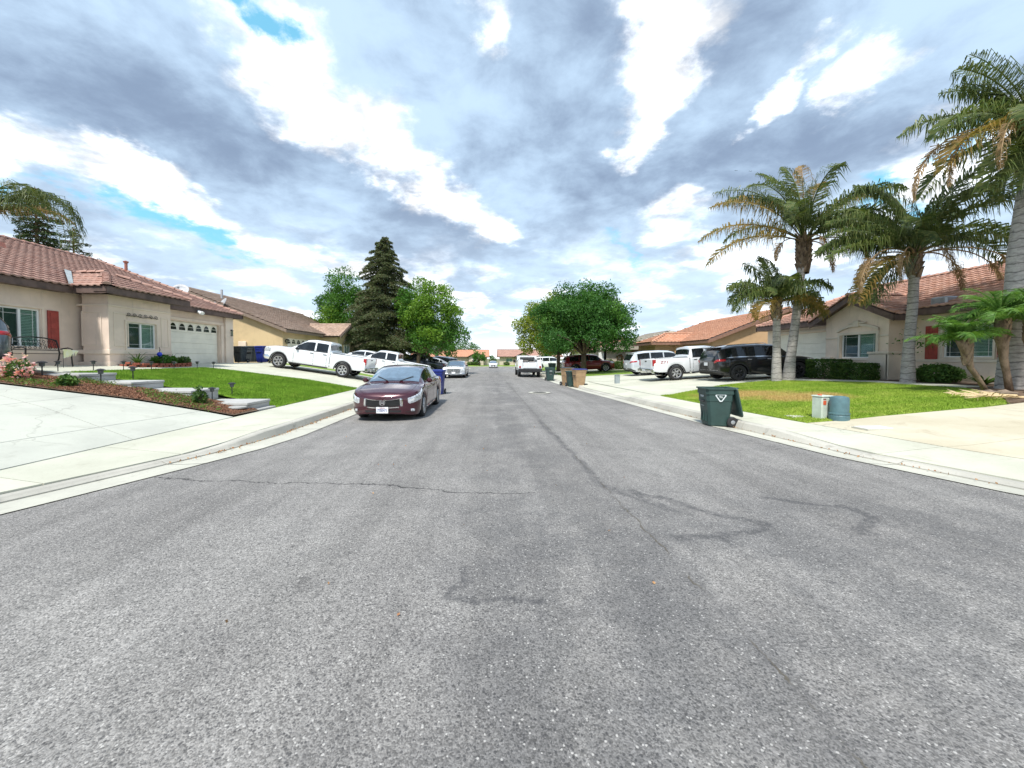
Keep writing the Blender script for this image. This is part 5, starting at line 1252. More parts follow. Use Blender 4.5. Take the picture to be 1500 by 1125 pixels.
def boots(parent, c, h, r_, n, seed, mat=None):
    rg = random.Random(seed); mb = MB()
    for k in range(n):
        a = k*2.4+rg.uniform(-.2, .2); z = h*k/n; d = Vector((math.cos(a), math.sin(a), 0)); s = Vector((-d.y, d.x, 0)); b = Vector(c)+Vector((0, 0, z))+d*r_*.55
        t1 = b+d*r_*.55+Vector((0, 0, h*.32)); w = r_*.45
        mb.quad(b-s*w, b+s*w, t1+s*w*.45, t1-s*w*.45); mb.quad(b-s*w, t1-s*w*.45, t1-s*w*.45-d*.05, b-s*w-d*.1); mb.quad(b+s*w, b+s*w-d*.1, t1+s*w*.45-d*.05, t1+s*w*.45)
    part('leaf_bases', mb, mat or M_boot, parent, fix=False)
def palm(label, base, pts, rads, crown, spec, boot=(1.1, .26, 30), name='palm_tree', group=None, dead=()):
    """spec: list of (px azimuth deg, elevation deg, length, droop, material)"""
    t = thing(name, label, 'palm tree', base, group=group); palm_trunk(pts, rads, t, M_palmtrunk); c = Vector(crown)
    boots(t, c-Vector((0, 0, boot[0])), boot[0], boot[1], boot[2], hash(label) % 97)
    for i, (az, el, L, dr, m) in enumerate(spec): frond(m, t, c+Vector((0, 0, -.05)), R(az), R(el), L*1.2, R(dr)*.88, 100+i, hang=.82)
    rj = random.Random(len(label))
    for i, (az, el, L, dr, m) in enumerate(spec):
        if m is G_ and len(dead) and rj.random() < .5: frond(m, t, c+Vector((0, 0, -.12)), R(az+rj.uniform(-24, 24)), R(el+rj.uniform(-12, 6)), L*rj.uniform(.85, 1.1)*1.1, R(dr), 500+i, hang=.9)
    for i, (az, L) in enumerate(dead):       # dead stalks hanging down the trunk
        frond(L_dead, t, c-Vector((0, 0, .1)), R(az), R(18), L*1.45, R(125), 300+i, leaflet=.5, npair=60, hang=.97, spread=.35, name='dead_frond', start=.60, wid=.015)
    return t
G_, Y_, D_ = L_palm, L_palmy, L_dead
# azimuth: 0 = right, 180 = left, 270 = towards the camera
b1 = (13.55, 17.55); zb = hz(*b1)
cx, cz = XZ(1172, 366, 17.6)
palm('tall twin palm with the leaning trunk, orange tipped fronds high above the black vehicle', (b1[0], b1[1], zb),
     [(.0, 0, -.1), (.12, 0, 1.2), (.28, 0, 2.6), (cx-b1[0], 0, cz-zb)], [.27, .19, .17, .15], (cx-b1[0], 0, cz-zb+.35),
     [(150, 72, 4.2, 100, G_), (110, 84, 4.0, 70, G_), (172, 58, 4.0, 105, Y_), (40, 66, 4.4, 62, Y_), (55, 76, 4.6, 55, D_), (15, 52, 4.4, 70, Y_), (8, 38, 4.0, 90, G_), (178, 30, 4.2, 90, Y_), (185, 14, 4.2, 85, Y_), (135, 76, 3.8, 105, G_), (250, 70, 3.6, 120, G_),
      (290, 60, 3.4, 130, G_), (320, 44, 3.2, 120, G_), (225, 50, 3.2, 125, G_), (80, 86, 4.0, 60, G_), (270, 40, 2.8, 120, G_), (345, 60, 3.8, 100, G_), (155, 46, 3.0, 120, G_), (200, 66, 3.8, 115, G_), (95, 78, 3.6, 95, G_)],
     (1.5, .30, 46), dead=[(200, 1.7), (310, 1.9), (255, 1.6), (20, 2.0), (340, 2.2)])
b2 = (12.95, 17.45); zb = hz(*b2); cx, cz = XZ(1137, 452, 17.4)
palm('shorter twin palm with bright green crown beside the leaning palm trunk', (b2[0], b2[1], zb),
     [(.0, 0, -.1), (-.02, 0, 1.5), (cx-b2[0], 0, cz-zb)], [.22, .155, .14], (cx-b2[0], 0, cz-zb+.3),
     [(180, 55, 2.2, 120, G_), (160, 78, 2.0, 70, G_), (100, 85, 2.1, 50, G_), (30, 60, 2.1, 110, G_), (0, 40, 1.9, 130, G_), (195, 30, 2.3, 125, G_), (215, 12, 2.0, 110, Y_), (250, 60, 1.9, 120, G_), (300, 55, 1.9, 130, G_), (340, 18, 1.8, 110, Y_), (60, 70, 2.0, 90, G_), (130, 60, 1.9, 110, G_)],
     (.9, .22, 26), dead=[(150, .8)])
b3 = (15.55, 14.55); b3 = (15.72, 14.5); zb = hz(*b3); cx, cz = XZ(1335, 376, 14.5)
palm('tall middle palm with straight grey trunk before the beige wall, dead straw fronds hanging', (b3[0], b3[1], zb),
     [(.0, 0, -.1), (.0, 0, 1.4), (.10, 0, 3), (cx-b3[0], 0, cz-zb)], [.23, .165, .155, .145], (cx-b3[0], 0, cz-zb+.1),
     [(180, 38, 3.0, 80, G_), (186, 20, 3.2, 75, G_), (174, 30, 3.1, 85, G_), (170, 58, 3.0, 105, G_), (120, 84, 3.2, 70, G_), (75, 82, 3.2, 75, G_), (20, 66, 3.0, 105, G_), (-5, 44, 3.0, 100, G_), (200, -14, 2.8, 70, G_), (192, -4, 3.0, 95, Y_), (255, 65, 2.9, 120, G_), (300, 60, 2.9, 120, G_), (335, 34, 2.8, 115, G_), (225, 48, 2.6, 120, G_), (100, 70, 3.2, 90, G_), (280, 80, 3.0, 95, G_), (40, 50, 2.8, 115, G_)],
     (1.0, .24, 30), dead=[(195, 2.6), (180, 2.0), (335, 2.6), (355, 2.9), (215, 2.2), (250, 1.7), (10, 2.2)])
b4 = (15.55, 11.45); zb = hz(*b4); cx, cz = XZ(1508, 205, 11.4)
palm('tallest thick trunked palm at the right edge with long arching fronds', (b4[0], b4[1], zb),
     [(.0, 0, -.1), (.0, 0, 1.6), (.02, 0, 4), (cx-b4[0], 0, cz-zb)], [.36, .27, .23, .21], (cx-b4[0], 0, cz-zb+.15),
     [(182, 60, 2.7, 75, G_), (172, 74, 2.6, 60, G_), (185, 30, 3.2, 110, G_), (190, 10, 3.4, 95, Y_), (200, -12, 3.0, 75, G_), (178, -5, 3.3, 75, G_), (215, 25, 2.8, 130, G_), (240, 60, 2.6, 110, G_), (270, 45, 2.8, 130, G_), (300, 40, 2.8, 120, G_), (0, 60, 2.8, 100, G_), (30, 70, 2.8, 100, G_), (-20, 30, 3.0, 110, G_), (120, 76, 2.6, 80, G_), (150, 50, 2.8, 110, G_), (210, -30, 2.4, 50, G_), (235, -20, 2.4, 60, G_), (90, 60, 2.6, 100, G_)],
     (1.5, .36, 46), dead=[(190, 3.0), (205, 2.7), (180, 3.3), (225, 2.2)])
# palm behind the left house
Yp = 21.0; cx, cz = XZ(-25, 322, Yp); zb = 1.1
palm('old palm behind the left roof, arching fronds with stringy hanging leaflets', (cx, Yp, zb), [(0, 0, 0), (0, 0, (cz-zb)*.6), (0, 0, cz-zb)], [.3, .22, .2], (0, 0, cz-zb),
     [(0, 44, 6.6, 195, G_), (4, 48, 6.2, 195, G_), (-3, 40, 6.3, 200, G_), (1, 50, 6.5, 205, G_), (-10, 58, 4.2, 140, G_), (-6, 30, 3.6, 90, G_), (25, 40, 3.6, 110, D_), (90, 60, 3.6, 100, G_), (150, 50, 3.8, 100, G_), (180, 40, 3.8, 110, G_), (220, 40, 3.6, 110, G_), (270, 50, 3.2, 120, G_), (320, 45, 3.3, 120, G_)], (1.2, .3, 30))
# pygmy date palms near the right edge
def pygmy(label, base, tip, n, L, seed, tr=.12):
    t = thing('pygmy_palm', label, 'palm tree', base, group=None); v = Vector(tip); mb = MB(); m = v*.5+Vector((v.x*.12, 0, -.05)); mb.tube([(0, 0, -.1), m*.55, m, v*.8+Vector((0, 0, .0)), v], [tr*.6, tr*.5, tr*.6, tr*.95, tr*.8], 10); part('trunk', mb, M_boot, t, smooth=True)
    boots(t, v-Vector((v.x*.25, 0, .75)), .8, tr*1.0, 60, seed)
    rg = random.Random(seed)
    for k in range(int(n*1.5)): frond(L_pyg, t, v, k*2.4+rg.uniform(-.2, .2), R(rg.uniform(20, 88)), L*rg.uniform(.8, 1.15), R(rg.uniform(60, 115)), seed*50+k, leaflet=.36, npair=42, hang=.35, wid=.009, start=.08)
    return t
pb = (14.45, 11.15); zb = hz(*pb); tx, tz = XZ(1408, 498, 11.1)
pygmy('small pygmy palm leaning left on a thin curved trunk near the pale dead fronds', (pb[0], pb[1], zb), (tx-pb[0], 0, tz-zb), 18, 1.0, 5, .12)
pb = (14.75, 10.9); zb = hz(*pb); tx, tz = XZ(1462, 468, 10.9)
pygmy('bushy pygmy palm with shaggy brown trunk before the thickest palm', (pb[0], pb[1], zb), (tx-pb[0], 0, tz-zb), 22, 1.15, 6, .15)
pb = (15.1, 10.75); zb = hz(*pb); tx, tz = XZ(1512, 470, 10.7)
pygmy('pygmy palm at the very right edge leaning right', (pb[0], pb[1], zb), (tx-pb[0], 0, tz-zb), 18, 1.15, 7, .15)
strap_plant('sago_plant', 'dark spiky sago plant against the wall behind the leaning pygmy palm', (16.55, 12.9, hz(16.5, 12.9)), 46, .75, .035, L_hedge, 3, .7)
# staked sapling
sb = (16.3, 15.0); t = thing('sapling', 'thin young sapling with a few round leaves by the red shutter', 'sapling', (sb[0], sb[1], hz(*sb))); mb = MB(); mb.tube([(0, 0, 0), (.1, 0, .8), (.16, .05, 1.5)], [.02, .016, .01], 6); part('trunk', mb, M_bark, t)
P = RNG.normal(0, .22, (170, 3))+np.array([.16, .05, 1.55]); link('crown', leaf_mesh('crown', P, .05), t, L_mid)
# dead fronds on the ground
for i, (x, y, a) in enumerate([(13.0, 9.85, 160), (12.8, 9.55, 175)]):
    t = thing('fallen_frond', ['pale dead palm frond lying on the soil, the upper of the two', 'pale dead palm frond lying at the driveway edge, the lower of the two'][i], 'palm frond', (x, y, hz(x, y)+.06)); frond(pm('straw', (.62, .47, .27), .8), t, (.5, 0, .03), R(a), R(3), 1.3, R(6), 900+i, leaflet=.42, npair=24, hang=.1, wid=.012)
# rocks
for i, (x, y, r_) in enumerate([(13.6, 10.15, .22), (14.7, 10.3, .26), (13.7, 10.55, .18)]):
    mb = MB(); bm = bmesh.new(); bmesh.ops.create_icosphere(bm, subdivisions=2, radius=r_)
    for v in bm.verts: v.co *= 1+random.uniform(-.16, .16); v.co.z *= .6
    me = bpy.data.meshes.new('rock'); bm.to_mesh(me); bm.free(); o = link('rock', me, None, pm('rock_brown', (.20, .15, .11), .9, var=.3, scale=8), loc=(x, y, hz(x, y)+.05)); tag(o, ['brown garden rock at the foot of the leaning pygmy palm', 'largest brown garden rock below the thickest palm', 'small brown rock at the corner of the right lawn'][i], 'rock')
# -- left front garden plants
p = gp(27, 556)
t = shrub('flowering_shrub', 'pink flowering shrub below the rear of the grey vehicle', (p.x, p.y, p.z), (.28, .26, .29), 520, .036, L_shrub, 31)
P = RNG.normal(0, 1, (300, 3)); P /= np.linalg.norm(P, axis=1)[:, None]; P = P*np.array([.31, .28, .32])+np.array([0, -.04, .31]); cl = P[RNG.integers(0, 40, 300)]+RNG.normal(0, .035, (300, 3)); link('blossoms', leaf_mesh('blossoms', cl, .04, .8), t, L_pink)
p = gp(98, 567); shrub('leafy_shrub', 'small green shrub in the mulch beside the highest step', tuple(p), (.2, .2, .17), 420, .05, L_shrub, 32)
p = gp(293, 592); shrub('leafy_shrub', 'dark green glossy bush in the mulch near the lowest steps', tuple(p), (.17, .17, .20), 420, .045, L_hedge, 33); 
t = thing('upright_sprig', 'upright leafy shoot rising over the dark glossy bush in the mulch', 'plant', tuple(p)); P = RNG.normal(0, .045, (50, 3))+np.array([-.03, 0, .40]); link('leaves', leaf_mesh('leaves', P, .04), t, L_hedge)
# low ground cover sprigs on the mulch
pts = RNG.uniform(0, 1, (2600, 2))*np.array([6.6, 2.0])+np.array([-13.3, 9.0]); k = in_poly(pts[:, 0], pts[:, 1], MULCH); pts = pts[k]
n_ = np.sin(pts[:, 0]*2.1)+np.cos(pts[:, 1]*3.3+pts[:, 0])+RNG.normal(0, .3, len(pts)); pts = pts[n_ > .35]; C = np.repeat(np.column_stack([pts, HZ(pts[:, 0], pts[:, 1])+.06]), 5, 0)+RNG.normal(0, .03, (len(pts)*5, 3))
tag(link('ground_cover', leaf_mesh('ground_cover', C, .025), None, M_sprig), 'sparse green ground cover sprigs over the mulch bed', 'ground cover', kind='stuff')
# brick planter in front of the bay
pl = thing('brick_planter', 'low curved red brick planter edge in front of the bay window', 'planter', (-13.75, 16, 1.2))
bm_ = mesh('brick', MB().box(-.11, -.05, -.04, .11, .05, .04, .008))
pth = [(-14.3, 14.75), (-13.75, 14.95), (-13.6, 15.6), (-13.55, 16.4), (-13.6, 17.3), (-13.9, 17.75), (-14.4, 17.8)]
seg = []; 
for a, b in zip(pth, pth[1:]):
    n = max(1, int(math.hypot(b[0]-a[0], b[1]-a[1])/.235))
    for k in range(n): u = (k+.5)/n; seg.append((a[0]+(b[0]-a[0])*u, a[1]+(b[1]-a[1])*u, math.atan2(b[1]-a[1], b[0]-a[0])))
for row in range(2):
    for (x, y, a) in seg: link('brick', bm_, pl, M_brick, loc=(x+13.75+random.uniform(-.005, .005)+.10*math.cos(a)*(row % 2), y-16+.10*math.sin(a)*(row % 2), hz(x, y)-1.2+.05+row*.088), rot=(0, 0, a+random.uniform(-.03, .03)))
mb = MB(); mb.prism([(a+.05*(-1), b) for a, b in pth], 2, 1.15, 1.42); part('planter_soil', mb, M_soil, pl, pl)
for i, (x, y, L, k, lab) in enumerate([(-14.0, 15.2, .75, 34, 'spiky green strap leaf plant at the near end of the brick planter'), (-13.95, 15.95, .6, 30, 'second strap leaf clump in the brick planter, beside the blue ball'), (-13.95, 16.7, .65, 34, 'leafy clump in the brick planter right of the blue ball'), (-14.0, 17.3, .5, 30, 'last green clump at the garage end of the brick planter')]):
    strap_plant('strap_leaf_plant', lab, (x, y, 1.4), k, L, .022, L_shrub, 60+i, 1.0, arch=.7)
shrub('leafy_shrub', 'broad leafy green plant filling the middle of the brick planter', (-13.95, 16.4, 1.38), (.3, .6, .22), 700, .06, L_mid, 35); shrub('leafy_shrub', 'small green bush at the garage end of the brick planter', (-14.0, 17.5, 1.38), (.25, .3, .2), 420, .05, L_shrub, 36)
# ------------------------------------------------------------------ vehicles (local: +x forward, wheels on z = 0)
def paint(name, c, metal=.0, rough=.28): return pm(name, c, rough, metal=metal, var=.02, coat=1.0)
P_maroon = paint('maroon_paint', (.060, .009, .018), .3, .25); P_white = paint('white_car_paint', (.78, .80, .82)); P_black = paint('black_car_paint', (.008, .008, .010)); P_silver = paint('silver_paint', (.55, .57, .60), .5, .35)
P_grey = paint('grey_blue_paint', (.085, .11, .125), .5, .35); P_red = paint('dark_red_paint', (.22, .015, .018), .2); P_dkblue = paint('dark_car_paint', (.02, .028, .045), .3)
M_tyre = pm('tyre_rubber', (.022, .022, .023), .8); M_alloy = pm('alloy', (.62, .62, .63), .3, metal=.85); M_chrome = pm('chrome', (.75, .75, .76), .12, metal=1); M_under = pm('underbody', (.012, .012, .012), .9)
M_trimb = pm('black_trim', (.02, .02, .021), .5); M_tail = pm('tail_light_red', (.36, .010, .014), .15, coat=.6); M_lamp = pm('headlight_lens', (.60, .63, .66), .08, metal=.35, coat=1, var=.35, scale=18); M_amber = pm('amber', (.6, .2, .03), .25); M_plate = pm('licence_plate', (.82, .83, .85), .4)
M_plateblue = pm('plate_print', (.05, .07, .25), .5); M_seam = pm('panel_gap', (.015, .014, .014), .8); M_tint = pm('tinted_glass', (.010, .013, .015), .03, spec=.8); M_wind = pm('windscreen_glass', (.22, .30, .37), .02, metal=.75, spec=1.0, coat=1); MATS['windscreen_glass'].node_tree.nodes['Principled BSDF'].inputs['IOR'].default_value = 2.3
YF = [.93, .985, 1.0, .985, .945, .895, .755, .66, .34, 0]     # half-width factor of each level
class Loft:
    def __init__(s, L, W, deck, g, low, arches, wr, nose=(.55, 3.2), tail=(.45, 4.), nst=46, bed=None, yf=None, tum=1.0):
        s.L, s.W = L, W; yf = list(yf or YF)
        xs = set(np.linspace(-L/2+tail[0], L/2-nose[0], nst).round(4))
        for ax in arches:
            for t in np.linspace(0, PI, 17): xs.add(round(ax+math.cos(t)*(wr+.065), 4))
        for e in [q[0] for q in g]+[q[0] for q in deck]:
            if -L/2+tail[0] < e < L/2-nose[0]: xs.add(round(e, 4))
        if bed: xs |= {round(bed[0], 4), round(bed[0]+.03, 4), round(bed[1], 4), round(bed[1]-.03, 4)}
        st = [(x, 1.0) for x in sorted(xs)]
        a, p = nose; xa = L/2-a
        for t in np.linspace(0, PI/2, 13)[1:]: st.append((xa+a*math.sin(t)**(2/p)*1.0, max(.02, math.cos(t)**(2/p))))
        a, p = tail; xa = -L/2+a
        for t in np.linspace(0, PI/2, 11)[1:]: st.insert(0, (xa-a*math.sin(t)**(2/p), max(.02, math.cos(t)**(2/p))))
        s.st = st; dx, dz = zip(*deck); gx, gz = zip(*g); lx, lz = zip(*low); s.rings = []
        for x, k in st:
            d = float(np.interp(x, dx, dz)); gg = float(np.interp(x, gx, gz)); lo = float(np.interp(x, lx, lz))
            for ax in arches:
                q = (wr+.065)**2-(x-ax)**2
                if q > 0: lo = max(lo, wr*.98+math.sqrt(q))
            lo = min(lo, d-.12); h = d-lo; hw = W/2*k; inb = bed and bed[0] <= x <= bed[1]
            Z = [lo, lo+h*.18, lo+h*.55, lo+h*.84, d, d+.012+.02*min(1, gg), d+.035+gg*.86, d+.045+gg*.955, d+.06+gg*.99, d+.065+gg]
            crown = .0
            Y = [hw*f for f in yf]
            if gg < .02: Y[5] = hw*.90; Y[6] = hw*.78; Y[7] = hw*.62
            else:
                kk = min(1, gg/.3); Y[6] = hw*(.78+(yf[6]-.78)*kk)
            if inb:
                Y[5], Y[6], Y[7], Y[8] = hw*.91, hw*.90, hw*.88, hw*.4; Z[5] = d; Z[6] = d-.02; Z[7] = Z[8] = Z[9] = d-.48
            elif bed and x < bed[0]+.001: Y[5], Y[6], Y[7] = hw*.91, hw*.8, hw*.6; Z[5:] = [d]*5
            s.rings.append((x, Y, Z))
        s.n = len(st); s.xs = [q[0] for q in st]; s.ks = [q[1] for q in st]
    def S(s, u, t, side=1):
        u = min(max(u, 0), s.n-1.001); i = int(u); f = u-i; t = min(max(t, 0), 8.999); j = int(t); h = t-j
        def pt(i): x, Y, Z = s.rings[i]; return np.array([x, Y[j]+(Y[j+1]-Y[j])*h, Z[j]+(Z[j+1]-Z[j])*h])
        p = pt(i)*(1-f)+pt(i+1)*f; p[1] *= side; return p
    def ux(s, x): return float(np.interp(x, s.xs, range(s.n)))
    def un(s, k):     # index where the nose has shrunk to fraction k of its width
        i0 = max(i for i in range(s.n) if s.ks[i] >= .999); return float(np.interp(-k, [-q for q in s.ks[i0:]], range(i0, s.n)))
    def ut(s, k):
        i0 = min(i for i in range(s.n) if s.ks[i] >= .999); return float(np.interp(k, s.ks[:i0+1], range(i0+1)))
    def body(s):
        mb = MB(); v = []
        for x, Y, Z in s.rings:
            v += [(x, -Y[j], Z[j]) for j in range(10)]+[(x, Y[j], Z[j]) for j in range(8, -1, -1)]
        m = 19; f = []
        for i in range(s.n-1):
            for j in range(m-1): a = i*m+j; f.append((a, a+1, a+m+1, a+m))
        f.append(tuple(range(m))); f.append(tuple((s.n-1)*m+j for j in reversed(range(m)))); mb.v = v; mb.f = f; return mb
    def under(s):
        mb = MB()
        for i in range(s.n-1):
            (x0, Y0, Z0), (x1, Y1, Z1) = s.rings[i], s.rings[i+1]; mb.quad((x0, -Y0[0]*.99, Z0[0]+.004), (x0, Y0[0]*.99, Z0[0]+.004), (x1, Y1[0]*.99, Z1[0]+.004), (x1, -Y1[0]*.99, Z1[0]+.004))
        return mb
    def patch(s, u0, u1, t0, t1, off=.012, nu=8, nt=4, side=1, border=True, mb=None, skew=0, t1b=None, t0b=None):
        mb = mb or MB(); k0 = len(mb.v)
        for a in range(nu+1):
            for b in range(nt+1):
                fu = a/nu; ta = t0+((t0b if t0b is not None else t0)-t0)*fu; tb = t1+((t1b if t1b is not None else t1)-t1)*fu
                u = u0+(u1-u0)*fu+skew*(b/nt); t = ta+(tb-ta)*b/nt; p = s.S(u, t, side); e = .02
                du = s.S(u+e, t, side)-s.S(u-e, t, side); dt = s.S(u, t+e, side)-s.S(u, t-e, side); n = np.cross(dt, du)*side; L = np.linalg.norm(n); n = n/L if L > 1e-9 else np.array([0, 0, 1.])
                if n[2] < -.5: n = -n
                if n[1]*side < -.2: n = -n
                o = off if not border or (0 < a < nu and 0 < b < nt) else -.004
                mb.v.append(tuple(p+n*o))
        for a in range(nu):
            for b in range(nt): q = k0+a*(nt+1)+b; mb.f.append((q, q+1, q+nt+2, q+nt+1))
        return mb
def wheel_parts(r, w, spokes, rimmat, style=0):
    ty = MB(); M = Matrix.Rotation(R(90), 4, 'X'); h = w/2
    ty.lathe([(r*.66, -h*.9), (r*.80, -h), (r*.93, -h*.94), (r*.99, -h*.7), (r, -h*.3), (r, h*.3), (r*.99, h*.7), (r*.93, h*.94), (r*.80, h), (r*.66, h*.9)], 28, M, False)
    ri = MB(); R0 = r*.665
    ri.lathe([(R0*.90, -h*.95), (R0, -h*1.0), (R0*1.02, -h*.9), (R0*.92, -h*.6), (R0*.9, h*.6), (R0*1.02, h*.9), (R0, h), (R0*.90, h*.95)], 28, M, False)
    ri.lathe([(.001, -h*.86), (R0*.2, -h*.86), (R0*.24, -h*.7), (R0*.24, 0), (.001, 0)], 14, M)
    for k in range(spokes):
        A = Matrix.Rotation(2*PI*k/spokes+.3, 4, 'Y'); wd = R0*(.17 if spokes < 8 else .10)
        if style: 
            for q in (-.14, .14): ri.box(R0*.16, -h*.84, -wd*.32, R0*.93, -h*.55, wd*.32, .006, A @ Matrix.Rotation(q, 4, 'Y'))
        else: ri.box(R0*.16, -h*.84, -wd, R0*.93, -h*.55, wd, .008, A)
    hb = MB(); hb.lathe([(.001, -h*.45), (R0*.9, -h*.45), (R0*.9, h*.5), (.001, h*.5)], 20, M)
    return hb, ty, ri
def add_wheels(t, xs, track, r, w=.23, spokes=5, rim=None, style=0):
    hb, ty, ri = wheel_parts(r, w, spokes, rim, style); m0, m1, m2 = mesh('wheel', hb), mesh('tyre', ty), mesh('rim', ri)
    for x in xs:
        for s in (-1, 1):
            wo = link('wheel', m0, t, M_under, loc=(x, s*(track), r), rot=(0, 0, 0 if s < 0 else PI)); link('tyre', m1, wo, M_tyre, smooth=True); autosmooth(link('rim', m2, wo, rim or M_alloy), 30)
def plate(t, x, z, face, s='', y=0):
    mb = MB(); mb.box(x-.012*(face < 0), y-.155, z-.08, x+.012*(face > 0), y+.155, z+.08, .003); o = part('licence_plate', mb, M_plate, t)
    if s:
        tm = text_mb(s, .105, .002); M = Matrix.Translation((x+face*.014, y, z-.008)) @ Matrix(((0, 0, face, 0), (face, 0, 0, 0), (0, 1, 0, 0), (0, 0, 0, 1))); sc = Matrix.Diagonal((.66, 1, 1, 1)); part('plate_number', xf(tm, M @ sc), M_plateblue, o)
        tm = text_mb('California', .036, .002); part('plate_heading', xf(tm, Matrix.Translation((x+face*.014, y, z+.056)) @ Matrix(((0, 0, face, 0), (face, 0, 0, 0), (0, 1, 0, 0), (0, 0, 0, 1)))), pm('plate_red', (.45, .05, .06), .5), o)
def build_car(name, label, cat, kind, mat, loc, heading, group=None, pitch=0, roll=0, plate_s='', rim=None, detail=2, rail=False):
    """kind: sedan | oldsedan | pickup | suv"""
    t = thing(name, label, cat, loc, (0, 0, 0), group); t.rotation_euler = (Matrix.Rotation(heading, 3, 'Z') @ Matrix.Rotation(-pitch, 3, 'Y')).to_euler()
    if kind == 'sedan':
        L, W, r = 4.93, 1.85, .335; fa, ra = 1.48, -1.32
        B = Loft(L, W, [(-2.465, .86), (-2.36, .98), (-1.75, 1.02), (-.8, .985), (.5, .94), (1.15, .935), (1.7, .88), (2.15, .79), (2.38, .70), (2.465, .60)],
                 [(-2.465, 0), (-2.05, 0), (-1.85, .03), (-1.45, .19), (-1.0, .355), (-.55, .425), (-.1, .445), (.2, .43), (.5, .375), (.85, .23), (1.32, 0), (2.465, 0)],
                 [(-2.465, .34), (-2.2, .22), (-1.8, .19), (2.0, .17), (2.3, .18), (2.465, .24)], (fa, ra), r, (.62, 2.7), (.45, 3.4))
        wsx, rwx, wins, spk, st = (.40, 1.26), (-1.88, -1.12), [(-.12, .93), (-1.02, -.20), (-1.42, -1.10)], 5, 1
    elif kind == 'oldsedan':
        L, W, r = 5.5, 1.90, .35; fa, ra = 1.75, -1.55
        B = Loft(L, W, [(-2.75, .80), (-2.65, .93), (-1.5, .99), (.9, .97), (2.5, .92), (2.7, .88), (2.75, .80)],
                 [(-2.75, 0), (-1.75, 0), (-1.3, .38), (-.9, .42), (.1, .42), (.4, .38), (.95, 0), (2.75, 0)],
                 [(-2.75, .32), (-2.4, .26), (2.5, .26), (2.75, .32)], (fa, ra), r, (.18, 6), (.2, 6))
        wsx, rwx, wins, spk, st = (.38, .93), (-1.74, -1.3), [(-.2, .68), (-1.05, -.28)], 8, 0
    elif kind == 'suv':
        L, W, r = 4.95, 1.97, .385; fa, ra = 1.50, -1.42
        B = Loft(L, W, [(-2.475, .95), (-2.42, 1.08), (-1.5, 1.12), (.6, 1.08), (1.15, 1.07), (1.8, 1.02), (2.3, .93), (2.475, .78)],
                 [(-2.475, 0), (-2.46, .02), (-2.24, .38), (-2.12, .52), (-1.2, .60), (-.2, .625), (.4, .60), (.72, .52), (1.30, 0), (2.475, 0)],
                 [(-2.475, .46), (-2.3, .32), (-1.9, .27), (2.0, .25), (2.3, .27), (2.475, .36)], (fa, ra), r, (.42, 3.6), (.36, 4.5))
        wsx, rwx, wins, spk, st = (.66, 1.26), None, [(-.02, 1.02), (-.98, -.10), (-1.95, -1.06)], 6, 1
    else:
        L, W, r = 5.85, 2.02, .405; fa, ra = 2.0, -1.66
        B = Loft(L, W, [(-2.925, 1.24), (-.9, 1.27), (-.8, 1.20), (1.0, 1.17), (1.55, 1.18), (2.45, 1.16), (2.78, 1.11), (2.925, .98)],
                 [(-2.925, 0), (-.86, 0), (-.82, .10), (-.74, .58), (-.5, .62), (.3, .63), (.62, .585), (1.5, 0), (2.925, 0)],
                 [(-2.925, .56), (-2.6, .50), (-.8, .44), (2.4, .42), (2.75, .42), (2.925, .50)], (fa, ra), r, (.26, 5.0), (.10, 9), bed=(-2.80, -.95), yf=[.95, .99, 1., .99, .965, .90, .80, .70, .36, 0])
        wsx, rwx, wins, spk, st = (.60, 1.45), (-.81, -.76), [(.10, 1.12), (-.66, .0)], 6, 0
    b = part('body', B.body(), mat, t); autosmooth(b, 38)
    part('underbody', B.under(), M_under, t, fix=False)
    ux = B.ux
    # glass
    mb = MB()
    for s in (-1, 1): B.patch(ux(wsx[0]), ux(wsx[1]), 6.35 if kind != 'sedan' else 6.1, 8.999, .010, 10, 5, s, mb=mb, t0b=6.0 if kind != 'oldsedan' else 6.1, border=False)
    part('windscreen', mb, M_wind, t, smooth=True, fix=False)
    if rwx:
        mb = MB()
        for s in (-1, 1): B.patch(ux(rwx[0]), ux(rwx[1]), 6.25, 8.999, .010, 8, 4, s, mb=mb, border=False)
        part('rear_window', mb, M_tint, t, smooth=True, fix=False)
    elif kind == 'suv':
        mb = MB()
        for s in (-1, 1): B.patch(ux(-2.44), ux(-2.22), 6.2, 8.999, .012, 6, 4, s, mb=mb, border=False)
        part('rear_window', mb, M_tint, t, smooth=True, fix=False)
    for (a, c) in wins:
        for s in (-1, 1):
            part('side_window', B.patch(ux(a), ux(c), 5.10, 5.93, .007, 8, 3, s, border=False), M_tint, t, smooth=True, fix=False)
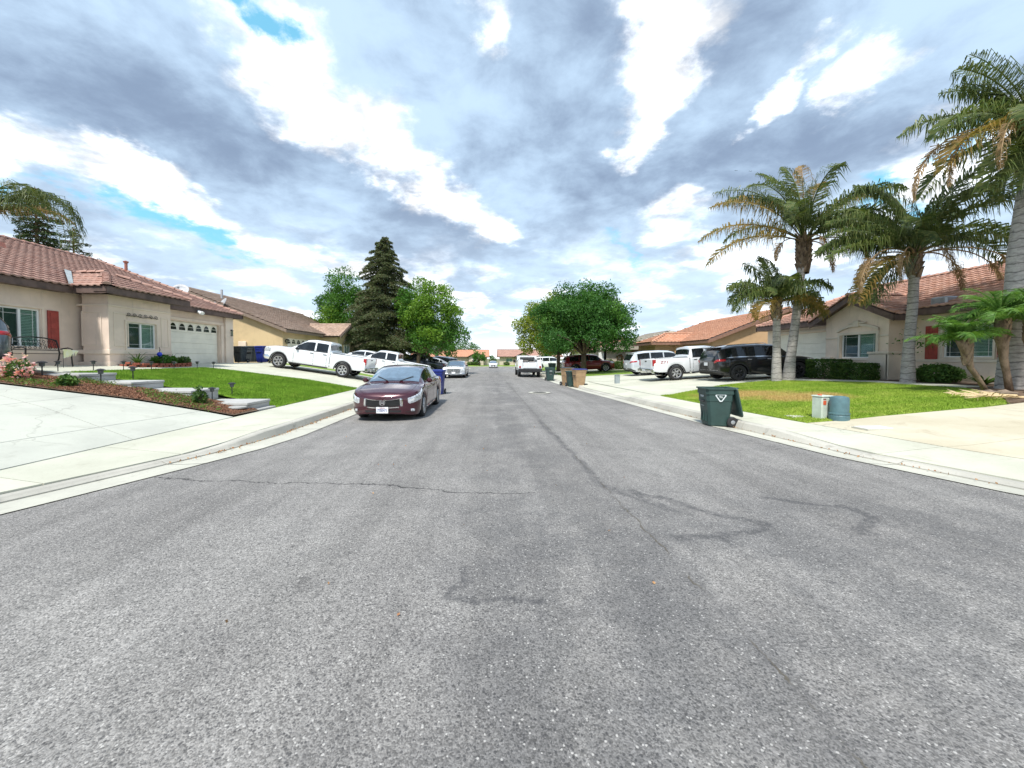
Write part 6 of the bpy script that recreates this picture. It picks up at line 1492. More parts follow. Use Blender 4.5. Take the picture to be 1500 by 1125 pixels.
    # window surround: thin dark line under the glass
    if detail:
        for s in (-1, 1):
            mb = MB(); B.patch(ux(wins[-1][0]-.02), ux(wins[0][1]+.03), 4.96, 5.09, .006, 24, 1, s, mb=mb, border=False); part('belt_moulding', mb, M_trimb if kind != 'suv' else M_chrome, t, fix=False)
            mb = MB()
            seams = {'sedan': (-1.04, -.16, .98), 'oldsedan': (-1.12, -.24, .72), 'suv': (-1.02, -.06, 1.08), 'pickup': (-.70, .05, 1.18)}[kind]
            for x in seams: B.patch(ux(x)-.0, ux(x+.014), .25, 4.9, .003, 1, 8, s, mb=mb, border=False)
            if kind == 'pickup': B.patch(ux(-.885), ux(-.855), .1, 4.4, .003, 1, 8, s, mb=mb, border=False)
            part('door_seam', mb, M_seam, t, fix=False)
            for x in seams[1:]:
                p = B.S(ux(x-.17 if x == seams[2] and False else x-.0+(.16 if False else -.0)), 3.3, s)
            for x in (seams[0]+.14, seams[1]+.14):
                p = B.S(ux(x), 3.35, s); mb = MB(); mb.box(p[0]-.10, p[1]-.012, p[2]-.018, p[0]+.10, p[1]+.012, p[2]+.018, .01, Matrix.Translation((0, s*.022, 0))); part('door_handle', mb, mat if kind in ('sedan',) else M_trimb if kind == 'pickup' else M_chrome, t)
    # mirrors
    for s in (-1, 1):
        p = B.S(ux(wins[0][1]-.10), 5.0, s); mb = MB(); mb.box(-.06, 0, -.07, .08, .17, .07, .045); mb.box(-.02, -.08, -.05, .03, .02, -.015, .01)
        if s < 0: mb.v = [(x, -y, z) for x, y, z in mb.v]
        mb = xf(mb, Matrix.Translation((p[0], p[1]+s*.05, p[2]+.06))); part('wing_mirror', mb, mat if kind in ('sedan', 'suv') else M_trimb, t)
    add_wheels(t, (fa, ra), W/2-.115, r, .225 if kind in ('sedan', 'oldsedan') else .26, spk, rim, st)
    # wheel arch lips
    if kind in ('pickup', 'suv'):
        for s in (-1, 1):
            mb = MB()
            for ax in (fa, ra):
                n = 16
                for i in range(n):
                    q = []
                    for th, rr in ((PI*i/n, r+.06), (PI*(i+1)/n, r+.06), (PI*(i+1)/n, r+.125), (PI*i/n, r+.125)): q.append((ax+rr*math.cos(th), s*(W/2*(1.006)), r*.98+rr*math.sin(th)))
                    mb.quad(*q)
            part('wheel_arch', mb, M_trimb, t, fix=False)
    nose, tl = L/2, -L/2
    un, ut = B.un, B.ut
    if kind == 'sedan':
        for s in (-1, 1):
            part('headlight', B.patch(un(1.0)-5, un(.66), 2.55, 3.8, .014, 12, 5, s, t0b=1.9, t1b=3.15), M_lamp, t, smooth=True, fix=False)
            part('tail_light', B.patch(ut(.62), ut(1)+2, 2.4, 3.9, .014, 8, 4, s), M_tail, t, smooth=True, fix=False)
            part('fog_light', B.patch(un(.88), un(.76), .85, 1.35, .012, 4, 3, s), M_lamp, t, smooth=True, fix=False)
            part('bumper_crease', B.patch(un(.93), un(.60), .72, .85, .008, 6, 2, s), M_seam, t, fix=False)
            part('bonnet_seam', B.patch(ux(1.42), un(.60), 5.92, 5.99, .003, 20, 1, s, border=False), M_seam, t, fix=False)
        gm = MB()
        for s in (-1, 1): B.patch(un(.50), B.n-1, 1.95, 3.55, .010, 8, 4, s, mb=gm, t0b=1.75, t1b=3.55, border=False)
        go = part('grille', gm, pm('grille_black', (.012, .012, .012), .6), t, fix=False)
        ch = MB()
        for s in (-1, 1):
            B.patch(un(.54), B.n-1, 3.45, 3.85, .028, 8, 3, s, mb=ch); B.patch(un(.46), B.n-1, 1.45, 1.85, .028, 8, 3, s, mb=ch, t0b=1.35, t1b=1.72); B.patch(un(.56), un(.465), 1.7, 3.8, .028, 3, 6, s, mb=ch)
        part('grille_surround', ch, M_chrome, go, fix=False)
        sl = MB()
        for k in range(3):
            for s in (-1, 1): B.patch(un(.47), B.n-1, 2.15+k*.42, 2.24+k*.42, .020, 6, 1, s, mb=sl, border=False)
        part('grille_bar', sl, M_chrome if False else M_trimb, go, fix=False)
        p = B.S(B.n-1, 2.72); x = p[0]+.045; z = p[2]; hm = MB()
        for s in (-1, 1): hm.box(-.012, s*.030-.010, -.045, .012, s*.030+.010, .045, .003, Matrix.Translation((x, 0, z)) @ Matrix.Rotation(s*R(6), 4, 'X'))
        hm.box(x-.012, -.026, z-.012, x+.012, .026, z+.010, .003)
        for a in range(20):
            t0, t1 = 2*PI*a/20, 2*PI*(a+1)/20; sq = lambda t, k: (x, .075*k*math.copysign(abs(math.cos(t))**.55, math.cos(t))*(1+.12*math.sin(t)), z+.062*k*math.copysign(abs(math.sin(t))**.55, math.sin(t)))
            hm.quad(sq(t0, 1), sq(t1, 1), sq(t1, .82), sq(t0, .82))
        part('emblem', hm, M_chrome, go, fix=False)
        lo = MB()
        for s in (-1, 1): B.patch(un(.52), B.n-1, .45, 1.10, .006, 6, 3, s, mb=lo, border=False)
        part('lower_intake', lo, M_trimb, t, fix=False)
        q = B.S(B.n-1, 1.05); plate(t, q[0]+.035, q[2]+.015, 1, plate_s)
        for s in (-1, 1):
            part('sill_moulding', B.patch(ux(-.85), ux(1.0), .35, .62, .014, 12, 2, s), M_trimb if False else mat, t, fix=False)
            w = MB(); p0 = B.S(ux(1.22), 7.2, s); w.tube([(1.30, s*.15, p0[2]-.01), (1.06, s*.52, B.S(ux(1.06), 8, s)[2]+.022)], .011, 5); part('wiper', w, M_trimb, t)
    elif kind == 'oldsedan':
        gm = MB()
        for s in (-1, 1): B.patch(un(.55), B.n-1, 1.4, 3.9, .012, 6, 4, s, mb=gm, border=False)
        go = part('grille', gm, pm('old_grille', (.16, .17, .18), .35, metal=.6), t, fix=False)
        for s in (-1, 1):
            part('headlight', B.patch(un(1.0)-1, un(.60), 1.9, 3.6, .014, 6, 4, s), M_lamp, t, fix=False); part('tail_light', B.patch(ut(.8), ut(1)+1, 1.5, 3.8, .014, 6, 4, s), M_tail, t, fix=False)
        bp = MB()
        for s in (-1, 1): B.patch(un(1)-2, B.n-1, .35, 1.25, .06, 8, 3, s, mb=bp)
        part('bumper', bp, M_chrome, t, fix=False); plate(t, nose+.07, .47, 1)
        for k in range(5): 
            q = MB(); z = .50+k*.065; q.box(nose+.006, -.5, z, nose+.03, .5, z+.015); part('grille_bar', q, M_chrome, go)
    elif kind == 'suv':
        for s in (-1, 1):
            part('headlight', B.patch(un(1.0)-3, un(.72), 2.7, 3.8, .014, 8, 4, s), M_lamp, t, smooth=True, fix=False); part('tail_light', B.patch(ut(.66), ut(1)+1.0, 2.85, 4.0, .018, 10, 4, s, t0b=3.1), M_tail, t, smooth=True, fix=False)
            if rail:
                rl = MB(); rl.tube([(x, s*.66, float(B.S(ux(x), 7, s)[2])+dz) for x, dz in ((-1.9, .02), (-1.75, .07), (0, .07), (.15, .02))], .018, 6); part('roof_rail', rl, M_chrome if rail == 2 else M_trimb, t)
            part('sill_moulding', B.patch(ux(-.95), ux(1.02), .0, .55, .012, 12, 2, s), M_trimb, t, fix=False)
        gm = MB(); bm2 = MB(); rb_ = MB()
        for s in (-1, 1): B.patch(un(.62), B.n-1, 1.6, 3.6, .012, 6, 4, s, mb=gm, border=False); B.patch(ut(1), 0, .0, .95, .02, 8, 3, s, mb=rb_); B.patch(un(1)-1, B.n-1, .0, .8, .02, 8, 3, s, mb=bm2)
        part('grille', gm, M_trimb, t, fix=False); part('rear_bumper', rb_, M_trimb, t, fix=False); part('front_bumper', bm2, M_trimb, t, fix=False)
        cb = MB(); q = B.S(0, 1.15)
        for s in (-1, 1): B.patch(ut(.9), 0, 1.02, 1.12, .024, 6, 1, s, mb=cb, border=False)
        part('bumper_trim', cb, M_chrome, t, fix=False)
        q = B.S(0, 2.9); plate(t, q[0]-.02, q[2], -1); sp_ = MB(); zt = float(B.S(ux(-2.12), 8.9)[2]); sp_.box(-2.30, -.66, zt-.03, -2.05, .66, zt+.012, .012); part('roof_spoiler', sp_, mat, t)
        w = MB(); w.tube([(-2.44, 0, 1.17), (-2.36, .35, 1.34)], .012, 5); part('rear_wiper', w, M_trimb, t)
    else:
        for s in (-1, 1):
            part('headlight', B.patch(un(1.0)-2, un(.70), 2.1, 3.9, .016, 6, 4, s), M_lamp, t, smooth=True, fix=False)
            mb = MB(); y = s*(W/2*.985); mb.box(tl-.012, y-.115 if s > 0 else y-.01, .86, tl+.16, y+.01 if s > 0 else y+.115, 1.22, .015); mb.v = mb.v; part('tail_light', mb, M_tail, t)
            cr = MB()
        rb_ = MB(); rb_.box(tl-.16, -W/2*.97, .50, tl+.04, W/2*.97, .70, .03); rb_.box(tl-.20, -.45, .47, tl-.10, .45, .60, .02); part('rear_bumper', rb_, M_chrome, t)
        fb = MB()
        for s in (-1, 1): B.patch(un(1)-2, B.n-1, .1, 1.5, .05, 8, 3, s, mb=fb)
        part('front_bumper', fb, M_chrome, t, fix=False)
        gm = MB()
        for s in (-1, 1): B.patch(un(.66), B.n-1, 1.9, 3.8, .014, 6, 4, s, mb=gm, border=False)
        part('grille', gm, M_trimb, t, fix=False)
        tg = MB(); tg.box(tl-.016, -W/2*.82, .74, tl+.02, W/2*.82, 1.235, .012); tgo = part('tailgate', tg, mat, t); q = MB(); q.box(tl-.024, -.12, 1.10, tl-.016, .12, 1.17, .004); part('handle', q, M_trimb, tgo); plate(t, tl-.175, .60, -1)
        hb_ = MB(); hb_.box(tl-.34, -.05, .36, tl+.3, .05, .45, .01); hb_.box(tl-.42, -.03, .42, tl-.3, .03, .47, .01); part('tow_hitch', hb_, M_black, t)
        for s in (-1, 1):
            rl = MB(); rl.box(-2.85, s*.96-.04, 1.272, -.98, s*.96+.04, 1.292, .008); part('bed_rail_cap', rl, M_trimb, t)
            sm = MB(); sm.box(-.75, s*.93-.06, .36, 1.45, s*.93+.06, .44, .02); part('running_board', sm, M_trimb, t)
            mm = MB(); B.patch(ux(-.62), ux(1.1), 1.75, 1.92, .012, 10, 2, s, mb=mm); part('side_moulding', mm, mat, t, fix=False)
        ex = MB(); ex.tube([(-2.3, -.7, .34), (-2.75, -.86, .34)], .035, 8); part('exhaust_pipe', ex, M_chrome, t)
    return t, B
def slope_place(x, y, heading, wb=3.4):
    """height and pitch on the terrain under the axles"""
    d = (math.cos(heading), math.sin(heading)); a = hz(x+d[0]*wb/2, y+d[1]*wb/2); b = hz(x-d[0]*wb/2, y-d[1]*wb/2); return (a+b)/2, math.atan2(a-b, wb)
def park(name, label, cat, kind, mat, x, y, heading, dz=0.0, **k):
    h = R(heading); z, p = slope_place(x, y, h, 2.9 if kind != 'pickup' else 3.6); return build_car(name, label, cat, kind, mat, (x, y, z+.012+dz), h, pitch=p, **k)
park('parked_sedan', 'maroon sedan facing the camera at the left kerb, nearest car', 'car', 'sedan', P_maroon, -2.83, 12.42, -90, plate_s='7TBE473')
T1, B1 = park('pickup_truck', 'white crew cab pickup parked nose up on the left driveway, fully visible', 'pickup truck', 'pickup', P_white, -10.15, 22.75, 180)
park('pickup_truck', 'second white crew cab pickup, lower and farther, half hidden by the maroon sedan', 'pickup truck', 'pickup', P_white, -7.75, 28.5, 180, dz=-.1)
park('parked_sedan', 'white sedan seen between the two white pickups by the tan house', 'car', 'sedan', P_white, -10.4, 31.4, 180)
park('pickup_truck', 'dark pickup under the bright green left tree', 'pickup truck', 'pickup', P_dkblue, -8.15, 42.6, 180, dz=-.2)
park('parked_suv', 'small dark vehicle beyond the dark pickup on the left', 'car', 'suv', P_dkblue, -6.95, 52, 150)
park('parked_sedan', 'white sedan behind the dark pickup, half hidden, left side far', 'car', 'sedan', P_white, -7.4, 46.3, 180)
park('parked_sedan', 'old silver square sedan facing the camera at the left kerb far up the street', 'car', 'oldsedan', P_silver, -3.15, 34.6, -90)
park('parked_sedan', 'tiny white car in the middle distance at the end of the street', 'car', 'sedan', P_white, .35, 84.0, -90)
park('parked_suv', 'dark red vehicle in the shade under the large right tree', 'car', 'suv', P_red, 9.6, 38.2, 0)
park('parked_suv', 'silver white crossover on the far right driveway by the orange roofed house', 'car', 'suv', P_silver if False else paint('pearl_paint', (.62, .66, .70), .25), 12.55, 28.6, 0, dz=0)
T2, B2 = park('pickup_truck', 'white pickup with red tail light and decal, tail towards the street on the right', 'pickup truck', 'pickup', P_white, 12.05, 22.55, 0)
park('parked_suv', 'black three row family vehicle beside the twin palms', 'car', 'suv', P_black, 13.55, 19.75, 0, rim=pm('dark_rim', (.06, .06, .065), .35, metal=.6), rail=2)
park('parked_suv', 'grey blue vehicle cut by the left picture edge, tail towards the street', 'car', 'suv', P_grey, -14.7, 8.57, 233)
for y, lab in ((54.5, 'white van like vehicle far up the right side behind the utility truck'),): park('parked_suv', lab, 'car', 'suv', P_white, 8.2, y, 0)
# decal on the right pickup bed
p = B2.S(B2.ux(-2.25), 3.0, -1)
for s_, dx, m in (('Z71', 0, M_tail),):
    tm = text_mb(s_, .21, .002); M = Matrix.Translation((-2.30, -1.012, 1.045)) @ Matrix.Rotation(R(90), 4, 'X') @ Matrix.Diagonal((1.35, 1, 1, 1)); part('decal', xf(tm, M), pm('decal_red', (.35, .03, .04), .4), T2)
# utility truck with service body, seen from behind
ut_ = thing('utility_truck', 'white utility truck with tool body parked at the right kerb, seen from behind', 'truck', (3.35, 36.0, .01)); W_ = 1.02
mb = MB(); 
for s in (-1, 1):
    mb.box(s*W_, -2.6, .72, s*(W_-.40), .35, 1.52, .02); mb.box(s*(W_-.02), -1.9, .60, s*(W_-.38), -1.0, .72)
mb.box(-.62, -2.5, .70, .62, .35, .80); part('tool_body', mb, P_white, ut_)
for s in (-1, 1):
    for k, (a, b) in enumerate(((-2.55, -1.85), (-1.8, -.9), (-.85, .3))):
        q = MB(); q.box(s*(W_+.001), a+.04, .76, s*(W_+.018), b-.04, 1.47, .01); part('tool_door', q, P_white, ut_)
    q = MB(); q.box(s*.68, -2.616, .80, s*.98, -2.598, 1.45, .006); part('rear_panel', q, P_white, ut_)
    q = MB(); q.box(s*.80, -2.64, .80, s*.95, -2.617, .98, .01); part('tail_light', q, M_tail, ut_)
q = MB(); q.box(-.60, -2.60, .78, .60, -2.55, 1.28, .015); part('tailgate', q, P_white, ut_)
q = MB(); q.box(-1.0, -2.90, .46, 1.0, -2.62, .74, .02); part('rear_bumper', q, M_black, ut_)
mb = MB(); prof = [(.42, .55), (.42, 1.25), (.50, 1.80), (.70, 1.90), (1.55, 1.90), (2.05, 1.28), (3.1, 1.18), (3.2, 1.0), (3.2, .5)]
mb.prism(prof, 0, -.93, .93); c = part('cab', mb, P_white, ut_)
q = MB(); q.box(-.72, .40, 1.30, .72, .455, 1.76, .02, Matrix.Translation((0, .01, 0))); part('rear_window', q, M_tint, ut_)
for s in (-1, 1):
    q = MB(); q.prism([(.62, 1.3), (.66, 1.78), (1.5, 1.78), (1.85, 1.32)], 0, s*.931, s*.945); part('side_window', q, M_tint, ut_); q = MB(); q.box(s*.98, 1.75, 1.25, s*1.22, 1.83, 1.52, .03); part('wing_mirror', q, M_trimb, ut_)
q = MB()
for s in (-1, 1): q.tube([(s*.9, -2.5, 1.5), (s*.9, -2.5, 1.85), (s*.9, .3, 1.85), (s*.9, .3, 1.5)], .025, 6)
for y in (-2.5, -1.1, .3): q.tube([(-.9, y, 1.85), (.9, y, 1.85)], .025, 6)
part('ladder_rack', q, M_white, ut_)
q = MB(); q.box(-.5, -2.2, .9, -.1, -.8, 1.45, .03); q.box(.05, -2.0, .9, .5, -1.2, 1.38, .03); part('equipment', q, pm('equipment_grey', (.25, .23, .22), .7), ut_); q = MB(); q.box(-.6, -2.5, .42, .6, 3.0, .6); part('underbody', q, M_under, ut_)
add_wheels(ut_, (), 0, .4); hb, ty, ri = wheel_parts(.40, .26, 6, None); m0, m1, m2 = mesh('wheel', hb), mesh('tyre', ty), mesh('rim', ri)
for y in (-1.45, 2.35):
    for s in (-1, 1): wo = link('wheel', m0, ut_, M_under, loc=(s*.86, y, .40), rot=(0, 0, R(90) if s > 0 else R(-90))); link('tyre', m1, wo, M_tyre, smooth=True); link('rim', m2, wo, M_alloy)
# ------------------------------------------------------------------ bins, boxes, garden things
def bin_cart(label, loc, rotz, body, lid, h=1.02, open_lid=False, marks=None, lean=0, group=None, s=1.0):
    """two-wheeled cart: tapered body, rim, lid on a rear hinge, axle and wheels; front is -y"""
    t = thing('wheeled_bin', label, 'trash bin', loc, (lean, 0, rotz), group); t.scale = (s, s, s); mb = MB(); w0, w1, d0, d1 = .235, .295, .24, .33; hb = h*.93
    pr = []
    def ring(z, w, d, y0=0, c=.05):
        return [(-w+c, -d+y0, z), (w-c, -d+y0, z), (w, -d+c+y0, z), (w, d-c+y0, z), (w-c, d+y0, z), (-w+c, d+y0, z), (-w, d-c+y0, z), (-w, -d+c+y0, z)]
    zs = [(0.03, w0, d0), (.3, w0+.018, d0+.02), (.62, w0+.035, d0+.05), (.63, w0+.045, d0+.058), (hb-.16, w1-.012, d1-.02), (hb-.15, w1+.004, d1-.004), (hb-.03, w1+.006, d1), (hb-.03, w1+.03, d1+.025), (hb, w1+.03, d1+.025)]
    k0 = 0
    for z, w, d in zs: mb.v += ring(z*1.0 if z < .6 else z, w, d)
    for i in range(len(zs)-1):
        for k in range(8): a = i*8+k; b = i*8+(k+1) % 8; mb.f.append((a, b, b+8, a+8))
    mb.f.append(tuple(reversed(range(8)))); 
    iz = ring(hb, w1-.01, d1-.015); n = len(mb.v); mb.v += iz; q = ring(.3, w0, d0); mb.v += q
    for k in range(8): a = (len(zs)-1)*8+k; b = (len(zs)-1)*8+(k+1) % 8; mb.f.append((a, b, n+(k+1) % 8, n+k)); mb.f.append((n+k, n+(k+1) % 8, n+8+(k+1) % 8, n+8+k))
    mb.f.append(tuple(n+8+k for k in range(8)))
    for x in (-.13, 0, .13): mb.box(x-.018, -d0-.055, .10, x+.018, -d0-.0, .58, .008, Matrix.Rotation(R(-3.5), 4, 'X'))
    bd = part('body', mb, body, t)
    br = MB(); br.tube([(-.14, -d1+.005, hb-.33), (.14, -d1+.005, hb-.33)], .02, 8); part('lift_bar', br, M_trimb, t)
    hd = MB(); hd.tube([(-.2, d1+.02, hb-.03), (-.2, d1+.10, hb-.01), (.2, d1+.10, hb-.01), (.2, d1+.02, hb-.03)], .016, 6); part('handle', hd, lid, t)
    ld = MB(); ld.v = []; lz = [(0, w1+.035, d1+.03), (.03, w1+.035, d1+.03), (.055, w1-.02, d1-.02), (.065, w1-.12, d1-.14)]
    for z, w, d in lz: ld.v += ring(z, w, d, -d1-.02)
    for i in range(3):
        for k in range(8): a = i*8+k; b = i*8+(k+1) % 8; ld.f.append((a, b, b+8, a+8))
    ld.f.append(tuple(reversed(range(8)))); ld.f.append(tuple(24+k for k in range(8)))
    A = Matrix.Translation((0, d1+.03, hb+.002)) @ (Matrix.Rotation(R(-258), 4, 'X') if open_lid else Matrix.Identity(4)); part('lid', xf(ld, A), lid, t)
    ax = MB(); ax.tube([(-.27, d0+.02, .12), (.27, d0+.02, .12)], .014, 6); part('axle', ax, M_black, t)
    wm = MB(); Mx = Matrix.Rotation(R(90), 4, 'Y'); wm.lathe([(.03, -.03), (.10, -.032), (.125, -.022), (.128, 0), (.125, .022), (.10, .032), (.03, .03)], 20, Mx); me = mesh('wheel', wm)
    hm = MB(); hm.lathe([(.001, -.036), (.035, -.036), (.05, -.03), (.05, .03), (.035, .036), (.001, .036)], 12, Mx); mh = mesh('hub', hm)
    for s_ in (-1, 1): w = link('wheel', me, t, M_tyre, loc=(s_*.29, d0+.03, .128)); link('hub', mh, w, M_grey)
    for (name, q, m) in (marks or []): part(name, q, m, bd, fix=False)
    return t
C_green = pm('bin_green', (.028, .062, .055), .5, var=.12, scale=4); C_blue = pm('bin_blue', (.012, .026, .19), .45, var=.08); C_tan = pm('bin_tan', (.36, .235, .13), .6, var=.08); C_char = pm('bin_charcoal', (.045, .055, .06), .6); C_mark = pm('bin_print', (.62, .66, .66), .5)
# near green bin on the right: its side faces the camera, lid hangs open behind
def side_mark(w=.27):
    out = []; x = .292
    tri = MB()                                  # rounded shield outline on the side face
    o = [(-.11, .80), (.11, .80), (.13, .77), (.025, .62), (-.025, .62), (-.13, .77)]; i_ = [(-.085, .78), (.085, .78), (.095, .765), (.015, .65), (-.015, .65), (-.095, .765)]
    for a in range(6): b = (a+1) % 6; tri.quad((x, -o[a][0], o[a][1]), (x, -o[b][0], o[b][1]), (x, -i_[b][0], i_[b][1]), (x, -i_[a][0], i_[a][1]))
    out.append(('emblem', tri, C_mark)); tm = text_mb('96', .085, .001); out.append(('emblem_text', xf(tm, Matrix.Translation((x+.001, 0, .735)) @ Matrix(((0, 0, 1, 0), (1, 0, 0, 0), (0, 1, 0, 0), (0, 0, 0, 1)))), C_mark))
    return out
def front_mark():
    q = MB()
    for z, w in ((.745, .10), (.72, .085)): q.quad((-w, -.318, z), (w, -.318, z), (w, -.316, z+.015), (-w, -.316, z+.015))
    q.quad((-.08, -.299, .50), (.08, -.299, .50), (.08, -.298, .51), (-.08, -.298, .51)); return [('front_print', q, C_mark)]
p = gp(1070, 625)
bin_cart('dark green wheeled bin at the right kerb with its lid hanging open', (5.58, 9.55, -.02), R(-97), C_green, C_green, 1.02, True, side_mark()+front_mark())
BG = 'bins at the right kerb'
y = 22.4; bin_cart('tan wheeled bin, the left one of the kerbside group', (4.62, 23.4, -.02), R(20), C_tan, C_char, 1.15, False)
bin_cart('tan wheeled bin with blue lid, right one of the kerbside group', (5.0, 21.9, -.02), R(-75), C_tan, C_blue, 1.1, False)
bin_cart('narrow dark green bin squeezed between the two tan bins', (4.75, 22.55, -.02), R(8), C_green, C_green, .95, False)
bin_cart('dark green bin standing alone at the kerb behind the utility truck', (4.35, 28.6, -.02), R(5), C_green, C_green, 1.0, False, front_mark())
bin_cart('small dark green bin in the grass right of the utility truck', (5.75, 36.5, hz(5.75, 36.5)), R(5), C_green, C_green, 1.05, False)
def recyc():
    q = MB()
    for a in range(3):
        w = R(90+120*a); c = (.0+.07*math.cos(w), .0+.07*math.sin(w)); t_ = (-math.sin(w), math.cos(w)); n_ = (math.cos(w), math.sin(w)); f = lambda u, v: (c[0]+t_[0]*u+n_[0]*v, -.318, .74+c[1]+t_[1]*u+n_[1]*v)
        q.quad(f(-.055, -.018), f(.03, -.018), f(.03, .018), f(-.055, .018)); q.quad(f(.03, -.035), f(.075, 0), f(.03, .035))
    return [('recycling_print', q, C_mark)]
x_ = (641-720)/F*17.6; bin_cart('blue bin standing in the street behind the maroon sedan', (-2.42-.05, 17.6, .0), R(-5), C_blue, C_blue, 1.16, False, recyc())
for (px, Yb, m, lab, rz, s) in [(352, 24.6, C_char, 'black bin at the corner of the pink house garage', 0, 1.0), (368, 25.9, C_char, 'charcoal bin against the tan wall, beside the blue bin', 5, 1.05), (384.5, 25.4, C_blue, 'blue bin against the tan wall at the nose of the white pickup', -8, 1.05)]:
    X = (px-720)/F*Yb; bin_cart(lab, (X, Yb, hz(X, Yb)), R(rz), m, m, 1.06, False, s=s)
# utility pedestals on the right lawn
p = gp(1204, 613); t = thing('utility_pedestal', 'pale grey rectangular utility box with orange warning label on the right lawn', 'utility box', tuple(p), (0, 0, R(8))); mb = MB()
mb.box(-.155, -.13, -.02, .155, .13, .52, .02); part('housing', mb, pm('pedestal_grey', (.52, .58, .50), .55, var=.08), t); q = MB(); q.box(-.165, -.14, .521, .165, .14, .555, .012); part('cover', q, pm('pedestal_grey', (0, 0, 0)), t)
q = MB(); q.box(-.125, -.137, .34, -.045, -.131, .44, .002); part('warning_label', q, pm('label_orange', (.65, .12, .05), .5), t); q = MB(); q.box(-.125, -.137, .46, -.05, -.131, .49, .002); part('small_label', q, pm('label_dark', (.25, .12, .10), .5), t)
q = MB(); q.box(-.13, -.06, .556, -.07, .02, .585, .01); part('lock_tab', q, pm('label_orange', (0, 0, 0)), t)
p = gp(1229, 615); t = thing('utility_pedestal', 'blue green cylindrical utility pedestal beside the pale grey box', 'utility box', tuple(p)); m = pm('pedestal_teal', (.085, .165, .185), .5, var=.12)
mb = MB(); mb.lathe([(.17, -.02), (.175, .17), (.178, .48), (.16, .53), (.10, .55), (.001, .555)], 22); autosmooth(part('housing', mb, m, t)); mb = MB(); mb.lathe([(.178, .125), (.192, .13), (.192, .165), (.178, .17)], 22); part('collar', mb, m, t)
mb = MB(); mb.lathe([(.19, -.02), (.19, .10), (.176, .12)], 22); part('base', mb, m, t)
p = gp(904, 562); t = thing('utility_pedestal', 'small grey utility box on the concrete by the right driveway', 'utility box', tuple(p)); mb = MB(); mb.box(-.13, -.11, -.02, .13, .11, .50, .02); part('housing', mb, pm('box_grey', (.27, .31, .32), .55), t); mb = MB(); mb.box(-.14, -.12, .501, .14, .12, .53, .01); part('cover', mb, pm('box_grey', (0, 0, 0)), t)
def ground_plate(name, px, py, sx, sy, lab, rz=0):
    p = gp(px, py); t = thing(name, lab, 'ground cover plate', (p.x, p.y, p.z+.012), (0, 0, R(rz))); mb = MB(); mb.box(-sx, -sy, -.03, sx, sy, .012, .004); part('rim', mb, M_gutter, t); mb = MB(); mb.box(-sx+.03, -sy+.03, .0125, sx-.03, sy-.03, .022, .003); part('plate', mb, M_white if 'white' in lab else M_conc, t)
ground_plate('meter_cover', 1168, 611, .22, .14, 'pale meter cover plate in the right lawn near the sidewalk'); ground_plate('meter_cover', 1281, 628, .33, .17, 'white rectangular cover plate in the right driveway concrete', 4)
# manhole in the street
p = gp(790, 577); t = thing('manhole_cover', 'round iron manhole cover with a concrete collar in the street', 'manhole cover', (p.x, p.y, .032)); mb = MB(); mb.lathe([(.001, .0), (.52, .0), (.52, .006), (.36, .008), (.001, .008)], 28); part('collar', mb, M_gutter, t)
mb = MB(); mb.lathe([(.001, .010), (.32, .010), (.33, .014), (.001, .014)], 28); part('lid', mb, pm('cast_iron', (.10, .09, .085), .6, metal=.5), t)
# path lights
LP = [(62, 552, 1.25, 'dark round path light below the bench, largest of the row'), (85, 545, 1, 'path light at the foot of the bench'), (137, 543.5, 1, 'path light in front of the bay side wall'), (148, 563, 1.25, 'path light standing beside the highest slab step'), (181, 543, 1, 'path light at the near corner of the brick planter'),
      (195, 557, 1.25, 'path light on the lawn behind the second slab step'), (222, 543, 1, 'path light in front of the bay window'), (255, 542, 1, 'path light at the garage end of the planter'), (289, 541, 1, 'path light at the near side of the garage door'), (313, 541, 1, 'farthest path light, before the garage door'), (311, 587, 1.1, 'path light beside the dark glossy bush'), (340, 580, 1.2, 'path light on the lawn behind the lowest slab step')]
def path_light():
    t = thing('path_light', 'x', 'garden light', group='solar path lights along the left walk'); mb = MB(); mb.tube([(0, 0, -.05), (0, 0, .25)], .012, 6); part('stake', mb, M_black, t)
    mb = MB(); mb.lathe([(.03, .24), (.045, .25), (.05, .32), (.05, .33)], 10); part('lens', mb, pm('lens_smoke', (.10, .11, .11), .2), t); mb = MB(); mb.lathe([(.085, .325), (.09, .335), (.05, .36), (.001, .37)], 12); part('cap', mb, M_black, t); return t
pl0 = path_light()
for i, (px, py, s, lab) in enumerate(LP):
    o = pl0 if i == 0 else copy_tree(pl0); p = gp(px, py); o.location = p; o.scale = (s, s, s*.95); o['label'] = lab
# bench against the left house
X0 = -14.75; yb0, yb1 = 12.75, 14.15; zb = hz(-14.9, 13.4)+.0; t = thing('garden_bench', 'black iron garden bench with scrolled back against the pink beige wall', 'bench', (X0, 12.62, zb)); hl = .66
def loc_tube(n, pts, r_, m=M_iron, k=6): mb = MB(); mb.tube(pts, r_, k); return part(n, mb, m, t)
for s in (-1, 1):
    y = s*hl; mb = MB(); mb.tube([(.28, y, 0), (.25, y, .3), (.27, y, .60), (.12, y, .64), (-.12, y, .60)], .022, 6); part('leg', mb, M_iron, t); mb = MB(); mb.tube([(-.34, y, 0), (-.20, y, .25), (-.16, y, .45), (-.22, y, .75), (-.27, y, .90)], .022, 6); part('leg', mb, M_iron, t)
mb = MB(); mb.tube([(-.27, -hl, .90), (-.28, -hl*.5, .965), (-.28, 0, .985), (-.28, hl*.5, .965), (-.27, hl, .90)], .022, 6); mb.tube([(-.18, -hl, .56), (-.18, hl, .56)], .016, 6); fr = part('backrest', mb, M_iron, t)
mb = MB(); rg = random.Random(5)
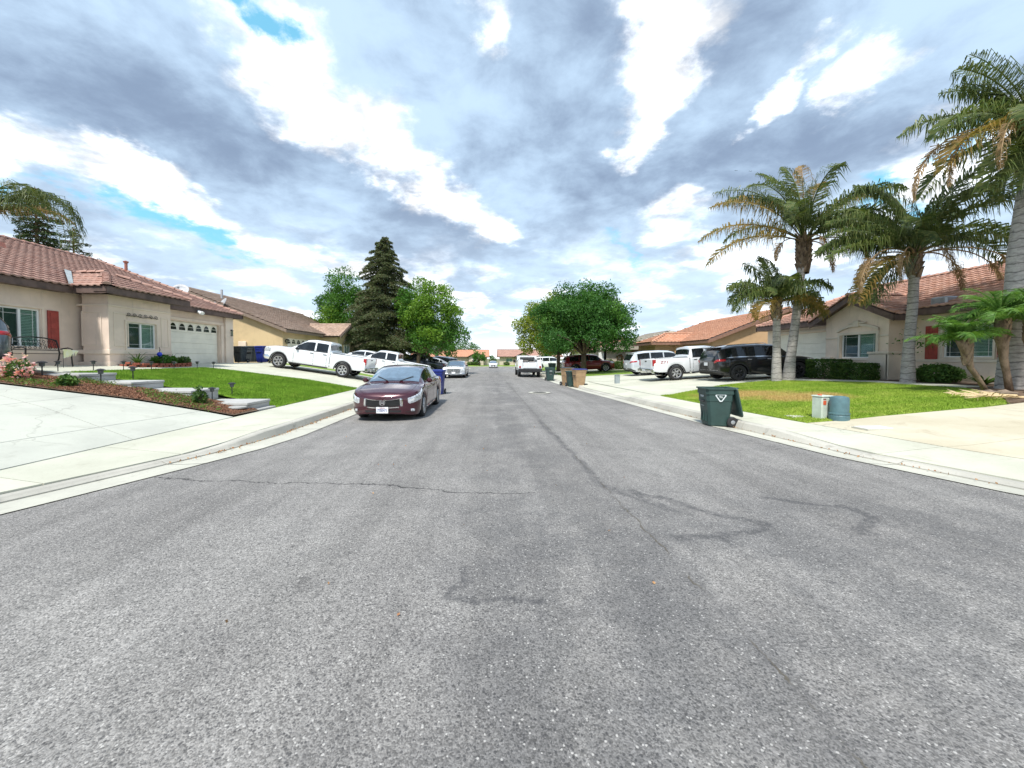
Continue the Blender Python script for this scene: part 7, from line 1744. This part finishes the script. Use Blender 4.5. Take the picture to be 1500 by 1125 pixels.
for i in range(9):
    for j in range(3):
        y = -hl*.88+i*hl*.22; z = .635+j*.105; xx = -.19-.09*(z-.56)/.4; rr = .055
        mb.tube([(xx, y+rr*math.cos(a)*(1-a/14), z+rr*math.sin(a)*(1-a/14)) for a in np.linspace(rg.uniform(0, 2), 8, 10)], .009, 4)
part('scroll_panel', mb, M_iron, fr, kind='stuff')
for k in range(6): mb = MB(); x = -.12+k*.075; mb.box(x-.022, -hl, .43, x+.022, hl, .445, .005); part('slat', mb, M_iron, t)
# small yellow garden flag
p = gp(91, 541); t = thing('garden_flag', 'small yellow and white garden flag on a stake at the end of the bench', 'flag', (-14.2, 12.75, hz(-14.2, 12.75))); mb = MB(); mb.tube([(0, 0, 0), (0, 0, .55)], .008, 5); part('stake', mb, M_black, t)
mb = MB()
for i in range(5): a, b = i/5*.42, (i+1)/5*.42; f = lambda u: .03*math.sin(u*14); mb.quad((a*.2, f(a)+a, .62-a*.1+.0), (b*.2, f(b)+b, .62-b*.1), (b*.2, f(b)+b, .62-.3+b*.62), (a*.2, f(a)+a, .62-.32+a*.25))
part('flag_cloth', mb, pm('flag_yellow', (.82, .78, .42), .8, col2=(.85, .84, .74), scale=6), t, fix=False)
# blue gazing ball on a stake
t = thing('gazing_ball', 'blue glass garden ball on a thin stake in the brick planter', 'garden ornament', (-13.85, 16.05, 1.4)); mb = MB(); mb.tube([(0, 0, 0), (0, 0, .62)], .007, 5); part('stake', mb, M_black, t)
bm = bmesh.new(); bmesh.ops.create_uvsphere(bm, u_segments=16, v_segments=10, radius=.095); me = bpy.data.meshes.new('ball'); bm.to_mesh(me); bm.free(); link('ball', me, t, pm('blue_glass', (.02, .05, .55), .08), smooth=True, loc=(0, 0, .42))
mb = MB(); mb.tube([(0, 0, .5), (.0, .03, .62), (0, -.02, .72)], .012, 5); part('finial', mb, M_black, t)
# fallen leaves and bits in the left gutter
n = 260; yy_ = RNG.uniform(6.0, 16, n); xx_ = xl(yy_)+.07+np.abs(RNG.normal(0, .07, n)); C = np.stack([xx_, yy_, np.full(n, .012)], -1)
tag(link('gutter_leaves', leaf_mesh('gutter_leaves', C, .022, .6), None, pm('dry_leaf', (.30, .13, .06), .9, col2=(.42, .26, .12), scale=30)), 'dry brown leaves caught along the left gutter', 'leaves', kind='stuff')
n = 120; yy_ = RNG.uniform(5.0, 14, n); xx_ = xr(yy_)-.07-np.abs(RNG.normal(0, .06, n)); C = np.stack([xx_, yy_, np.full(n, .012)], -1); tag(link('gutter_leaves', leaf_mesh('gutter_leaves', C, .02, .6), None, MATS['dry_leaf']), 'dry brown leaves caught along the right gutter', 'leaves', kind='stuff')
n = 50; C = np.stack([RNG.uniform(-3.5, 4.5, n), RNG.uniform(1.5, 14, n)**1.0, np.full(n, .035)], -1); tag(link('road_litter', leaf_mesh('road_litter', C, .012, .7), None, MATS['dry_leaf']), 'tiny dry leaf scraps scattered on the asphalt', 'leaves', kind='stuff')
# two distant birds
for i, (px, py) in enumerate([(1078, 250), (1099, 251)]):
    d = ray(px, py); c = Vector((0, 0, EYE))+d*190; t = MB(); t.quad((0, 0, 0), (.35, .05, .14), (.75, -.1, .02), (.33, -.18, .10)); t.quad((0, 0, 0), (-.35, .05, .14), (-.75, -.1, .02), (-.33, -.18, .10)); t.tube([(0, -.25, 0), (0, 0, -.02), (0, .25, 0)], [.02, .07, .02], 6)
    o = part('bird', t, M_black, None, fix=False); o.location = c; tag(o, ['tiny dark bird in the sky left of the palms, the left one', 'tiny dark bird in the sky left of the palms, the right one'][i], 'bird')
# bird spike / iron bracket etc. are left to the houses
for o in list(COL.objects):
    if o.get('label') == 'x': del o['label']
    if o.get('category') == 'x': del o['category']
